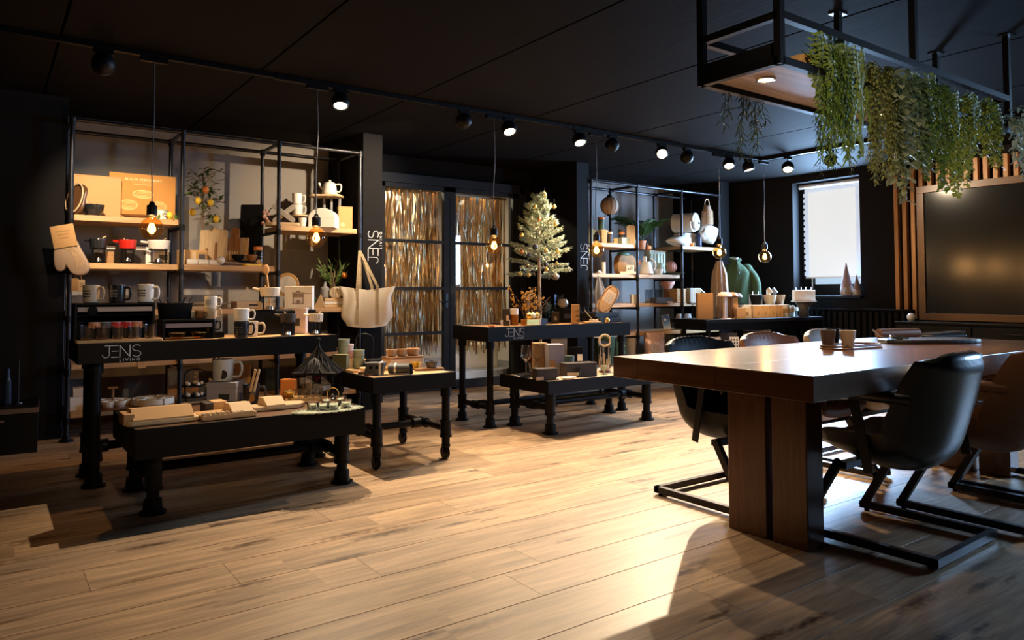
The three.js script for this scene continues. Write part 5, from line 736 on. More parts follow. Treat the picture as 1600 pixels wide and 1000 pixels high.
{ const [x, y, z, w, h] = [2.356,0.575,-4.513,0.242,0.088]; const t = T('crate', 'pale wooden crate carrying three wooden bowls', 'crate', x, TC, z - 0.05, 0.0); M(t, 'front_board', wd(bx(0.25, 0.075, 0.012, 0, 0, 0.06, 0.002)), m.pale); M(t, 'back_board', wd(bx(0.25, 0.075, 0.012, 0, 0, -0.06, 0.002)), m.pale); for (const s of [-1, 1]) M(t, 'side_board', wd(bx(0.012, 0.075, 0.108, s * 0.119, 0, 0, 0.002), 2), m.pale); M(t, 'top_board', wd(bx(0.26, 0.01, 0.14, 0, 0.076, 0, 0.002)), m.acacia);
  for (const [k, L] of ['left', 'middle', 'right'].entries()) bowl(x - 0.082 + k * 0.078 + (k === 2 ? 0.012 : 0), TC + 0.087, z - 0.06, k === 2 ? 0.1 : 0.075, 0.05, L + ' turned wooden bowl on the pale crate', m.oak, { foot: 0.7 }); }
{ const [x, y, z, w, h] = [2.047,0.575,-4.306,0.127,0.066]; const t = T('grey_case', 'dark grey slanted case with a pale strap at the caster table front', 'case', x, TC, z - 0.04, CR); M(t, 'body', poly([[-w * 0.5, 0], [w * 0.35, 0], [w * 0.5, 0.075], [-w * 0.35, 0.075]], 0.09, 0.004).translate(0, 0, -0.045), m.darkgrey); M(t, 'strap', bx(0.012, 0.082, 0.105, w * 0.3, 0, 0), m.paper); for (const k of [-0.02, 0.02]) M(t, 'window', bx(0.02, 0.02, 0.002, k, 0.04, 0.051), m.blackmatt); }
{ const [x, y, z, w, h] = [2.191,0.575,-4.244,0.14,0.07]; const t = T('fabric_roll', 'dark folded cloth bundle tied with a pale ribbon at the front of the caster table', 'bundle', x, TC, z - 0.04, CR); M(t, 'bundle', rt(cy(0.04, 0.04, w, 0, -w / 2, 0, 12), 0, 0, Math.PI / 2).scale(1, 0.85, 1.1).translate(0, 0.035, 0), m.darkgrey); M(t, 'ribbon', rt(cy(0.042, 0.042, 0.012, 0, 0, 0, 14), 0, 0, Math.PI / 2).scale(1, 0.85, 1.1).translate(-0.02, 0.035, 0), m.paper); for (let i = 0; i < 4; i++) M(t, 'loose_end', sp(0.016, w * 0.52, 0.012 + 0.014 * i, 0.02 * (i % 2), 8), m.blackmatt); }
{ const [x, y, z, w] = [2.469,0.575,-4.375,0.127,0.052]; const t = flatBoard(x, TC, z - 0.02, 0.2, 0.09, 0.012, 'small acacia paddle board under the black bowl', m.acacia, { r: 0.03, ry: -0.3 }); bowl(x + 0.02, TC + 0.013, z - 0.02, 0.085, 0.045, 'black bowl on the small acacia paddle board', m.blackglaze, { foot: 0.8 }); bowl(x - 0.055, TC, z - 0.11, 0.07, 0.05, 'yellow bowl behind the black bowl on the caster table', m.yellow, { foot: 0.7 }); }
for (const [i, p] of [[1.988,0.575,-4.587], [1.999,0.575,-4.53], [1.995,0.575,-4.391], [2,0.575,-4.296]].entries()) O('wooden_coaster', ['leftmost', 'second', 'third', 'rightmost'][i] + ' small round wooden coaster along the table front', 'coaster', wd(mg(cy(0.03, 0.03, 0.012, 0, 0, 0, 22), cy(0.024, 0.026, 0.003, 0, 0.012, 0, 22))), i > 1 ? m.walnut : m.oak, p[0], TC, p[2] - 0.035);
flatBoard(2.19,0.575,-4.6, 0.24, 0.1, 0.02, 'pale board lying behind the grey case', m.pale, { ry: -0.15 });
boxT(2.223,0.575,-5.004, 0.12, 0.04, 0.09, 'flat kraft box with a yellow lid left of the grey case', m.kraft, { lm: m.bamboo, lid: 0.5, ry: -0.2 });
{ const t = T('cloth_pile', 'heap of black folded cloths at the back of the caster table', 'cloth', 2.238,0.575,-4.72); for (let i = 0; i < 3; i++) M(t, 'folded_cloth', bx(0.24 - i * 0.03, 0.022, 0.12, 0.01 * i, i * 0.021, 0.005 * i, 0.01), i % 2 ? m.darkgrey : m.blackmatt); }
{ const t = T('wire_stand', 'thin black wire stand rising behind the green cups', 'stand', 2.19,0.575,-4.83, CR); M(t, 'wire', tube([[-0.05, 0, 0], [-0.05, 0.22, 0], [0.05, 0.22, 0], [0.05, 0, 0]], 0.004, 24, 6), m.metal); M(t, 'foot', bx(0.12, 0.008, 0.06, 0, 0, 0, 0.002), m.black); }

// ---------- frosted Christmas tree ----------
const frost = leafM([0.38, 0.44, 0.32], 0.1);
function branchGeo(Lb) { // spray of needles along a twig and its side twigs, pointing to +x
  const L = [], tw = [];
  const spray = (a, d, len, n) => { tw.push([a, a.clone().addScaledVector(d, len)]); for (let i = 0; i < n; i++) { const t = (i + 0.5) / n, p = a.clone().addScaledVector(d, len * t), q = dirR(); q.addScaledVector(d, -q.dot(d)).normalize(); L.push([p, d.clone().multiplyScalar(0.75).add(q).normalize(), V(0.1, 1, 0.2), 0.036 * (1 - 0.25 * t), 0.0115, 0.1]); } L.push([a.clone().addScaledVector(d, len), d, V(0, 1, 0), 0.03, 0.008, 0]); };
  spray(V(Lb * 0.1, 0, 0), V(1, 0.08, 0).normalize(), Lb * 0.9, 60);
  for (const [t, s] of [[0.3, 1], [0.36, -1], [0.52, 1], [0.58, -1], [0.74, 1], [0.78, -1]]) spray(V(Lb * t, 0.01, 0), V(0.75, 0.12, s * 0.75).normalize(), Lb * 0.38 * (1.25 - t), 26);
  return { leaf: leafGeo(L), twig: mg(tw.map(([a, b]) => rod(a.toArray(), b.toArray(), 0.003, 5))) };
}
const TX = 4.5, TZ = -5.76;
{
  const t = T('christmas_tree', 'frosted artificial Christmas tree on a bare trunk behind the lettered table', 'tree', TX, 0, TZ);
  M(t, 'trunk', tube([[0, 0, 0], [0.006, 0.7, 0], [-0.006, 1.3, 0], [-0.012, 1.98, 0]], 0.016, 20, 8), std([0.42, 0.3, 0.2], 0.9)); M(t, 'base', mg(bx(0.5, 0.05, 0.05, 0, 0, 0, 0.004), bx(0.05, 0.05, 0.5, 0, 0.0, 0, 0.004)), m.bark);
  const kinds = [0.34, 0.28, 0.2, 0.13].map(branchGeo);
  for (let i = 0; i < 50; i++) { const f = i / 49, y = 1.27 + 0.72 * Math.pow(f, 0.95), k = f < 0.3 ? 0 : f < 0.6 ? 1 : f < 0.86 ? 2 : 3, b = M(t, 'branch', kinds[k].leaf, frost); b.userData.kind = 'stuff'; b.position.set(-0.006 * f, y, 0); b.rotation.set(0, i * 2.4 + rnd(0.5), (f < 0.12 ? -0.05 : 0.12) + f * 0.75 + rnd(-0.1, 0.15), 'YXZ'); M(b, 'twig', kinds[k].twig, m.bark); }
  M(t, 'tip', kinds[3].leaf, frost).position.set(-0.012, 1.95, 0); t.children.at(-1).rotation.z = 1.5;
  const P = [['gold', [4.519,2.082,-5.7], 0.022, 'gold bauble at the very top of the tree'], ['gold', [4.32,1.936,-5.6], 0.022, 'gold bauble on the upper left of the tree'], ['gold', [4.561,1.952,-5.6], 0.022, 'gold bauble on the upper right of the tree'], ['copper', [4.375,1.82,-5.6], 0.022, 'copper bauble in the upper middle of the tree'], ['gold', [4.535,1.775,-5.55], 0.024, 'gold bauble at right, at the tree middle height'], ['gold', [4.156,1.654,-5.6], 0.022, 'gold bauble at the left edge of the tree'], ['navy', [4.241,1.535,-5.5], 0.03, 'dark blue bauble in the lower middle of the tree'], ['copper', [4.119,1.49,-5.55], 0.022, 'copper bauble at the lower left of the tree'], ['gold', [4.374,1.508,-5.5], 0.02, 'small gold bauble beside the trunk, lower middle'], ['gold', [4.525,1.507,-5.5], 0.024, 'gold bauble at the lower right of the tree'], ['glass', [4.156,1.326,-5.5], 0.036, 'large clear glass bauble at the lower left of the tree'], ['gold', [4.103,1.277,-5.55], 0.02, 'small gold bauble left of the large glass one'], ['gold', [4.164,1.265,-5.5], 0.019, 'small gold bauble just under the large left glass bauble'], ['navy', [4.333,1.37,-5.45], 0.024, 'dark blue bauble beside the trunk at the bottom of the crown'], ['gold', [4.317,1.32,-5.42], 0.02, 'gold bauble beneath a dark blue one beside the trunk'], ['gold', [4.508,1.382,-5.5], 0.018, 'small gold bauble right of the trunk at the crown bottom'], ['white', [4.705,1.33,-5.55], 0.022, 'pearl white bauble at the far right of the tree'], ['mercury', [4.491,1.257,-5.5], 0.038, 'speckled silver glass bauble hanging lowest on the right'], ['navy', [4.164,1.453,-5.5], 0.022, 'dark bauble left of the trunk, lower middle']];
  const spk = std([0.75, 0.72, 0.66], 0.2, 0.7, { map: stoneTex }); const mm = { gold: m.gold, copper: m.copper, navy: m.navy, glass: m.glass, white: m.white, mercury: spk };
  for (const [k, p, r, L] of P) { const b = T('bauble', L, 'bauble', ...p, 0, 'baubles on the Christmas tree'); M(b, 'ball', sp(r, 0, 0, 0, 20), mm[k]); M(b, 'cap', cy(r * 0.25, r * 0.3, r * 0.3, 0, r * 0.93, 0, 10), m.gold); M(b, 'hook', rod([0, r * 1.2, 0], [0, r * 1.2 + 0.05, 0], 0.0012, 4), m.steel); }
}
// ---------- on the lettered table (top at 0.82) ----------
function twigs(label, x, y, z, n, hgt, mt, berry, sc = 1) { const t = T('dried_branches', label, 'branches', x, y, z), st = [], bs = []; for (let i = 0; i < n; i++) { const a = rnd(6.283), s = rnd(0.03, 0.16) * sc, h = hgt * rnd(0.6, 1); st.push(tube([[0, 0, 0], [s * 0.3 * Math.cos(a), h * 0.5, s * 0.3 * Math.sin(a)], [s * Math.cos(a), h, s * Math.sin(a)]], 0.0022, 8, 4)); for (let k = 0; k < 16; k++) { const q = rnd(0.45, 1); bs.push(sp(rnd(0.004, 0.008) * berry, s * q * Math.cos(a) + rnd(-0.02, 0.02), h * q + rnd(-0.02, 0.02), s * q * Math.sin(a) + rnd(-0.02, 0.02), 5)); } } M(t, 'stems', mg(st), m.bark); M(t, 'berries', mg(bs), mt).userData.kind = 'stuff'; return t; }
twigs('golden berry branches standing left of the tree trunk', 3.982,0.869,-5.3, 14, 0.34, std([0.6, 0.32, 0.03], 0.6), 1.2, 1.1); scene.children.at(-1).position.y = TJ;
twigs('dark sparkling twigs before the tree trunk', 4.129,0.866,-5.32, 14, 0.26, m.darkgrey, 0.7, 0.9); scene.children.at(-1).position.y = TJ;
{ const [x, y, z] = [3.966,0.871,-5.25]; O('candle_stick', 'tall thin grey candle stick among the golden branches', 'candlestick', mg(cy(0.008, 0.008, 0.25, 0, 0.012, 0), cy(0.03, 0.034, 0.012, 0, 0, 0)), m.grey, x, TJ, z); }
{ const [x, y, z, w, h] = [3.619,0.855,-5.1,0.055,0.159]; boxT(x, TJ, z, w, h * 0.9, 0.08, 'dark upright box with a pale side at the left of the lettered table', m.darkbox, { ry: CR, lid: 0.02, sticker: m.pinkbox, sx: 0.2, sy: 0.3 }); }
{ const [x, y, z, w, h] = [3.703,0.864,-5.1,0.072,0.149], t = T('amber_jar', 'amber jar with a white label beside the dark upright box', 'jar', x, TJ, z, CR); M(t, 'jar', cy(w * 0.5, w * 0.5, h * 0.7, 0, 0, 0), m.amber); M(t, 'label', cy(w * 0.51, w * 0.51, h * 0.34, 0, h * 0.62, 0), m.paper); }
flatBoard(3.785,0.82,-5.375, 0.2, 0.1, 0.012, 'dark slim box with a printed white card at the table front, beside the lettering', m.darkbox, { name: 'gift_box', cat: 'box', extra: (t, h) => { M(t, 'printed_card', bx(0.14, 0.035, 0.004, 0, 0.0, 0.051), m.paper); M(t, 'print', mg(...[-0.04, -0.01, 0.02, 0.045].map(k => bx(0.014, 0.016, 0.001, k, 0.008, 0.0535))), m.ink); } });
O('copper_star', 'small copper leaf ornament at the left end of the lettered table', 'ornament', poly([[0, -0.03], [0.012, -0.01], [0.035, 0], [0.012, 0.01], [0, 0.03], [-0.012, 0.01], [-0.035, 0], [-0.012, -0.01]], 0.008, 0.002).rotateX(-Math.PI / 2), m.copper, 3.405,0.821,-5);
{ const [x, y, z, w, h] = [3.869,0.82,-4.976,0.232,0.061]; const t = boxT(x, TJ, z - 0.06, w * 0.95, 0.05, 0.09, 'flat gold and navy box carrying three pale balls', m.gold, { lid: 0.02 }); M(t, 'navy_end', bx(w * 0.3, 0.052, 0.092, w * 0.34, 0, 0, 0.001), m.navy); M(t, 'white_band', bx(w * 0.1, 0.053, 0.093, w * 0.14, 0, 0, 0.001), m.paper);
  for (const [k, L] of ['left', 'middle', 'right'].entries()) O('ornament_ball', L + ' pale gold ball on the flat gold and navy box', 'ornament', mg(sp(0.028, 0, 0.028, 0, 16), cy(0.006, 0.007, 0.008, 0, 0.054, 0, 8)), k === 1 ? m.white : m.gold, x - 0.045 + k * 0.042, TJ + 0.052, z - 0.07); }
{ const [x, y, z, w, h] = [4.067,0.827,-5.1,0.08,0.103]; boxT(x, TJ, z, w, h, 0.06, 'clear lidded acrylic box beside the gold and navy box', m.greyglass, { ry: CR, lid: 0.1 }); const [a, b, c, w2, h2_] = [4.199,0.822,-5.15,0.052,0.105]; boxT(a, TJ, c, w2 * 1.3, h2_, 0.06, 'dark patterned box right of the clear box', m.darkbox, { ry: CR, lid: 0.1, sticker: m.grey }); }
{ const [x, y, z, w, h] = [4.423,0.811,-5.3,0.175,0.133]; boxT(x, TJ, z, w, h, 0.12, 'black printed box carrying the two glass vases', m.blackmatt, { ry: CR, lid: 0.02, sticker: m.navy, sx: 0.2, sy: 0.3 });
  const [a, b, c, w2, h2_] = [4.399,0.939,-5.28,0.102,0.084]; O('round_vase', 'round speckled glass vase on the black printed box', 'vase', lathe([[0, 0], [w2 * 0.3, 0], [w2 * 0.5, h2_ * 0.4], [w2 * 0.5, h2_ * 0.6], [w2 * 0.36, h2_], [w2 * 0.34, h2_], [w2 * 0.47, h2_ * 0.55], [w2 * 0.28, 0.006], [0, 0.006]], 22), std([0.7, 0.66, 0.62], 0.15, 0.4, { map: stoneTex, transmission: 0.5, thickness: 0 }), a, TJ + h + 0.002, c);
  const [d, e, g, w3] = [4.418,0.937,-5.36,0.079,0.158]; O('smoked_vase', 'tall smoked glass cylinder behind the round speckled vase', 'vase', lathe([[0, 0], [0.042, 0], [0.044, 0.13], [0.041, 0.13], [0.039, 0.006], [0, 0.006]], 22), m.greyglass, d, TJ + h + 0.002, g); }
{ const [x, y, z] = [4.362,0.973,-5.45]; const t = T('fir_sprig', 'green fir sprig behind the clear box at the tree trunk', 'sprig', x, TJ, z, 0), L = []; for (let i = 0; i < 60; i++) L.push([V(rnd(-0.02, 0.02), 0.03 + i * 0.0022, rnd(-0.02, 0.02)), dirR().add(V(0, 0.7, 0)).normalize(), V(0, 0, 1), 0.05, 0.012, 0.2]); M(t, 'foliage', leafGeo(L), leafM([0.06, 0.12, 0.05])).userData.kind = 'stuff'; M(t, 'stem', cy(0.004, 0.005, 0.16, 0, 0, 0, 6), m.bark); }
{ const [x, y, z, w, h] = [4.311,0.824,-5,0.069,0.173]; const t = boxT(x, TJ, z, w, h, 0.07, 'upright kraft box with a row of round holes at the table middle', m.kraft, { ry: CR, lid: 0.02 }); for (let k = 0; k < 3; k++) M(t, 'gold_button', tr(rt(cy(0.012, 0.012, 0.004, 0, 0, 0, 14), Math.PI / 2), w * 0.25, 0.03 + k * 0.04, 0.036), m.gold); }
{ const [x, y, z, w, h] = [4.485,0.832,-4.97,0.175,0.041]; const t = flatBoard(x, TJ, z, w, 0.08, 0.016, 'orange wooden dish with a corded ornament on the lettered table', m.bamboo, { name: 'dish', cat: 'dish' }); M(t, 'cord', tube([[-0.09, 0.12, 0], [-0.03, 0.05, 0.02], [0.0, 0.02, 0.03]], 0.003, 10, 5), m.kraftl); for (let k = 0; k < 5; k++) M(t, 'bead', sp(0.012, -0.02 + k * 0.02, 0.025, 0.01 * (k % 2), 8), m.pale); O('gold_ball', 'single gold ball at the right front of the lettered table', 'ornament', mg(sp(0.024, 0, 0.024, 0, 16), cy(0.006, 0.006, 0.008, 0, 0.047, 0, 8)), m.gold, x + 0.17, TJ, z + 0.02); }
for (const [k, L] of ['lower black lacquer tray in the pair on the right of the lettered table', 'upper black lacquer tray of the pair on the right of the lettered table'].entries()) { const x = 4.74 - k * 0.015, t = T('lacquer_tray', L, 'tray', x, TJ + k * 0.048, -5.12 - 0.01 * k, 0); M(t, 'base', bx(0.3, 0.008, 0.22, 0, 0, 0, 0.002), m.blackglaze); for (const s of [-1, 1]) { M(t, 'rim', bx(0.3, 0.045, 0.01, 0, 0, s * 0.105, 0.003), m.blackglaze); M(t, 'rim', bx(0.01, 0.045, 0.2, s * 0.145, 0, 0, 0.003), m.blackglaze); } }
{ const [x, y, z, w, h] = [4.977,0.894,-5.2,0.238,0.231]; const t = T('leaning_tray', 'oval brown tray with a printed paper label, leaning above the lacquer trays', 'tray', 4.76, TJ + 0.094, -5.16, CR); M(t, 'panel', ex(rrect(w * 0.56, h * 1.3, w * 0.27), 0.016, 0.003).rotateX(-0.35).rotateZ(-0.6), m.kraftl); M(t, 'rim', tube(Array.from({ length: 30 }, (_, i) => { const a = i / 30 * 6.283, q = V(0.275 * w * Math.cos(a), h * 0.65 + h * 0.64 * Math.sin(a), 0.012); q.applyAxisAngle(V(1, 0, 0), -0.35).applyAxisAngle(V(0, 0, 1), -0.6); return q.toArray(); }), 0.006, 60, 6, true), m.walnut); M(t, 'paper_label', mg(bx(w * 0.4, h * 0.55, 0.002, 0, h * 0.5, 0.018)).rotateX(-0.35).rotateZ(-0.6), m.paper); M(t, 'print', mg(...[0, 1, 2, 3, 4].map(k => bx(w * 0.3, h * 0.02, 0.001, 0, h * (0.58 + 0.08 * k), 0.0195))).rotateX(-0.35).rotateZ(-0.6), m.grey); M(t, 'prop', rod([0.05, -0.05, -0.06], [0.1, 0.08, -0.05], 0.005, 6), m.black); }
{ const [x, y, z, w, h] = [4.776,0.833,-5.32,0.187,0.137]; const t = T('gift_hamper', 'dark wire hamper behind the corded dish', 'hamper', x, TJ, z, CR); M(t, 'tub', bx(w, h * 0.6, 0.14, 0, 0, 0, 0.006), m.blackmatt); for (let i = 0; i < 6; i++) M(t, 'wire', tube([[-w / 2 + i * w / 5, h * 0.55, 0.07], [-w / 2 + i * w / 5, h, 0], [-w / 2 + i * w / 5, h * 0.55, -0.07]], 0.003, 8, 5), m.metal); M(t, 'gold_medallion', tr(rt(cy(0.018, 0.018, 0.004, 0, 0, 0, 16), Math.PI / 2), w * 0.35, h * 0.35, 0.072), m.gold); card(x + 0.12, TJ + 0.0, z - 0.05, 0.06, 0.12, 'small taupe card standing behind the wire hamper', m.taupecloth, { name: 'card', cat: 'card', lean: 0.2 }); }

// ---------- on the glass bench (top at 0.42) ----------
const TG = 0.42;
const wineG = lathe([[0, 0], [0.034, 0], [0.034, 0.002], [0.006, 0.006], [0.0035, 0.02], [0.0035, 0.1], [0.012, 0.112], [0.045, 0.155], [0.034, 0.245], [0.0325, 0.245], [0.0425, 0.156], [0.008, 0.114], [0, 0.113]], 24);
O('wine_glass', 'left wine glass on the low bench, nearer the leg', 'glass', wineG, m.glass, 3.552,0.43,-4.731); O('wine_glass', 'right wine glass on the low bench, behind the tumbler', 'glass', wineG.clone().scale(1.05, 1.02, 1.05), m.glass, 3.712,0.43,-4.785);
O('cut_tumbler', 'cut glass tumbler between the two wine glasses', 'glass', lathe([[0, 0], [0.035, 0], [0.042, 0.1], [0.04, 0.1], [0.033, 0.012], [0, 0.01]], 12), m.glass, 3.629,0.43,-4.73);
{ const [x, y, z] = [3.57,0.425,-4.772]; const t = T('slate_tray', 'black tray under the wine glasses at the bench corner', 'tray', x + 0.06, TG, z, 0.0); M(t, 'plate', bx(0.3, 0.009, 0.2, 0, 0, 0, 0.003), m.blackmatt); M(t, 'handle', tube([[-0.15, 0.008, -0.05], [-0.19, 0.02, 0], [-0.15, 0.008, 0.05]], 0.005, 10, 6), m.steel); }
bottle(3.85,0.42,-5.044, 0.07, 0.3, 'dark red wine bottle behind the glasses', std([0.09, 0.015, 0.01], 0.2), {});
{ const [x, y, z, w, h] = [3.543,0.42,-4.465,0.095,0.095]; boxT(3.568,0.42,-4.446, 0.175, 0.088, 0.1, 'small black box with a pale window, front of the glass bench', m.darkbox, { ry: CR * 0.35, lid: 0.03, sticker: m.kraftl, sx: -0.38, sy: 0.02 }); scene.children.at(-1).position.z -= 0.06; }
{ boxT(3.93,0.42,-4.444, 0.28, 0.11, 0.12, 'long dark box with a lit glass ball in its window, right on the glass bench', m.darkbox, { ry: CR * 0.35, lid: 0.03, sticker: m.kraftl, sx: -0.3, sy: 0.05 }); scene.children.at(-1).position.z -= 0.08; O('glass_ball', 'clear glass ball shown in the window of the long dark box', 'ornament', mg(sp(0.036, 0, 0.042, 0, 20), cy(0.016, 0.02, 0.008, 0, 0, 0)), m.glass, 3.88,0.42,-4.481); }
{ const [x, y, z, w, h] = [3.827,0.42,-4.634,0.157,0.267]; boxT(x, TG, z - 0.08, w * 0.85, h * 0.95, 0.14, 'tall grey and tan carton standing at the back of the glass bench', m.greybox, { ry: CR * 0.6, lid: 0.02, sticker: m.kraftd, sx: -0.25, sy: 0.2 }); boxT(x - 0.055, TG, z - 0.2, 0.11, 0.26, 0.1, 'brown carton behind the wine glasses, left of the tall grey carton', m.kraftd, { ry: CR * 0.6, lid: 0.02 }); }
{ const [x, y, z] = [3.703,0.42,-4.345]; O('shell_dish', 'shallow pale shell dish on the front edge of the glass bench', 'dish', lathe([[0, 0], [0.04, 0.002], [0.075, 0.018], [0.073, 0.021], [0.04, 0.007], [0, 0.006]], 14).scale(1, 1, 0.7), m.pinkbox, x, TG, z - 0.04); O('white_pebble', 'small white ball beside the shell dish', 'ornament', mg(sp(0.014, 0, 0.014, 0, 12), cy(0.005, 0.006, 0.004, 0, 0, 0, 8)), m.white, x - 0.12, TG, z - 0.02); }
{ const [x, y, z] = [4.177,0.42,-4.797]; boxT(x + 0.06, TG, z - 0.12, 0.12, 0.2, 0.1, 'black carton with a white edge behind the long dark box', m.blackmatt, { ry: CR, lid: 0.03, sticker: m.paper, sx: 0.3, sy: 0.4 }); boxT(x + 0.02, TG + 0.0, z - 0.3, 0.14, 0.27, 0.1, 'cream carton peeping above the black carton', m.cream, { ry: CR, lid: 0.2 }); }
{ const [x, y, z] = [4.014,0.42,-4.437]; const t = T('green_dish', 'green glass footed dish at the back right of the glass bench', 'dish', x, TG, z - 0.2); M(t, 'foot', lathe([[0, 0], [0.04, 0], [0.008, 0.012], [0.008, 0.05], [0.02, 0.06]]), m.sage); M(t, 'bowl', lathe([[0, 0.06], [0.03, 0.06], [0.075, 0.085], [0.073, 0.088], [0.03, 0.066], [0, 0.066]], 24), m.sage); O('orange_tealight', 'orange glass tealight cup beside the green footed dish', 'candle holder', lathe([[0, 0], [0.03, 0], [0.035, 0.07], [0.032, 0.07], [0.028, 0.006], [0, 0.006]]), m.amber, x + 0.12, TG, z - 0.15); O('dark_green_tin', 'dark green tin behind the orange tealight cup', 'tin', mg(cy(0.05, 0.05, 0.12, 0, 0, 0, 24), cy(0.052, 0.052, 0.02, 0, 0.12, 0, 24)), m.darkgreen, x + 0.04, TG, z - 0.36); }
{ const [x, y, z, w, h] = [4.311,0.401,-4.6,0.082,0.268]; const t = T('glass_lantern', 'tall glass cylinder lantern with a wooden ring and dried grass at the bench end', 'lantern', x, TG + 0.002, z - 0.02, CR); M(t, 'cylinder', lathe([[0.05, 0.01], [0.05, 0.2], [0.055, 0.24], [0.06, 0.26]], 24), m.glass); M(t, 'base', cy(0.052, 0.052, 0.012, 0, 0, 0, 24), m.walnut); M(t, 'ring', new THREE.TorusGeometry(0.045, 0.009, 8, 28).translate(0, 0.27, 0.02), m.kraftl); const g = []; for (let i = 0; i < 16; i++) { const a = rnd(6.28); g.push(rod([0.02 * Math.cos(a), 0.01, 0.02 * Math.sin(a)], [0.038 * Math.cos(a), rnd(0.08, 0.17), 0.038 * Math.sin(a)], 0.003, 5)); } M(t, 'dried_grass', mg(g), m.pale).userData.kind = 'stuff'; O('glass_goblet', 'small green stemmed goblet before the glass lantern', 'glass', lathe([[0, 0], [0.03, 0], [0.004, 0.006], [0.004, 0.03], [0.02, 0.045], [0.026, 0.07], [0.024, 0.07], [0, 0.042]], 18), m.sage, 4.193,0.42,-4.5); }

// ---------- right shelves ----------
const r1 = 1.69, r1b = 1.705, r2 = 1.325, r3 = 0.965, r4 = 0.61;
{ const [x, y, z, w, h] = [6.07,2.031,-6.4,0.223,0.231]; const t = T('paper_lantern', 'round brown ribbed lantern hanging from the top rail of the right shelves', 'lantern', x, y, z), R = w / 2; M(t, 'globe', sp(R, 0, R, 0, 28), std([0.36, 0.26, 0.17], 0.8)); for (let i = 0; i < 12; i++) { const a = i / 12 * 6.283; M(t, 'rib', tube(Array.from({ length: 9 }, (_, k) => { const b = -1.5 + k * 0.375; return [R * 1.005 * Math.cos(b) * Math.cos(a), R + R * 1.005 * Math.sin(b), R * 1.005 * Math.cos(b) * Math.sin(a)]; }), 0.003, 16, 5), m.walnut); } M(t, 'cap', mg(cy(0.03, 0.035, 0.02, 0, R * 1.97, 0), cy(0.035, 0.03, 0.02, 0, -0.01, 0)), m.black); M(t, 'hanger', tube([[0, R * 2, 0], [0.05, R * 2 + 0.08, 0], [-0.03, 2.38 - y, 0], [0, 2.405 - y, 0.02]], 0.003, 16, 5), m.black); }
{ const [x, y, z, w, h] = [6.118,1.847,-6.6,0.071,0.173]; const t = T('travel_bottle', 'green flask with an orange cap at the back of the top right shelves', 'bottle', x, r1 + 0.175, z, CR); M(t, 'body', cy(0.042, 0.04, 0.13, 0, 0, 0), m.green); M(t, 'cap', cy(0.044, 0.044, 0.03, 0, 0.13, 0), m.orange); M(t, 'straw', rod([0.03, 0.15, 0], [0.06, 0.2, 0], 0.006, 7), m.navy); O('flask_block', 'pale block carrying the green flask', 'block', bx(0.12, 0.174, 0.12, 0, 0, 0, 0.004), m.pale, x, r1, z); }
{ const [x, y, z, w, h] = [6.148,1.715,-6.48,0.062,0.148]; const t = T('glass_bottle', 'dark bottle with a pale lid in a wooden frame on the top right shelves', 'bottle', x, r1 + 0.01, z, CR); M(t, 'body', cy(0.032, 0.032, 0.11, 0, 0, 0), m.darkbox); M(t, 'cap', cy(0.034, 0.034, 0.025, 0, 0.11, 0), m.pale); M(t, 'straw', rod([0.02, 0.13, 0], [0.04, 0.17, 0], 0.005, 7), m.navy); const f = T('wooden_holder', 'pale wooden holder round the dark bottle', 'holder', x - 0.03, r1, z - 0.01, CR); M(f, 'side', wd(bx(0.06, 0.17, 0.09, -0.045, 0, 0, 0.003), 1), m.pale); M(f, 'base', wd(bx(0.16, 0.01, 0.09, 0.03, 0, 0, 0.002)), m.pale); boxT(x + 0.11, r1, z - 0.02, 0.05, 0.07, 0.05, 'small yellow box right of the wooden bottle frame', m.bamboo, { ry: CR }); }
{ const [x, y, z, w, h] = [6.395,1.805,-6.5,0.079,0.182]; boxT(x + 0.02, r1, z, 0.2, 0.085, 0.12, 'grey green box under the stacked cup and wooden block', m.sage, { ry: 0 }); mug(x - 0.03, r1 + 0.087, z, 0.09, 0.1, 'dark cup with an orange band on the grey green box', m.darkbox, { hd: 0, rk: 0.46 }); const b = scene.children.at(-1); M(b, 'band', cy(0.0405, 0.04, 0.03, 0, 0.04, 0), m.orange); const g = T('wooden_clock', 'rounded pale wooden block standing right of the banded cup', 'block', x + 0.09, r1, z + 0.03, CR); M(g, 'block', wd(ex(rrect(0.1, 0.24, 0.03), 0.05, 0.004), 1), m.pale); O('green_bowl_small', 'dark green round pot at the right of the pale wooden block', 'pot', lathe([[0, 0], [0.04, 0], [0.055, 0.05], [0.04, 0.09], [0, 0.095]]), m.green, x + 0.19, r1, z - 0.03); }
{ const [x, y, z, w, h] = [5.965,1.681,-6.55,0.132,0.232]; O('round_board', 'round greenish board leaning at the left post of the right shelves', 'board', tr(rt(cy(0.1, 0.1, 0.02, 0, 0, 0, 32), Math.PI / 2 - 0.15, CR), 0, 0.1, 0), m.sage, x, r1, z - 0.1); }
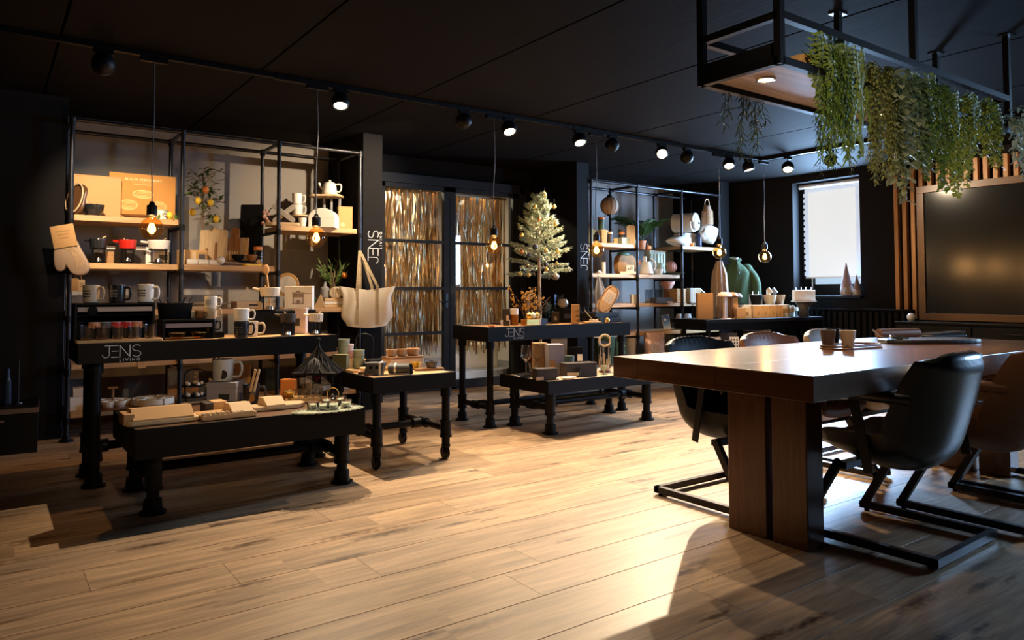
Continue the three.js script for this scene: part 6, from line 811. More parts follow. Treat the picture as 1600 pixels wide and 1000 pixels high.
// row below: middle
{ const [x, y, z, w, h] = [6.01,1.338,-6.45,0.046,0.177]; O('white_cylinder', 'slim pale cylinder on the second right shelf behind the bulb', 'vase', cy(0.025, 0.025, 0.14, 0, 0, 0), m.cream, x, r2, z); O('pebble_dish', 'small white dish with pebbles at the left end of the second right shelf', 'dish', mg(lathe([[0, 0], [0.03, 0], [0.045, 0.02], [0, 0.012]]), sp(0.015, 0.01, 0.025, 0, 8), sp(0.013, -0.015, 0.024, 0.01, 8)), m.white, x - 0.1, r2, z + 0.03); }
{ const [x, y, z, w, h] = [6.566,1.424,-6.65,0.219,0.195]; O('sling_bag', 'rounded tan bag with a dark rim at the back of the second right shelf', 'bag', mg(ex(rrect(0.3, 0.24, 0.08), 0.1, 0.012)), m.kraftd, x + 0.05, r2, z - 0.1); O('green_hat', 'dark green rolled cloth on top of the tan bag', 'cloth', mg(sp(0.07).scale(1.5, 0.5, 0.8)), m.green, x + 0.03, r2 + 0.26, z - 0.05); }
{ const [x, y, z, w, h] = [6.402,1.343,-6.44,0.197,0.11]; const t = T('block_calendar', 'white tray with a small printed block and pegs on the second right shelf', 'ornament', x, r2, z, CR); M(t, 'tray', bx(w, 0.03, 0.08, 0, 0, 0, 0.004), m.paper); M(t, 'block', bx(w * 0.5, 0.08, 0.05, w * 0.15, 0.03, 0, 0.003), m.white); M(t, 'print', mg(...[-0.02, 0, 0.02].map((k, i) => bx(0.01, 0.02 + 0.015 * i, 0.002, w * 0.15 + k, 0.05, 0.026))), m.ink); }
{ const [x, y, z, w, h] = [6.753,1.341,-6.46,0.161,0.291]; const t = T('milk_jug', 'white tapered jug with a curved handle at the middle of the right shelves', 'jug', x, r2, z, CR); M(t, 'body', lathe([[0, 0], [0.085, 0], [0.09, 0.02], [0.06, 0.14], [0.055, 0.16], [0.05, 0.16], [0.055, 0.13], [0, 0.13]], 24), m.white); M(t, 'spout', bx(0.05, 0.1, 0.05, -0.02, 0.13, 0, 0.015), m.white); M(t, 'handle', tube([[0.05, 0.2, 0], [0.1, 0.16, 0], [0.11, 0.1, 0], [0.085, 0.05, 0]], 0.014, 14, 8), m.cream); M(t, 'red_seal', tr(bx(0.03, 0.06, 0.004, -0.09, 0.12, 0.03), 0, 0, 0), m.terracotta); }
{ const [x, y, z, w, h] = [7.115,1.342,-6.68,0.219,0.345]; const t = T('ribbed_crate', 'sage wooden crate with vertical ribs on the second right shelf', 'crate', x + 0.03, r2, z); M(t, 'panel', bx(0.3, 0.31, 0.1, 0, 0, 0, 0.003), m.sage); for (let i = 0; i < 5; i++) M(t, 'rib', bx(0.03, 0.27, 0.012, -0.12 + i * 0.06, 0.01, 0.055, 0.002), m.sage); M(t, 'top_edge', wd(bx(0.33, 0.012, 0.13, 0, 0.31, 0, 0.002)), m.pale); }
{ const [x, y, z, w, h] = [6.969,1.344,-6.46,0.139,0.082]; bowl(x, r2, z, w, 0.075, 'lower cream bowl of the bowl pair on the second right shelf', m.cream, { foot: 0.7 }); bowl(x + 0.01, r2 + 0.076, z, w * 1.05, 0.07, 'upper sage bowl of the bowl pair on the second right shelf', m.sage, { foot: 0.7 }); }
{ const [x, y, z, w, h] = [7.253,1.349,-6.5,0.142,0.134]; O('pink_ball', 'pink ribbed ball on a green dish at the right of the second shelf', 'ornament', mg(sp(w * 0.52, 0, w * 0.52, 0, 22), ...Array.from({ length: 10 }, (_, i) => new THREE.TorusGeometry(w * 0.525, 0.003, 5, 28).rotateY(i * 0.314).translate(0, w * 0.52, 0))), m.pinkclay, x, r2 + 0.03, z); O('green_dish_flat', 'flat dark green dish under the pink ribbed ball', 'dish', lathe([[0, 0], [0.1, 0.004], [0.15, 0.025], [0.148, 0.028], [0.1, 0.012], [0, 0.012]], 26), m.green, x + 0.02, r2, z + 0.02); }
// plant and pots in the middle bay
{ const [x, y, z] = [6.905,1.702,-6.6], t = T('potted_palm', 'small green palm in a black pot in the middle of the right shelves', 'plant', x - 0.03, r2 + 0.325, z - 0.05), L = [], st = []; for (let i = 0; i < 24; i++) { const a = rnd(6.283), len = rnd(0.28, 0.46), sp_ = rnd(0.35, 0.95); const pts = []; for (let k = 0; k <= 6; k++) { const q = k / 6; pts.push([len * sp_ * q * Math.cos(a) * 1.1, 0.1 + len * (q * 1.25 - 0.55 * q * q), len * sp_ * q * Math.sin(a) * 0.6]); } st.push(tube(pts, 0.0028, 8, 4)); for (let k = 2; k <= 6; k++) for (let s = -1; s <= 1; s += 2) for (let e = 0; e < 3; e++) { const p = V(...pts[k]).lerp(V(...pts[k - 1]), e / 3), d = V(...pts[k]).sub(V(...pts[k - 1])).normalize(), n = V().crossVectors(d, V(0, 1, 0)).normalize().multiplyScalar(s); L.push([p, d.clone().add(n.multiplyScalar(0.9)).normalize(), V(0, 1, 0), 0.11, 0.012, 0.25]); } } M(t, 'pot', lathe([[0, 0], [0.06, 0], [0.075, 0.1], [0.07, 0.1], [0.06, 0.09], [0, 0.09]]), m.blackmatt); M(t, 'stems', mg(st), m.green); M(t, 'foliage', leafGeo(L), leafM([0.05, 0.13, 0.03])).userData.kind = 'stuff'; }
{ const [x, y, z, w, h] = [6.814,1.672,-6.42,0.154,0.113]; const t = T('terracotta_pot', 'terracotta pot in front of the small palm', 'pot', x, r2 + 0.325, z - 0.2); M(t, 'pot', lathe([[0, 0], [w * 0.4, 0], [w * 0.46, h * 0.85], [w * 0.5, h * 0.85], [w * 0.5, h], [w * 0.45, h], [w * 0.38, 0.01], [0, 0.01]], 24), m.terracotta); O('orange_pumpkin', 'small orange pumpkin right of the terracotta pot', 'pumpkin', mg(...Array.from({ length: 8 }, (_, i) => sp(0.035, 0.02 * Math.cos(i * 0.785), 0.03, 0.02 * Math.sin(i * 0.785), 8)), cy(0.005, 0.007, 0.02, 0, 0.06, 0, 6)), m.orange, x + 0.13, r2 + 0.325, z - 0.2); }
// towels and pillows
{ const [x, y, z, w, h] = [7.656,2.005,-6.58,0.372,0.268]; const t = T('rolled_blanket', 'thick cream blanket roll on top of the white box at the right shelves', 'blanket', x - 0.03, r1b + 0.2, z, -1.25); M(t, 'roll', rt(cy(h * 0.48, h * 0.48, w * 0.75, 0, -w * 0.4, 0, 28), 0, 0, -Math.PI / 2).translate(0, h * 0.48, 0), m.wool); const sp_ = []; for (let i = 0; i <= 40; i++) { const a = i * 0.42, R = h * 0.44 * (1 - i / 44); sp_.push([w * 0.34 + 0.02 + 0.001 * i, h * 0.48 + R * Math.sin(a), R * Math.cos(a)]); } M(t, 'spiral_end', tube(sp_, 0.022, 120, 8), m.wool); }
{ const [x, y, z, w, h] = [7.707,1.733,-6.65,0.253,0.296]; boxT(x + 0.06, r1b, z - 0.02, 0.3, 0.195, 0.2, 'pale box between the blanket roll and the shelf', m.linen, { ry: 0, lid: 0.25 }); O('dark_vase', 'dark blue vase standing behind the pillow on the right shelves', 'vase', lathe([[0, 0], [0.04, 0], [0.045, 0.12], [0.03, 0.17], [0.032, 0.19], [0, 0.18]]), m.navy, x + 0.1, r1b, z + 0.15); }
{ const [x, y, z, w, h] = [7.319,1.7,-6.45,0.402,0.167]; const t = T('fluffy_cushion', 'soft cream cushion lying at the left on the upper right shelf', 'cushion', x + 0.03, r1b, z); M(t, 'cushion', surf((u, v) => { const a = u * 6.283, b = (v - 0.5) * Math.PI, k = 1 + 0.05 * Math.sin(a * 3 + v * 8); return [0.19 * Math.cos(b) ** 0.6 * Math.cos(a) * k, 0.07 + 0.068 * Math.sin(b) * (1 + 0.4 * Math.cos(a)), 0.13 * Math.cos(b) ** 0.6 * Math.sin(a) * k]; }, 32, 18, true), m.wool); M(t, 'red_tag', bx(0.02, 0.03, 0.004, 0.1, 0.03, 0.125), m.terracotta); O('orange_cup', 'small orange cup right of the cream cushion', 'cup', lathe([[0, 0], [0.025, 0], [0.03, 0.05], [0.027, 0.05], [0, 0.006]]), m.orange, x + 0.27, r1b, z + 0.02); }
{ const [x, y, z, w, h] = [7.954,1.714,-6.45,0.252,0.296]; const t = T('fluffy_pillow', 'large white pillow with a dark tassel at the right end of the upper shelf', 'pillow', x - 0.02, r1b, z, CR); M(t, 'pillow', mg(...[1, -1].map(q => surf((u, v) => { const X = (u * 2 - 1) * q, Y = v * 2 - 1, k = Math.pow(Math.max(0, (1 - X ** 4) * (1 - Y ** 4)), 0.5), e = 1 - 0.12 * (1 - k), c = Math.cos(0.5), s = Math.sin(0.5), px = 0.15 * X * (1 - 0.1 * Y * Y) * e, py = 0.15 * Y * (1 - 0.1 * X * X) * e; return [px * c + py * s * 0.6, 0.185 - px * s * 0.6 + py * c, q * 0.085 * k * (1 + 0.1 * N3(X * 3, Y * 3, 1))]; }, 18, 18))), m.wool); M(t, 'tassel', tube([[-0.05, 0.27, 0.06], [-0.07, 0.23, 0.08], [-0.1, 0.2, 0.07]], 0.012, 8, 6), m.walnut); }
{ const [x, y, z, w, h] = [7.841,1.999,-6.38,0.155,0.353]; const t = T('wicker_lantern', 'brown bottle-shaped wicker lantern hanging from the right shelves top rail', 'lantern', x, y, z); M(t, 'body', lathe([[0, 0], [w * 0.48, 0], [w * 0.5, 0.02], [w * 0.46, h * 0.5], [w * 0.3, h * 0.66], [w * 0.3, h * 0.75], [0, h * 0.75]], 24), std([0.35, 0.22, 0.14], 0.85)); for (let k = 0; k < 9; k++) M(t, 'wicker_ring', new THREE.TorusGeometry(w * (0.5 - 0.004 * k), 0.005, 5, 26).rotateX(Math.PI / 2).translate(0, 0.03 + k * h * 0.055, 0), m.kraftd); M(t, 'loop', tube([[-w * 0.28, h * 0.72, 0], [-w * 0.24, h * 0.92, 0], [0, h, 0], [w * 0.24, h * 0.92, 0], [w * 0.28, h * 0.72, 0]], 0.006, 20, 6), m.kraftl); M(t, 'hook', rod([0, h, 0], [0, 2.405 - y, 0], 0.003, 5), m.black); }
// lower right shelves
{ const [x, y, z, w, h] = [5.795,0.854,-6.3,0.089,0.395]; const t = T('hanging_garment', 'pale grey garment hanging at the left post of the right shelves', 'garment', x, r3 - 0.1, z, CR); M(t, 'cloth', surf((u, v) => { const a = u * 6.283, k = 1 - 0.75 * Math.max(0, v - 0.55) / 0.45; return [0.07 * k * Math.cos(a) + 0.03 * (1 - v), 0.42 * v, 0.03 * k * Math.sin(a) + 0.008 * Math.sin(a * 5)]; }, 30, 14, true), m.greycloth); M(t, 'hanger_loop', tube([[0, 0.41, 0], [-0.015, 0.45, 0], [0.01, 0.47, 0]], 0.003, 8, 5), m.steel); }
for (const [u, L] of [[0, 'left'], [1, 'right']]) { const p = u ? [7.001,0.975,-6.5] : [6.837,0.977,-6.5]; const t = T('hurricane_glass', L + ' square glass candle holder with pale base on the third right shelf', 'candle holder', p[0], r3, p[2], CR); M(t, 'glass', lathe([[0.052, 0.0], [0.052, 0.17]], 4).rotateY(0.785).scale(1.25, 1, 1.25), m.greyglass); M(t, 'pebbles', mg(...Array.from({ length: 14 }, () => sp(0.014, rnd(-0.035, 0.035), rnd(0.01, 0.04), rnd(-0.035, 0.035), 6))), m.white).userData.kind = 'stuff'; }
{ const [x, y, z] = [6.961,0.976,-6.43]; boxT(x, r3, z + 0.03, 0.3, 0.07, 0.1, 'black, blue and beige trough before the square glass holders', m.darkgrey, { lid: 0.02, sticker: m.pinkbox, sx: 0.32, sy: 0 }); }
{ const [x, y, z] = [7.313,0.971,-6.62]; const t = T('mushroom_lamp', 'pink brown mushroom-shaped ornament behind the trough', 'ornament', x, r3, z); M(t, 'stem', cy(0.05, 0.06, 0.19, 0, 0, 0, 20), m.acacia); M(t, 'cap', lathe([[0.05, 0.18], [0.09, 0.24], [0.1, 0.28], [0, 0.285]], 24), m.pinkclay); }
{ const [x, y, z, w, h] = [7.325,0.973,-6.46,0.142,0.184]; O('orange_basket', 'orange woven basket on the third right shelf', 'basket', mg(bx(0.17, h, 0.14, 0, 0, 0, 0.01), ...Array.from({ length: 6 }, (_, i) => bx(0.176, 0.012, 0.146, 0, 0.01 + i * h / 6, 0, 0.004))), m.bamboo, x, r3, z); const t = T('striped_bag', 'striped shoulder bag with long straps hanging from the third right shelf', 'bag', x + 0.24, r3, z + 0.02); M(t, 'body', ex(rrect(0.22, h, 0.02), 0.09, 0.006), m.linen); for (let i = 0; i < 5; i++) M(t, 'stripe', bx(0.018, h * 0.96, 0.002, -0.08 + i * 0.04, 0.004, 0.0915), m.kraftd); M(t, 'strap', mg(tube([[0.09, h * 0.95, 0.08], [0.16, h * 0.4, 0.14], [0.13, -0.18, 0.15], [0.1, -0.24, 0.15], [0.05, -0.2, 0.15], [0.04, 0.02, 0.12]], 0.012, 30, 6)), m.canvas); }
{ const [x, y, z] = [6.585,0.979,-6.5]; boxT(x, r3, z, 0.1, 0.11, 0.1, 'cream box behind the post on the third right shelf', m.cream, { ry: CR, lid: 0.3 }); }
{ const [x, y, z, w, h] = [7.12,0.621,-6.45,0.115,0.214]; const t = T('picture_card', 'blue picture card on a small wooden foot on the fourth right shelf', 'picture', x, r4, z, CR); const px = canvasTex(64, 128, (c, W, Hh) => { const g = c.createLinearGradient(0, 0, 0, Hh); g.addColorStop(0, '#1d4f9c'); g.addColorStop(0.5, '#4f92d6'); g.addColorStop(1, '#dfe8f2'); c.fillStyle = g; c.fillRect(0, 0, W, Hh); c.fillStyle = '#eef3fa'; c.beginPath(); c.arc(24, 40, 12, 0, 7); c.fill(); }); M(t, 'card', bx(0.095, 0.19, 0.004, 0, 0.012, 0).rotateX(-0.12).rotateZ(0.12), m.paper); const f = new THREE.PlaneGeometry(0.085, 0.18).translate(0, 0.107, 0.0028).rotateX(-0.12).rotateZ(0.12); M(t, 'printed_front', f, std([1, 1, 1], 0.5, 0, { map: px })); M(t, 'foot', wd(bx(0.1, 0.02, 0.05, 0, 0, 0, 0.003)), m.pale); }
for (const [u, L] of [[0, 'left grey ridged candle cone on the fourth right shelf'], [1, 'right grey ridged candle cone on the fourth right shelf']]) { const p = u ? [7.571,0.605,-6.5] : [7.408,0.61,-6.5]; O('ridged_cone', L, 'candle', lathe([[0, 0], [0.075, 0], [0.04, 0.2], [0.03, 0.205], [0, 0.205]], 10), m.stoneware, p[0], r4, p[2]); }
{ const [x, y, z, w, h] = [6.715,0.281,-6.35,0.254,0.365]; const t = T('foil_gift_bags', 'crinkled pink and silver gift bag below the fourth right shelf', 'gift bag', x, r4 - 0.36, z + 0.05, CR); M(t, 'bag', surf((u, v) => { const a = u * 6.283, k = 1 + 0.12 * N3(u * 9, v * 7, 2); return [0.13 * Math.sign(Math.cos(a)) * Math.abs(Math.cos(a)) ** 0.5 * k, 0.36 * v, 0.07 * Math.sin(a) * k * (1 - 0.4 * v)]; }, 40, 20, true), std([0.75, 0.5, 0.42], 0.3, 0.6)); M(t, 'ribbon', mg(...[0, 1, 2].map(i => new THREE.TorusGeometry(0.04 + 0.012 * i, 0.006, 6, 20).scale(0.7, 1, 0.6).translate(-0.03 + 0.02 * i, 0.18, 0.08))), m.paper); M(t, 'bottom_band', bx(0.26, 0.07, 0.15, 0, 0.0, 0, 0.01), m.terracotta); t.position.y = 0.24; }
{ const [x, y, z] = [6.307,0.296,-6.45]; const t = T('gift_bag', 'teal and white patterned gift bag leaning below the fourth right shelf', 'gift bag', x, 0.24, z, CR); M(t, 'bag', poly([[-0.07, 0], [0.07, 0], [0.03, 0.28], [-0.08, 0.3]], 0.05, 0.004), std([0.08, 0.2, 0.22], 0.5)); M(t, 'white_print', mg(...[0.05, 0.12, 0.2].map((k, i) => bx(0.07, 0.025, 0.002, -0.01, k, 0.0555))), m.paper); O('kraft_wrap', 'upright rolled kraft paper right of the teal gift bag', 'roll', mg(cy(0.07, 0.065, 0.3, 0, 0, 0, 20)), m.linen, x + 0.17, 0.24, z - 0.02); O('green_planter', 'large dark green planter behind the glass lantern', 'planter', lathe([[0, 0], [0.1, 0], [0.13, 0.33], [0.135, 0.34], [0.12, 0.34], [0.09, 0.02], [0, 0.02]], 26), m.green, x - 0.27, 0.24, z - 0.02); }

// ---------- candle table goods (top at 0.8) ----------
const TK = 0.8;
boxT(6.52,0.8,-5.2, 0.17, 0.29, 0.1, 'tall kraft box at the left end of the candle table', m.kraft, { lid: 0.02, ry: CR }); scene.children.at(-1).position.z -= 0.16;
{ const [x, y, z] = [6.947,0.8,-5.2]; boxT(x + 0.02, TK, z - 0.16, 0.16, 0.29, 0.1, 'second tall kraft box behind the pale mushroom lamps', m.kraft, { lid: 0.02, ry: CR }); boxT(x + 0.02, TK, z - 0.02, 0.1, 0.12, 0.1, 'low kraft box right of the mushroom lamps', m.kraft, { lid: 0.02, ry: CR }); }
function mush(label, p, h, mt, dz = 0) { const t = T('mushroom_table_lamp', label, 'lamp', p[0], TK, p[2] + dz); M(t, 'foot', cy(0.055, 0.06, 0.008, 0, 0, 0, 24), mt); M(t, 'pole', cy(0.016, 0.016, h - 0.04, 0, 0.008, 0), mt); M(t, 'shade', lathe([[0.0, h - 0.035], [0.07, h - 0.05], [0.075, h - 0.045], [0.06, h - 0.012], [0.03, h], [0, h + 0.002]], 26), mt); }
mush('pale mushroom-shaped table lamp, frontmost on the candle table', [6.674,0.8,-5.2], 0.3, m.pinkbox, -0.01);
mush('second mushroom-shaped table lamp just behind the pale one', [6.753,0.8,-5.2], 0.3, m.linen, -0.05);
mush('brown mushroom-shaped table lamp right of the pale ones', [6.924,0.8,-5.2], 0.3, m.acacia, -0.1);
mush('dark grey mushroom-shaped table lamp beside the brown one', [7.029,0.8,-5.2], 0.29, m.darkgrey, -0.12);
boxT(7.099,0.8,-5.2, 0.1, 0.13, 0.09, 'small kraft box printed with a plant on the candle table', m.kraftl, { lid: 0.02, ry: CR, sticker: m.kraftd }); scene.children.at(-1).position.z -= 0.04;
for (const [i, p] of [[7.291,0.8,-5.2], [7.426,0.8,-5.2], [7.577,0.8,-5.2], [7.717,0.8,-5.2]].entries()) { boxT(p[0], TK, p[2] - 0.04, 0.095, 0.145, 0.09, ['leftmost', 'second', 'third', 'rightmost'][i] + ' of the four small kraft candle boxes in a row', m.kraft, { lid: 0.02, ry: CR }); M(scene.children.at(-1), 'print', mg(bx(0.03, 0.006, 0.001, -0.02, 0.125, 0.0455), bx(0.02, 0.004, 0.001, -0.025, 0.112, 0.0455), bx(0.016, 0.045, 0.001, 0.015, 0.03, 0.0455)), m.kraftd); }
for (const [i, p] of [[7.86,0.8,-5.2], [8.046,0.8,-5.2]].entries()) { const t = T('jar_candle', ['left', 'right'][i] + ' cream candle with a kraft band at the front of the candle table', 'candle', p[0], TK, p[2] - 0.05 - 0.05 * i); M(t, 'wax', cy(0.062, 0.062, 0.15 - 0.02 * i, 0, 0, 0, 24), m.wax); M(t, 'band', cy(0.063, 0.063, 0.05, 0, 0.05, 0, 24), m.kraft); M(t, 'wick', cy(0.002, 0.002, 0.012, 0, 0.15 - 0.02 * i, 0, 5), m.ink); }
{ const [x, y, z] = [7.195,0.8,-5.2]; const t = T('glass_jar', 'dark glass jar box behind the kraft boxes on the candle table', 'jar', x - 0.04, TK, z - 0.2, CR); M(t, 'jar', cy(0.075, 0.075, 0.17, 0, 0, 0, 22), m.greyglass); M(t, 'contents', cy(0.06, 0.06, 0.07, 0, 0.004, 0, 16), m.paper); }
{ const p = [7.183,0.8,-5.2], t = T('pleated_lamp', 'small lamp with a dark pleated shade in front of the green sweater', 'lamp', p[0] + 0.05, TK + 0.16, p[2] - 0.36); M(t, 'shade', lathe([[0.085, 0], [0.055, 0.13], [0.053, 0.13], [0.082, 0]], 18), m.darkgrey); M(t, 'stem', cy(0.02, 0.03, 0.1, 0, -0.1, 0), m.glass); M(t, 'base', cy(0.05, 0.055, 0.06, 0, -0.16, 0, 22), m.steel); }
for (const [i, q] of [['black tapered vase on a kraft box, candle table', m.blackmatt, [7.521,0.95,-5.4]], ['beige tapered vase beside the black one, candle table', m.beige, [7.79,0.95,-5.4]], ['brown tapered vase behind the beige one, candle table', m.acacia, [8.003,0.95,-5.42]]].entries()) O('tapered_vase', q[0], 'vase', lathe([[0, 0], [0.055, 0], [0.08, 0.12], [0.075, 0.12], [0.05, 0.01], [0, 0.01]], 24), q[1], q[2][0], 0.9465, q[2][2]);
{ // little stands carry the vases
  const p = [7.426,0.8,-5.2]; const t = T('vase_riser', 'long low kraft riser behind the row of small kraft boxes', 'riser', p[0] + 0.02, TK, -5.41, -0.1); M(t, 'riser', bx(0.52, 0.145, 0.17, 0, 0, 0, 0.003), m.kraft); M(t, 'top_edge', bx(0.525, 0.01, 0.175, 0, 0.137, 0, 0.002), m.kraftl); }
{ const p = [7.897,0.95,-5.42]; const t = T('desk_lamp', 'pair of small angled reading lamps among the vases', 'lamp', p[0], 0.9465, p[2] - 0.03, CR); for (const [k, mt] of [[-0.03, m.oak], [0.03, m.grey]]) { M(t, 'arm', rod([k, 0, 0], [k, 0.16, 0], 0.006, 7), mt); M(t, 'head', rod([k - 0.01, 0.2, 0], [k + 0.03, 0.14, 0.02], 0.02, 12), mt); } M(t, 'base', bx(0.12, 0.01, 0.06, 0, 0, 0, 0.002), m.black); }
// square white candles with wicks
function sq(label, p, w, h, dz, y = TK) { const t = T('block_candle', label, 'candle', p[0], y, p[2] + dz, CR); M(t, 'wax', bx(w, h, w * 0.7, 0, 0, 0, 0.006), m.wax); for (const k of [-0.25, 0.25]) M(t, 'wick', cy(0.005, 0.006, 0.04, w * k, h, 0, 6), m.wax); }
sq('left square white candle block behind the cream candles', [7.717,0.8,-5.2], 0.14, 0.27, -0.35); sq('middle square white candle block, lower, behind the right cream candle', [7.992,0.8,-5.2], 0.15, 0.2, -0.26);
{ const p = [7.86,0.8,-5.2]; for (const k of [0, 1]) O('taper_candle', ['left', 'right'][k] + ' slim tall white candle between the square white candle blocks', 'candle', mg(cy(0.012, 0.014, 0.33, 0, 0, 0, 12), cy(0.002, 0.002, 0.02, 0, 0.33, 0, 5)), m.wax, p[0] + k * 0.045, TK, p[2] - 0.28); }
{ const p = [8.223,0.8,-5.2]; const t = T('cup_candle', 'white candle in a dark cup near the right end of the candle table', 'candle', p[0] - 0.1, TK, p[2] - 0.1); M(t, 'cup', cy(0.05, 0.05, 0.07, 0, 0, 0, 20), m.darkgrey); M(t, 'wax', cy(0.06, 0.06, 0.04, 0, 0.07, 0, 22), m.wax); M(t, 'wick', cy(0.003, 0.003, 0.03, 0, 0.11, 0, 5), m.wax); }
{ const p = [8.18,0.977,-5.093,0.016,0.016]; const t = T('candle_pedestal', 'dark pedestal with a white plate of candles before the window', 'pedestal', p[0] - 0.12, TK, p[2] - 0.02, CR); M(t, 'column', lathe([[0, 0], [0.06, 0], [0.05, 0.08], [0.1, 0.18], [0, 0.18]], 22), m.darkgrey); M(t, 'plate', cy(0.15, 0.14, 0.012, 0, 0.18, 0, 28), m.white); for (const k of [0, 1]) sq(['left', 'right'][k] + ' white candle block on the dark pedestal before the window', [p[0] - 0.12 + (k - 0.5) * 0.1, 0, p[2] - 0.02 + (k - 0.5) * 0.07], 0.13, 0.13, 0, TK + 0.193); }
// cards and boxes on the lower shelf of the candle table
{ const q = [['pale card with a flower print on the lower shelf of the candle table', m.pinkbox, [6.453,0.629,-5.2], 0.19, 0.18], ['dark patterned card beside the flower print card', m.darkbox, [6.672,0.538,-5.15], 0.2, 0.22], ['narrow card with rows of dark marks before the patterned card', m.paper, [6.68,0.514,-5.08], 0.1, 0.18], ['kraft card with coloured blots in a dark frame on the lower shelf', m.kraft, [7.167,0.561,-5.15], 0.28, 0.2]]; q.forEach(([L, mt, p, w, h], i) => { const t = T('print_card', L, 'card', p[0], 0.43, p[2], CR); M(t, 'card', bx(w, h, 0.006, 0, 0, 0, 0.001).rotateX(-0.12), mt); const b = []; for (let k = 0; k < (i === 2 ? 12 : 9); k++) b.push(tr(i === 2 ? bx(0.016, 0.018, 0.001) : rt(cy(rnd(0.006, 0.016), 0.012, 0.001, 0, 0, 0, 8), Math.PI / 2), i === 2 ? -0.03 + (k % 3) * 0.03 : rnd(-w * 0.35, w * 0.35), i === 2 ? 0.03 + Math.floor(k / 3) * 0.036 : rnd(h * 0.15, h * 0.85), 0.0042)); M(t, 'print', mg(b).rotateX(-0.12), [m.acacia, m.pinkclay, m.ink, m.orange][i]); if (i === 3) M(t, 'frame', mg(bx(0.32, 0.012, 0.02, 0.01, 0.225, -0.02), bx(0.012, 0.23, 0.02, 0.16, 0, -0.02)), m.darkgrey); }); }
// garments behind the candle table
{ const [x, y, z, w, h] = [7.458,0.993,-5.85,0.28,0.495]; const t = T('hanging_throw', 'taupe striped throw hanging behind the candle table', 'throw', x - 0.05, y - 0.25, z, CR); M(t, 'cloth', surf((u, v) => { const a = u * 6.283, k = v > 0.8 ? 1 - (v - 0.8) * 2.6 : 1; return [w * 0.52 * (1 - 0.45 * v) * Math.cos(a) * k, (h + 0.25) * v, (0.06 + 0.012 * Math.sin(a * 9)) * Math.sin(a) * k]; }, 60, 18, true), m.taupecloth); for (const s of [-0.3, 0.05, 0.4]) M(t, 'stripe', tube([[s * w * 0.9, 0.02, 0.066], [s * w * 0.75, h * 0.5, 0.07], [s * w * 0.5, h * 0.95, 0.066]], 0.008, 10, 5), m.greycloth); const st = T('garment_stand', 'thin dark stand holding the throw and the green sweater', 'stand', x + 0.25, 0, z - 0.06); M(st, 'pole', cy(0.012, 0.012, 1.3, 0, 0.02, 0), m.black); M(st, 'foot', cy(0.16, 0.17, 0.02, 0, 0, 0, 28), m.black); M(st, 'crossbar', rod([-0.3, 1.28, 0], [0.3, 1.28, 0.05], 0.01, 8), m.black); }
{ const [x, y, z, w, h] = [7.719,0.991,-5.75,0.459,0.54]; const t = T('green_sweater', 'green knitted sweater on a headless bust form behind the candle table', 'sweater', x, 0.86, z - 0.1, CR), Hh = 1.1 + (455 - 403) / 1138 * 9.3 - 0.86;
  const body = (u, v) => { const a = u * 6.283, sh = v < 0.72 ? 1 : Math.max(0.26, 1 - ((v - 0.72) / 0.22) ** 1.5 * 0.74), W = 0.205 * (0.92 + 0.1 * v) * sh, D = 0.125 * (v < 0.8 ? 1 : 1 - (v - 0.8) * 2.3); return [W * Math.cos(a), Hh * 0.98 * v * (v < 0.94 ? 1 : 1), D * Math.sin(a) + 0.004 * Math.sin(a * 8 + v * 9)]; };
  M(t, 'torso', surf((u, v) => body(1 - u, v), 40, 26, true).scale(1, 1, 1), std([0.028, 0.056, 0.018], 0.95, 0, { bumpMap: weaveTex, bumpScale: 0.002, side: THREE.DoubleSide }));
  for (const s of [-1, 1]) M(t, 'sleeve', mg(tube([[s * 0.15, Hh * 0.8, 0], [s * 0.235, Hh * 0.6, 0.03], [s * 0.25, Hh * 0.3, 0.05], [s * 0.235, 0.0, 0.07]], 0.062, 16, 14), sp(0.075, s * 0.15, Hh * 0.79, 0, 14)), m.sweater);
  M(t, 'collar', tube(Array.from({ length: 16 }, (_, i) => { const a = i / 16 * 6.283; return [0.062 * Math.cos(a), Hh * 0.985 - 0.02 * Math.sin(a), 0.055 * Math.sin(a)]; }), 0.02, 40, 8, true), m.sweater); M(t, 'neck_form', cy(0.045, 0.05, 0.05, 0, Hh * 0.94, 0, 18), m.greycloth); M(t, 'zip', rod([0.0, Hh * 0.93, 0.075], [0.01, Hh * 0.72, 0.13], 0.004, 6), m.steel); }
// gnomes on the sill
for (const [i, q] of [[[8.46,1.062,-4.793,0.171,0.396], 'taller pointed-hat gnome ornament on the window sill'], [[8.46,1.062,-4.684,0.115,0.246], 'shorter pointed-hat gnome ornament on the window sill']].entries()) { const [x, y, z, w, h] = q[0], t = T('felt_gnome', q[1], 'ornament', x, WY[0], z - (i ? -0.02 : 0)); const R = w * 0.42, g = std(i ? [0.22, 0.15, 0.14] : [0.3, 0.22, 0.22], 0.95); M(t, 'body', lathe([[0, 0], [R * 0.9, 0], [R, h * 0.1], [R * 0.9, h * 0.3], [0, h * 0.36]], 20), m.taupecloth); M(t, 'hat', lathe([[R * 0.95, h * 0.27], [R * 0.75, h * 0.4], [R * 0.35, h * 0.75], [R * 0.08, h * 0.98], [0, h]], 20), g); M(t, 'beard', lathe([[0, 0.01], [R * 0.55, h * 0.06], [R * 0.65, h * 0.2], [R * 0.4, h * 0.3], [0, h * 0.31]], 14).translate(-R * 0.45, 0, 0), m.greycloth); M(t, 'nose', sp(R * 0.18, -R * 0.95, h * 0.28, 0, 10), m.pinkclay); }

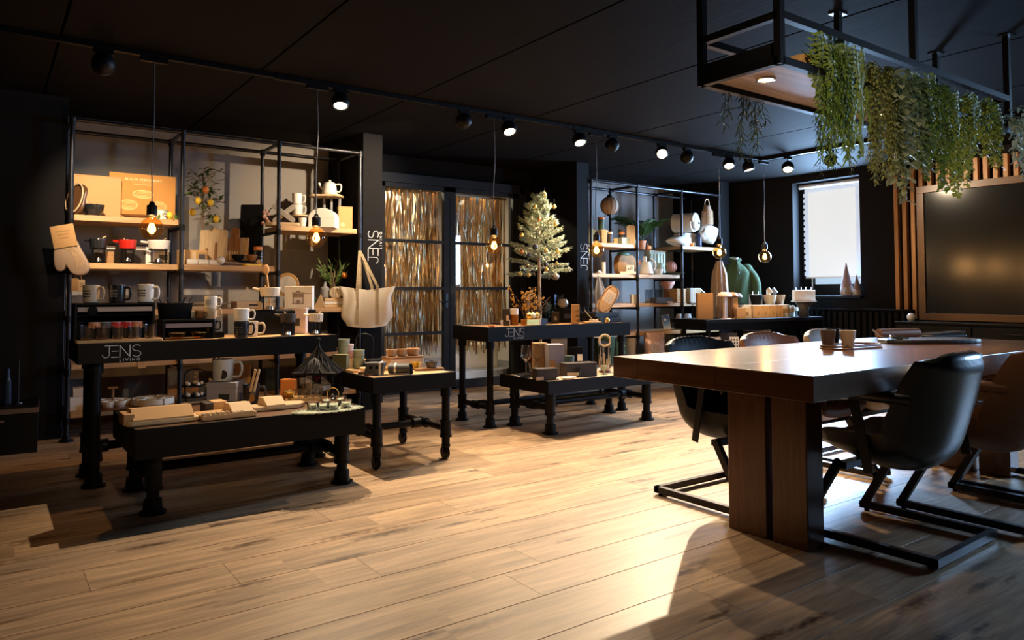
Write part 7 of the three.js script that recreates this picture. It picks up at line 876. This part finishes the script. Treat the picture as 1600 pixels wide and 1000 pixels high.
// ---------- on the dining table (top at 0.785) ----------
const TD = 0.786;
{ const a = [3.742,0.785,-2.304], b = [3.755,0.785,-2.126], t = T('coffee_tray', 'shallow wooden tray under the paper cups on the dining table', 'tray', 3.95, TD, -2.22, -0.1); M(t, 'base', wd(ex(rrect(0.4, 0.16, 0.05), 0.008, 0.002).rotateX(-Math.PI / 2).translate(0, 0, 0.08)), m.acacia); const r = []; for (let i = 0; i < 40; i++) { const q = i / 40 * 6.283, c = Math.cos(q), s = Math.sin(q); r.push([0.196 * Math.sign(c) * Math.abs(c) ** 0.45, 0.016, 0.077 * Math.sign(s) * Math.abs(s) ** 0.45]); } M(t, 'rim', tube(r, 0.007, 120, 6, true), m.walnut); }
const pcup = (label, p, k, mt, dz = 0) => { const t = T('paper_cup', label, 'cup', p[0], TD + 0.009, p[2] + dz); M(t, 'cup', lathe([[0, 0], [0.03 * k, 0], [0.042 * k, 0.093 * k], [0.04 * k, 0.093 * k], [0.028 * k, 0.006], [0, 0.006]], 26), mt); M(t, 'rim', new THREE.TorusGeometry(0.0415 * k, 0.0022, 6, 28).rotateX(Math.PI / 2).translate(0, 0.093 * k, 0), mt); };
pcup('dark brown paper cup on the dining table tray', [3.795,0.785,-2.264], 1, std([0.09, 0.055, 0.045], 0.6), 0.0); pcup('beige paper cup on the dining table tray', [3.838,0.785,-2.173], 1, std([0.42, 0.32, 0.22], 0.6), 0.0); pcup('black cup standing behind the beige paper cup', [4.121,0.785,-2.321], 0.92, m.blackmatt, -0.1);
{ const a = [4.402,0.785,-2.239], b = [5.067,0.785,-2.089], t = T('leather_sleeve', 'flat black leather sleeve with a looped handle lying on the dining table', 'sleeve', (a[0] + b[0]) / 2, TD, (a[2] + b[2]) / 2, -0.42); const s = new THREE.Shape(); s.moveTo(-0.3, -0.02); s.bezierCurveTo(-0.22, -0.14, 0.12, -0.16, 0.28, -0.1); s.bezierCurveTo(0.34, -0.05, 0.34, 0.06, 0.28, 0.1); s.bezierCurveTo(0.1, 0.15, -0.2, 0.15, -0.28, 0.08); s.lineTo(-0.3, -0.02); M(t, 'sleeve', new THREE.ExtrudeGeometry(s, { depth: 0.012, bevelEnabled: true, bevelSize: 0.008, bevelThickness: 0.006, bevelSegments: 2 }).rotateX(-Math.PI / 2).translate(0, 0.006, 0), m.leather); M(t, 'handle', tube([[-0.24, 0.026, 0.07], [-0.26, 0.04, 0.0], [-0.2, 0.036, -0.05], [-0.12, 0.026, -0.02]], 0.008, 18, 6), m.leather); M(t, 'buckle', new THREE.TorusGeometry(0.014, 0.003, 6, 16).rotateX(Math.PI / 2).translate(-0.2, 0.03, -0.05), m.steel); }
{ const p = [5.398,0.785,-2.338], t = T('pencil_roll', 'brown leather roll lying near the far edge of the dining table', 'roll', 5.05, TD, -2.5, -0.3); M(t, 'roll', rt(cy(0.032, 0.032, 0.34, 0, -0.17, 0, 18), 0, 0, Math.PI / 2).translate(0, 0.032, 0), m.cognac); M(t, 'cord', tube([[-0.17, 0.03, 0], [-0.24, 0.06, 0.02], [-0.2, 0.015, 0.05], [-0.12, 0.006, 0.07]], 0.004, 20, 6), m.linen); const o = T('glasses_case', 'dark open case right of the brown leather roll', 'case', 5.22, TD, -2.28, -0.3); M(o, 'case', bx(0.3, 0.03, 0.1, 0, 0, 0, 0.012), m.blackglaze); M(o, 'lid', bx(0.3, 0.012, 0.09, 0.02, 0.03, -0.02, 0.005).rotateZ(0.04), m.blackglaze); }

// ---------- hanging planter frame ----------
{
  const x0 = 2.61, x1 = 4.88, z0 = -2.14, z1 = -1.745, y0 = 2.03, y1 = 2.235, b = 0.032, t = T('hanging_planter', 'black steel frame with a pale timber panel hung above the dining table', 'planter', 0, 0, 0), q = (n, a, c) => M(t, n, bar(a, c, b), m.black);
  for (const x of [x0, 3.745, x1]) for (const z of [z0, z1]) { q('post', [x, x === 3.745 ? y1 : y0, z], [x, H, z]); M(t, 'ceiling_plate', bx(0.09, 0.006, 0.06, x, H - 0.006, z), m.metal); }
  for (const z of [z0, z1]) { q('lower_rail', [x0, y0 + 0.016, z], [x1, y0 + 0.016, z]); q('upper_rail', [x0, y1, z], [x1, y1, z]); }
  for (const x of [x0, x1]) { q('end_rail', [x, y0 + 0.016, z0], [x, y0 + 0.016, z1]); q('end_rail', [x, y1, z0], [x, y1, z1]); }
  M(t, 'timber_panel', wd(bx(x1 - x0 - 0.05, 0.02, z1 - z0 - 0.05, (x0 + x1) / 2, y0 + 0.022, (z0 + z1) / 2)), woodM([0.82, 0.66, 0.52]));
  M(t, 'side_panel', bx(0.012, 0.07, z1 - z0 - 0.05, x0 + 0.01, y0 + 0.03, (z0 + z1) / 2), m.blackmatt);
  M(t, 'planter_box', wd(mg(bx(2.0, 0.06, 0.012, 3.85, y0 + 0.043, z1 - 0.05), bx(2.0, 0.06, 0.012, 3.85, y0 + 0.043, z0 + 0.05), bx(0.012, 0.06, 0.28, 2.85, y0 + 0.043, (z0 + z1) / 2), bx(0.012, 0.06, 0.28, 4.84, y0 + 0.043, (z0 + z1) / 2))), m.bamboo); M(t, 'soil', bx(1.97, 0.04, 0.27, 3.845, y0 + 0.043, (z0 + z1) / 2), m.bark);
  for (const x of [2.81, 3.34, 3.87, 4.4]) { const d = M(t, 'downlight', lathe([[0.034, -0.002], [0.043, -0.002], [0.044, 0.006], [0.034, 0.006]], 28).translate(x, y0 + 0.018, -1.95), m.chrome); M(d, 'lens', cy(0.033, 0.033, 0.004, x, y0 + 0.017, -1.95, 24), lensOn); const l = new THREE.SpotLight(new THREE.Color().setRGB(1, 0.78, 0.55), DOWN, 0, 0.4, 1, 2); l.position.set(x, y0 + 0.01, -1.95); l.target.position.set(x, 0, -1.95); l.castShadow = true; scene.add(l, l.target); }
}
// trailing plants: vines spill over the frame's edges
function vines(label, name, o) {
  const t = T(name, label, 'plant', o.x, 2.08, o.z), st = [], L = [], [wx, n, drop] = [o.w, o.n, o.drop];
  for (let i = 0; i < n; i++) {
    const x = rnd(-wx, wx), out = o.out * rnd(0.5, 1.25), len = drop * (0.3 + 0.75 * rnd() * rnd(0.7, 1.1)), up = rnd(0.02, o.up ?? 0.1), zz = rnd(-0.06, 0.06), pts = [];
    const K = 9; for (let k = 0; k <= K; k++) { const q = k / K, a = Math.min(1, q * 2.4); pts.push(V(x + rnd(-0.012, 0.012) + (o.lean || 0) * q, up * Math.sin(a * Math.PI) * 1.2 - len * Math.max(0, q - 0.14) * 1.16, zz * (1 - a) + out * Math.sin(a * Math.PI / 2) + rnd(-0.01, 0.01))); }
    const c = new THREE.CatmullRomCurve3(pts); st.push(new THREE.TubeGeometry(c, 14, 0.002, 4)); const m_ = Math.max(4, Math.round((len + 0.15) * o.dens));
    for (let k = 1; k <= m_; k++) { const u = k / m_, p = c.getPointAt(u), d = c.getTangentAt(u), s = V(Math.cos(k * 2.4 + i), 0.2, Math.sin(k * 2.4 + i)); const sz = 0.75 + rnd(0.5);
      if (o.kind === 'fern') { for (const e of [-1, 1]) { const nrm = V().crossVectors(d, V(0, 0.3, 1)).normalize().multiplyScalar(e); L.push([p, nrm.addScaledVector(d, 0.35).normalize(), V(0, 0, 1), o.L * sz * (1.1 - 0.6 * u), o.W * sz, 0.3]); } }
      else { L.push([p, s.addScaledVector(d, o.al ?? 0.5).normalize(), V(0.2, 1, 0.2), o.L * sz, o.W * sz, o.dr ?? 0.3]); if (o.pair) L.push([p, s.clone().multiplyScalar(-1).addScaledVector(d, 1).normalize(), V(0.2, 1, 0.2), o.L * sz, o.W * sz, 0.3]); } }
  }
  M(t, 'vines', mg(st), o.stem || m.green); M(t, 'foliage', leafGeo(L), o.mat).userData.kind = 'stuff'; return t;
}
const gF = leafM([0.2, 0.27, 0.05], 0.3), gD = leafM([0.045, 0.075, 0.025]), gL = leafM([0.34, 0.4, 0.08], 0.3), gS = leafM([0.36, 0.4, 0.24]), gY = leafM([0.26, 0.27, 0.085], 0.3), gG = leafM([0.14, 0.23, 0.04], 0.3), ZN = -1.78, ZFr = -2.13;
vines('dark thin trailing plant hanging behind the left end of the timber panel', 'trailing_plant', { x: 2.98, z: ZFr, w: 0.17, n: 10, drop: 0.38, out: -0.05, dens: 80, L: 0.039, W: 0.006, mat: gD, al: 0.8 });
vines('second dark thin trailing plant behind the panel, before the window', 'trailing_plant', { x: 3.75, z: ZFr, w: 0.25, n: 10, drop: 0.34, out: -0.05, dens: 80, L: 0.033, W: 0.006, mat: gD, al: 0.8 });
vines('leafy fern bush at the left of the planter, with arching bright fronds', 'fern', { x: 2.98, z: ZN, w: 0.13, n: 18, drop: 0.19, out: 0.06, up: 0.16, dens: 60, L: 0.039, W: 0.013, kind: 'fern', mat: gF });
vines('feathery bright green plant trailing longest at the left of the planter', 'trailing_plant', { x: 3.0, z: ZN, w: 0.11, n: 18, drop: 0.45, out: 0.05, dens: 110, L: 0.047, W: 0.009, mat: gG, al: 0.9 });
vines('fern with rounded lime tips hanging before the second lamp', 'fern', { x: 3.17, z: ZN, w: 0.1, n: 14, drop: 0.37, out: 0.05, up: 0.14, dens: 55, L: 0.036, W: 0.024, kind: 'fern', mat: gF });
vines('dense yellowish plant with tiny leaves at the planter middle', 'trailing_plant', { x: 3.42, z: ZN, w: 0.13, n: 28, drop: 0.48, out: 0.06, dens: 130, L: 0.025, W: 0.011, mat: gY, pair: 1 });
vines('pale large-leaved plant reaching lowest of all in the planter middle', 'trailing_plant', { x: 3.5, z: ZN + 0.01, w: 0.09, n: 11, drop: 0.57, out: 0.07, dens: 42, L: 0.061, W: 0.036, mat: gS, lean: 0.05 });
vines('grey green plant with long glossy leaves right of the yellowish one', 'trailing_plant', { x: 3.72, z: ZN, w: 0.11, n: 14, drop: 0.37, out: 0.06, dens: 55, L: 0.066, W: 0.026, mat: leafM([0.22, 0.3, 0.16]) });
vines('dark fern mound on top of the planter, right of the middle post', 'fern', { x: 3.98, z: ZN, w: 0.2, n: 21, drop: 0.19, out: 0.06, up: 0.12, dens: 60, L: 0.039, W: 0.013, kind: 'fern', mat: gF });
vines('small-leaved green plant trailing below the dark fern mound', 'trailing_plant', { x: 3.92, z: ZN, w: 0.16, n: 24, drop: 0.45, out: 0.06, dens: 85, L: 0.031, W: 0.017, mat: gG, pair: 1 });
vines('plant with round lime leaves trailing at the right of the planter', 'trailing_plant', { x: 4.22, z: ZN, w: 0.15, n: 18, drop: 0.47, out: 0.05, dens: 60, L: 0.029, W: 0.026, mat: gL, pair: 1 });
vines('short lime plant trailing near the right end of the planter', 'trailing_plant', { x: 4.5, z: ZN, w: 0.17, n: 18, drop: 0.26, out: 0.06, dens: 60, L: 0.031, W: 0.024, mat: gL, pair: 1 });
vines('green fern at the right end of the planter', 'fern', { x: 4.52, z: ZN, w: 0.22, n: 21, drop: 0.16, out: 0.06, up: 0.1, dens: 60, L: 0.039, W: 0.013, kind: 'fern', mat: gF });
vines('silvery eucalyptus sprays at the far right corner of the planter', 'trailing_plant', { x: 4.85, z: ZN + 0.03, w: 0.05, n: 6, drop: 0.31, out: 0.1, up: 0.16, dens: 55, L: 0.040, W: 0.021, mat: leafM([0.45, 0.52, 0.42]), pair: 1 });

renderer.render(scene, camera);
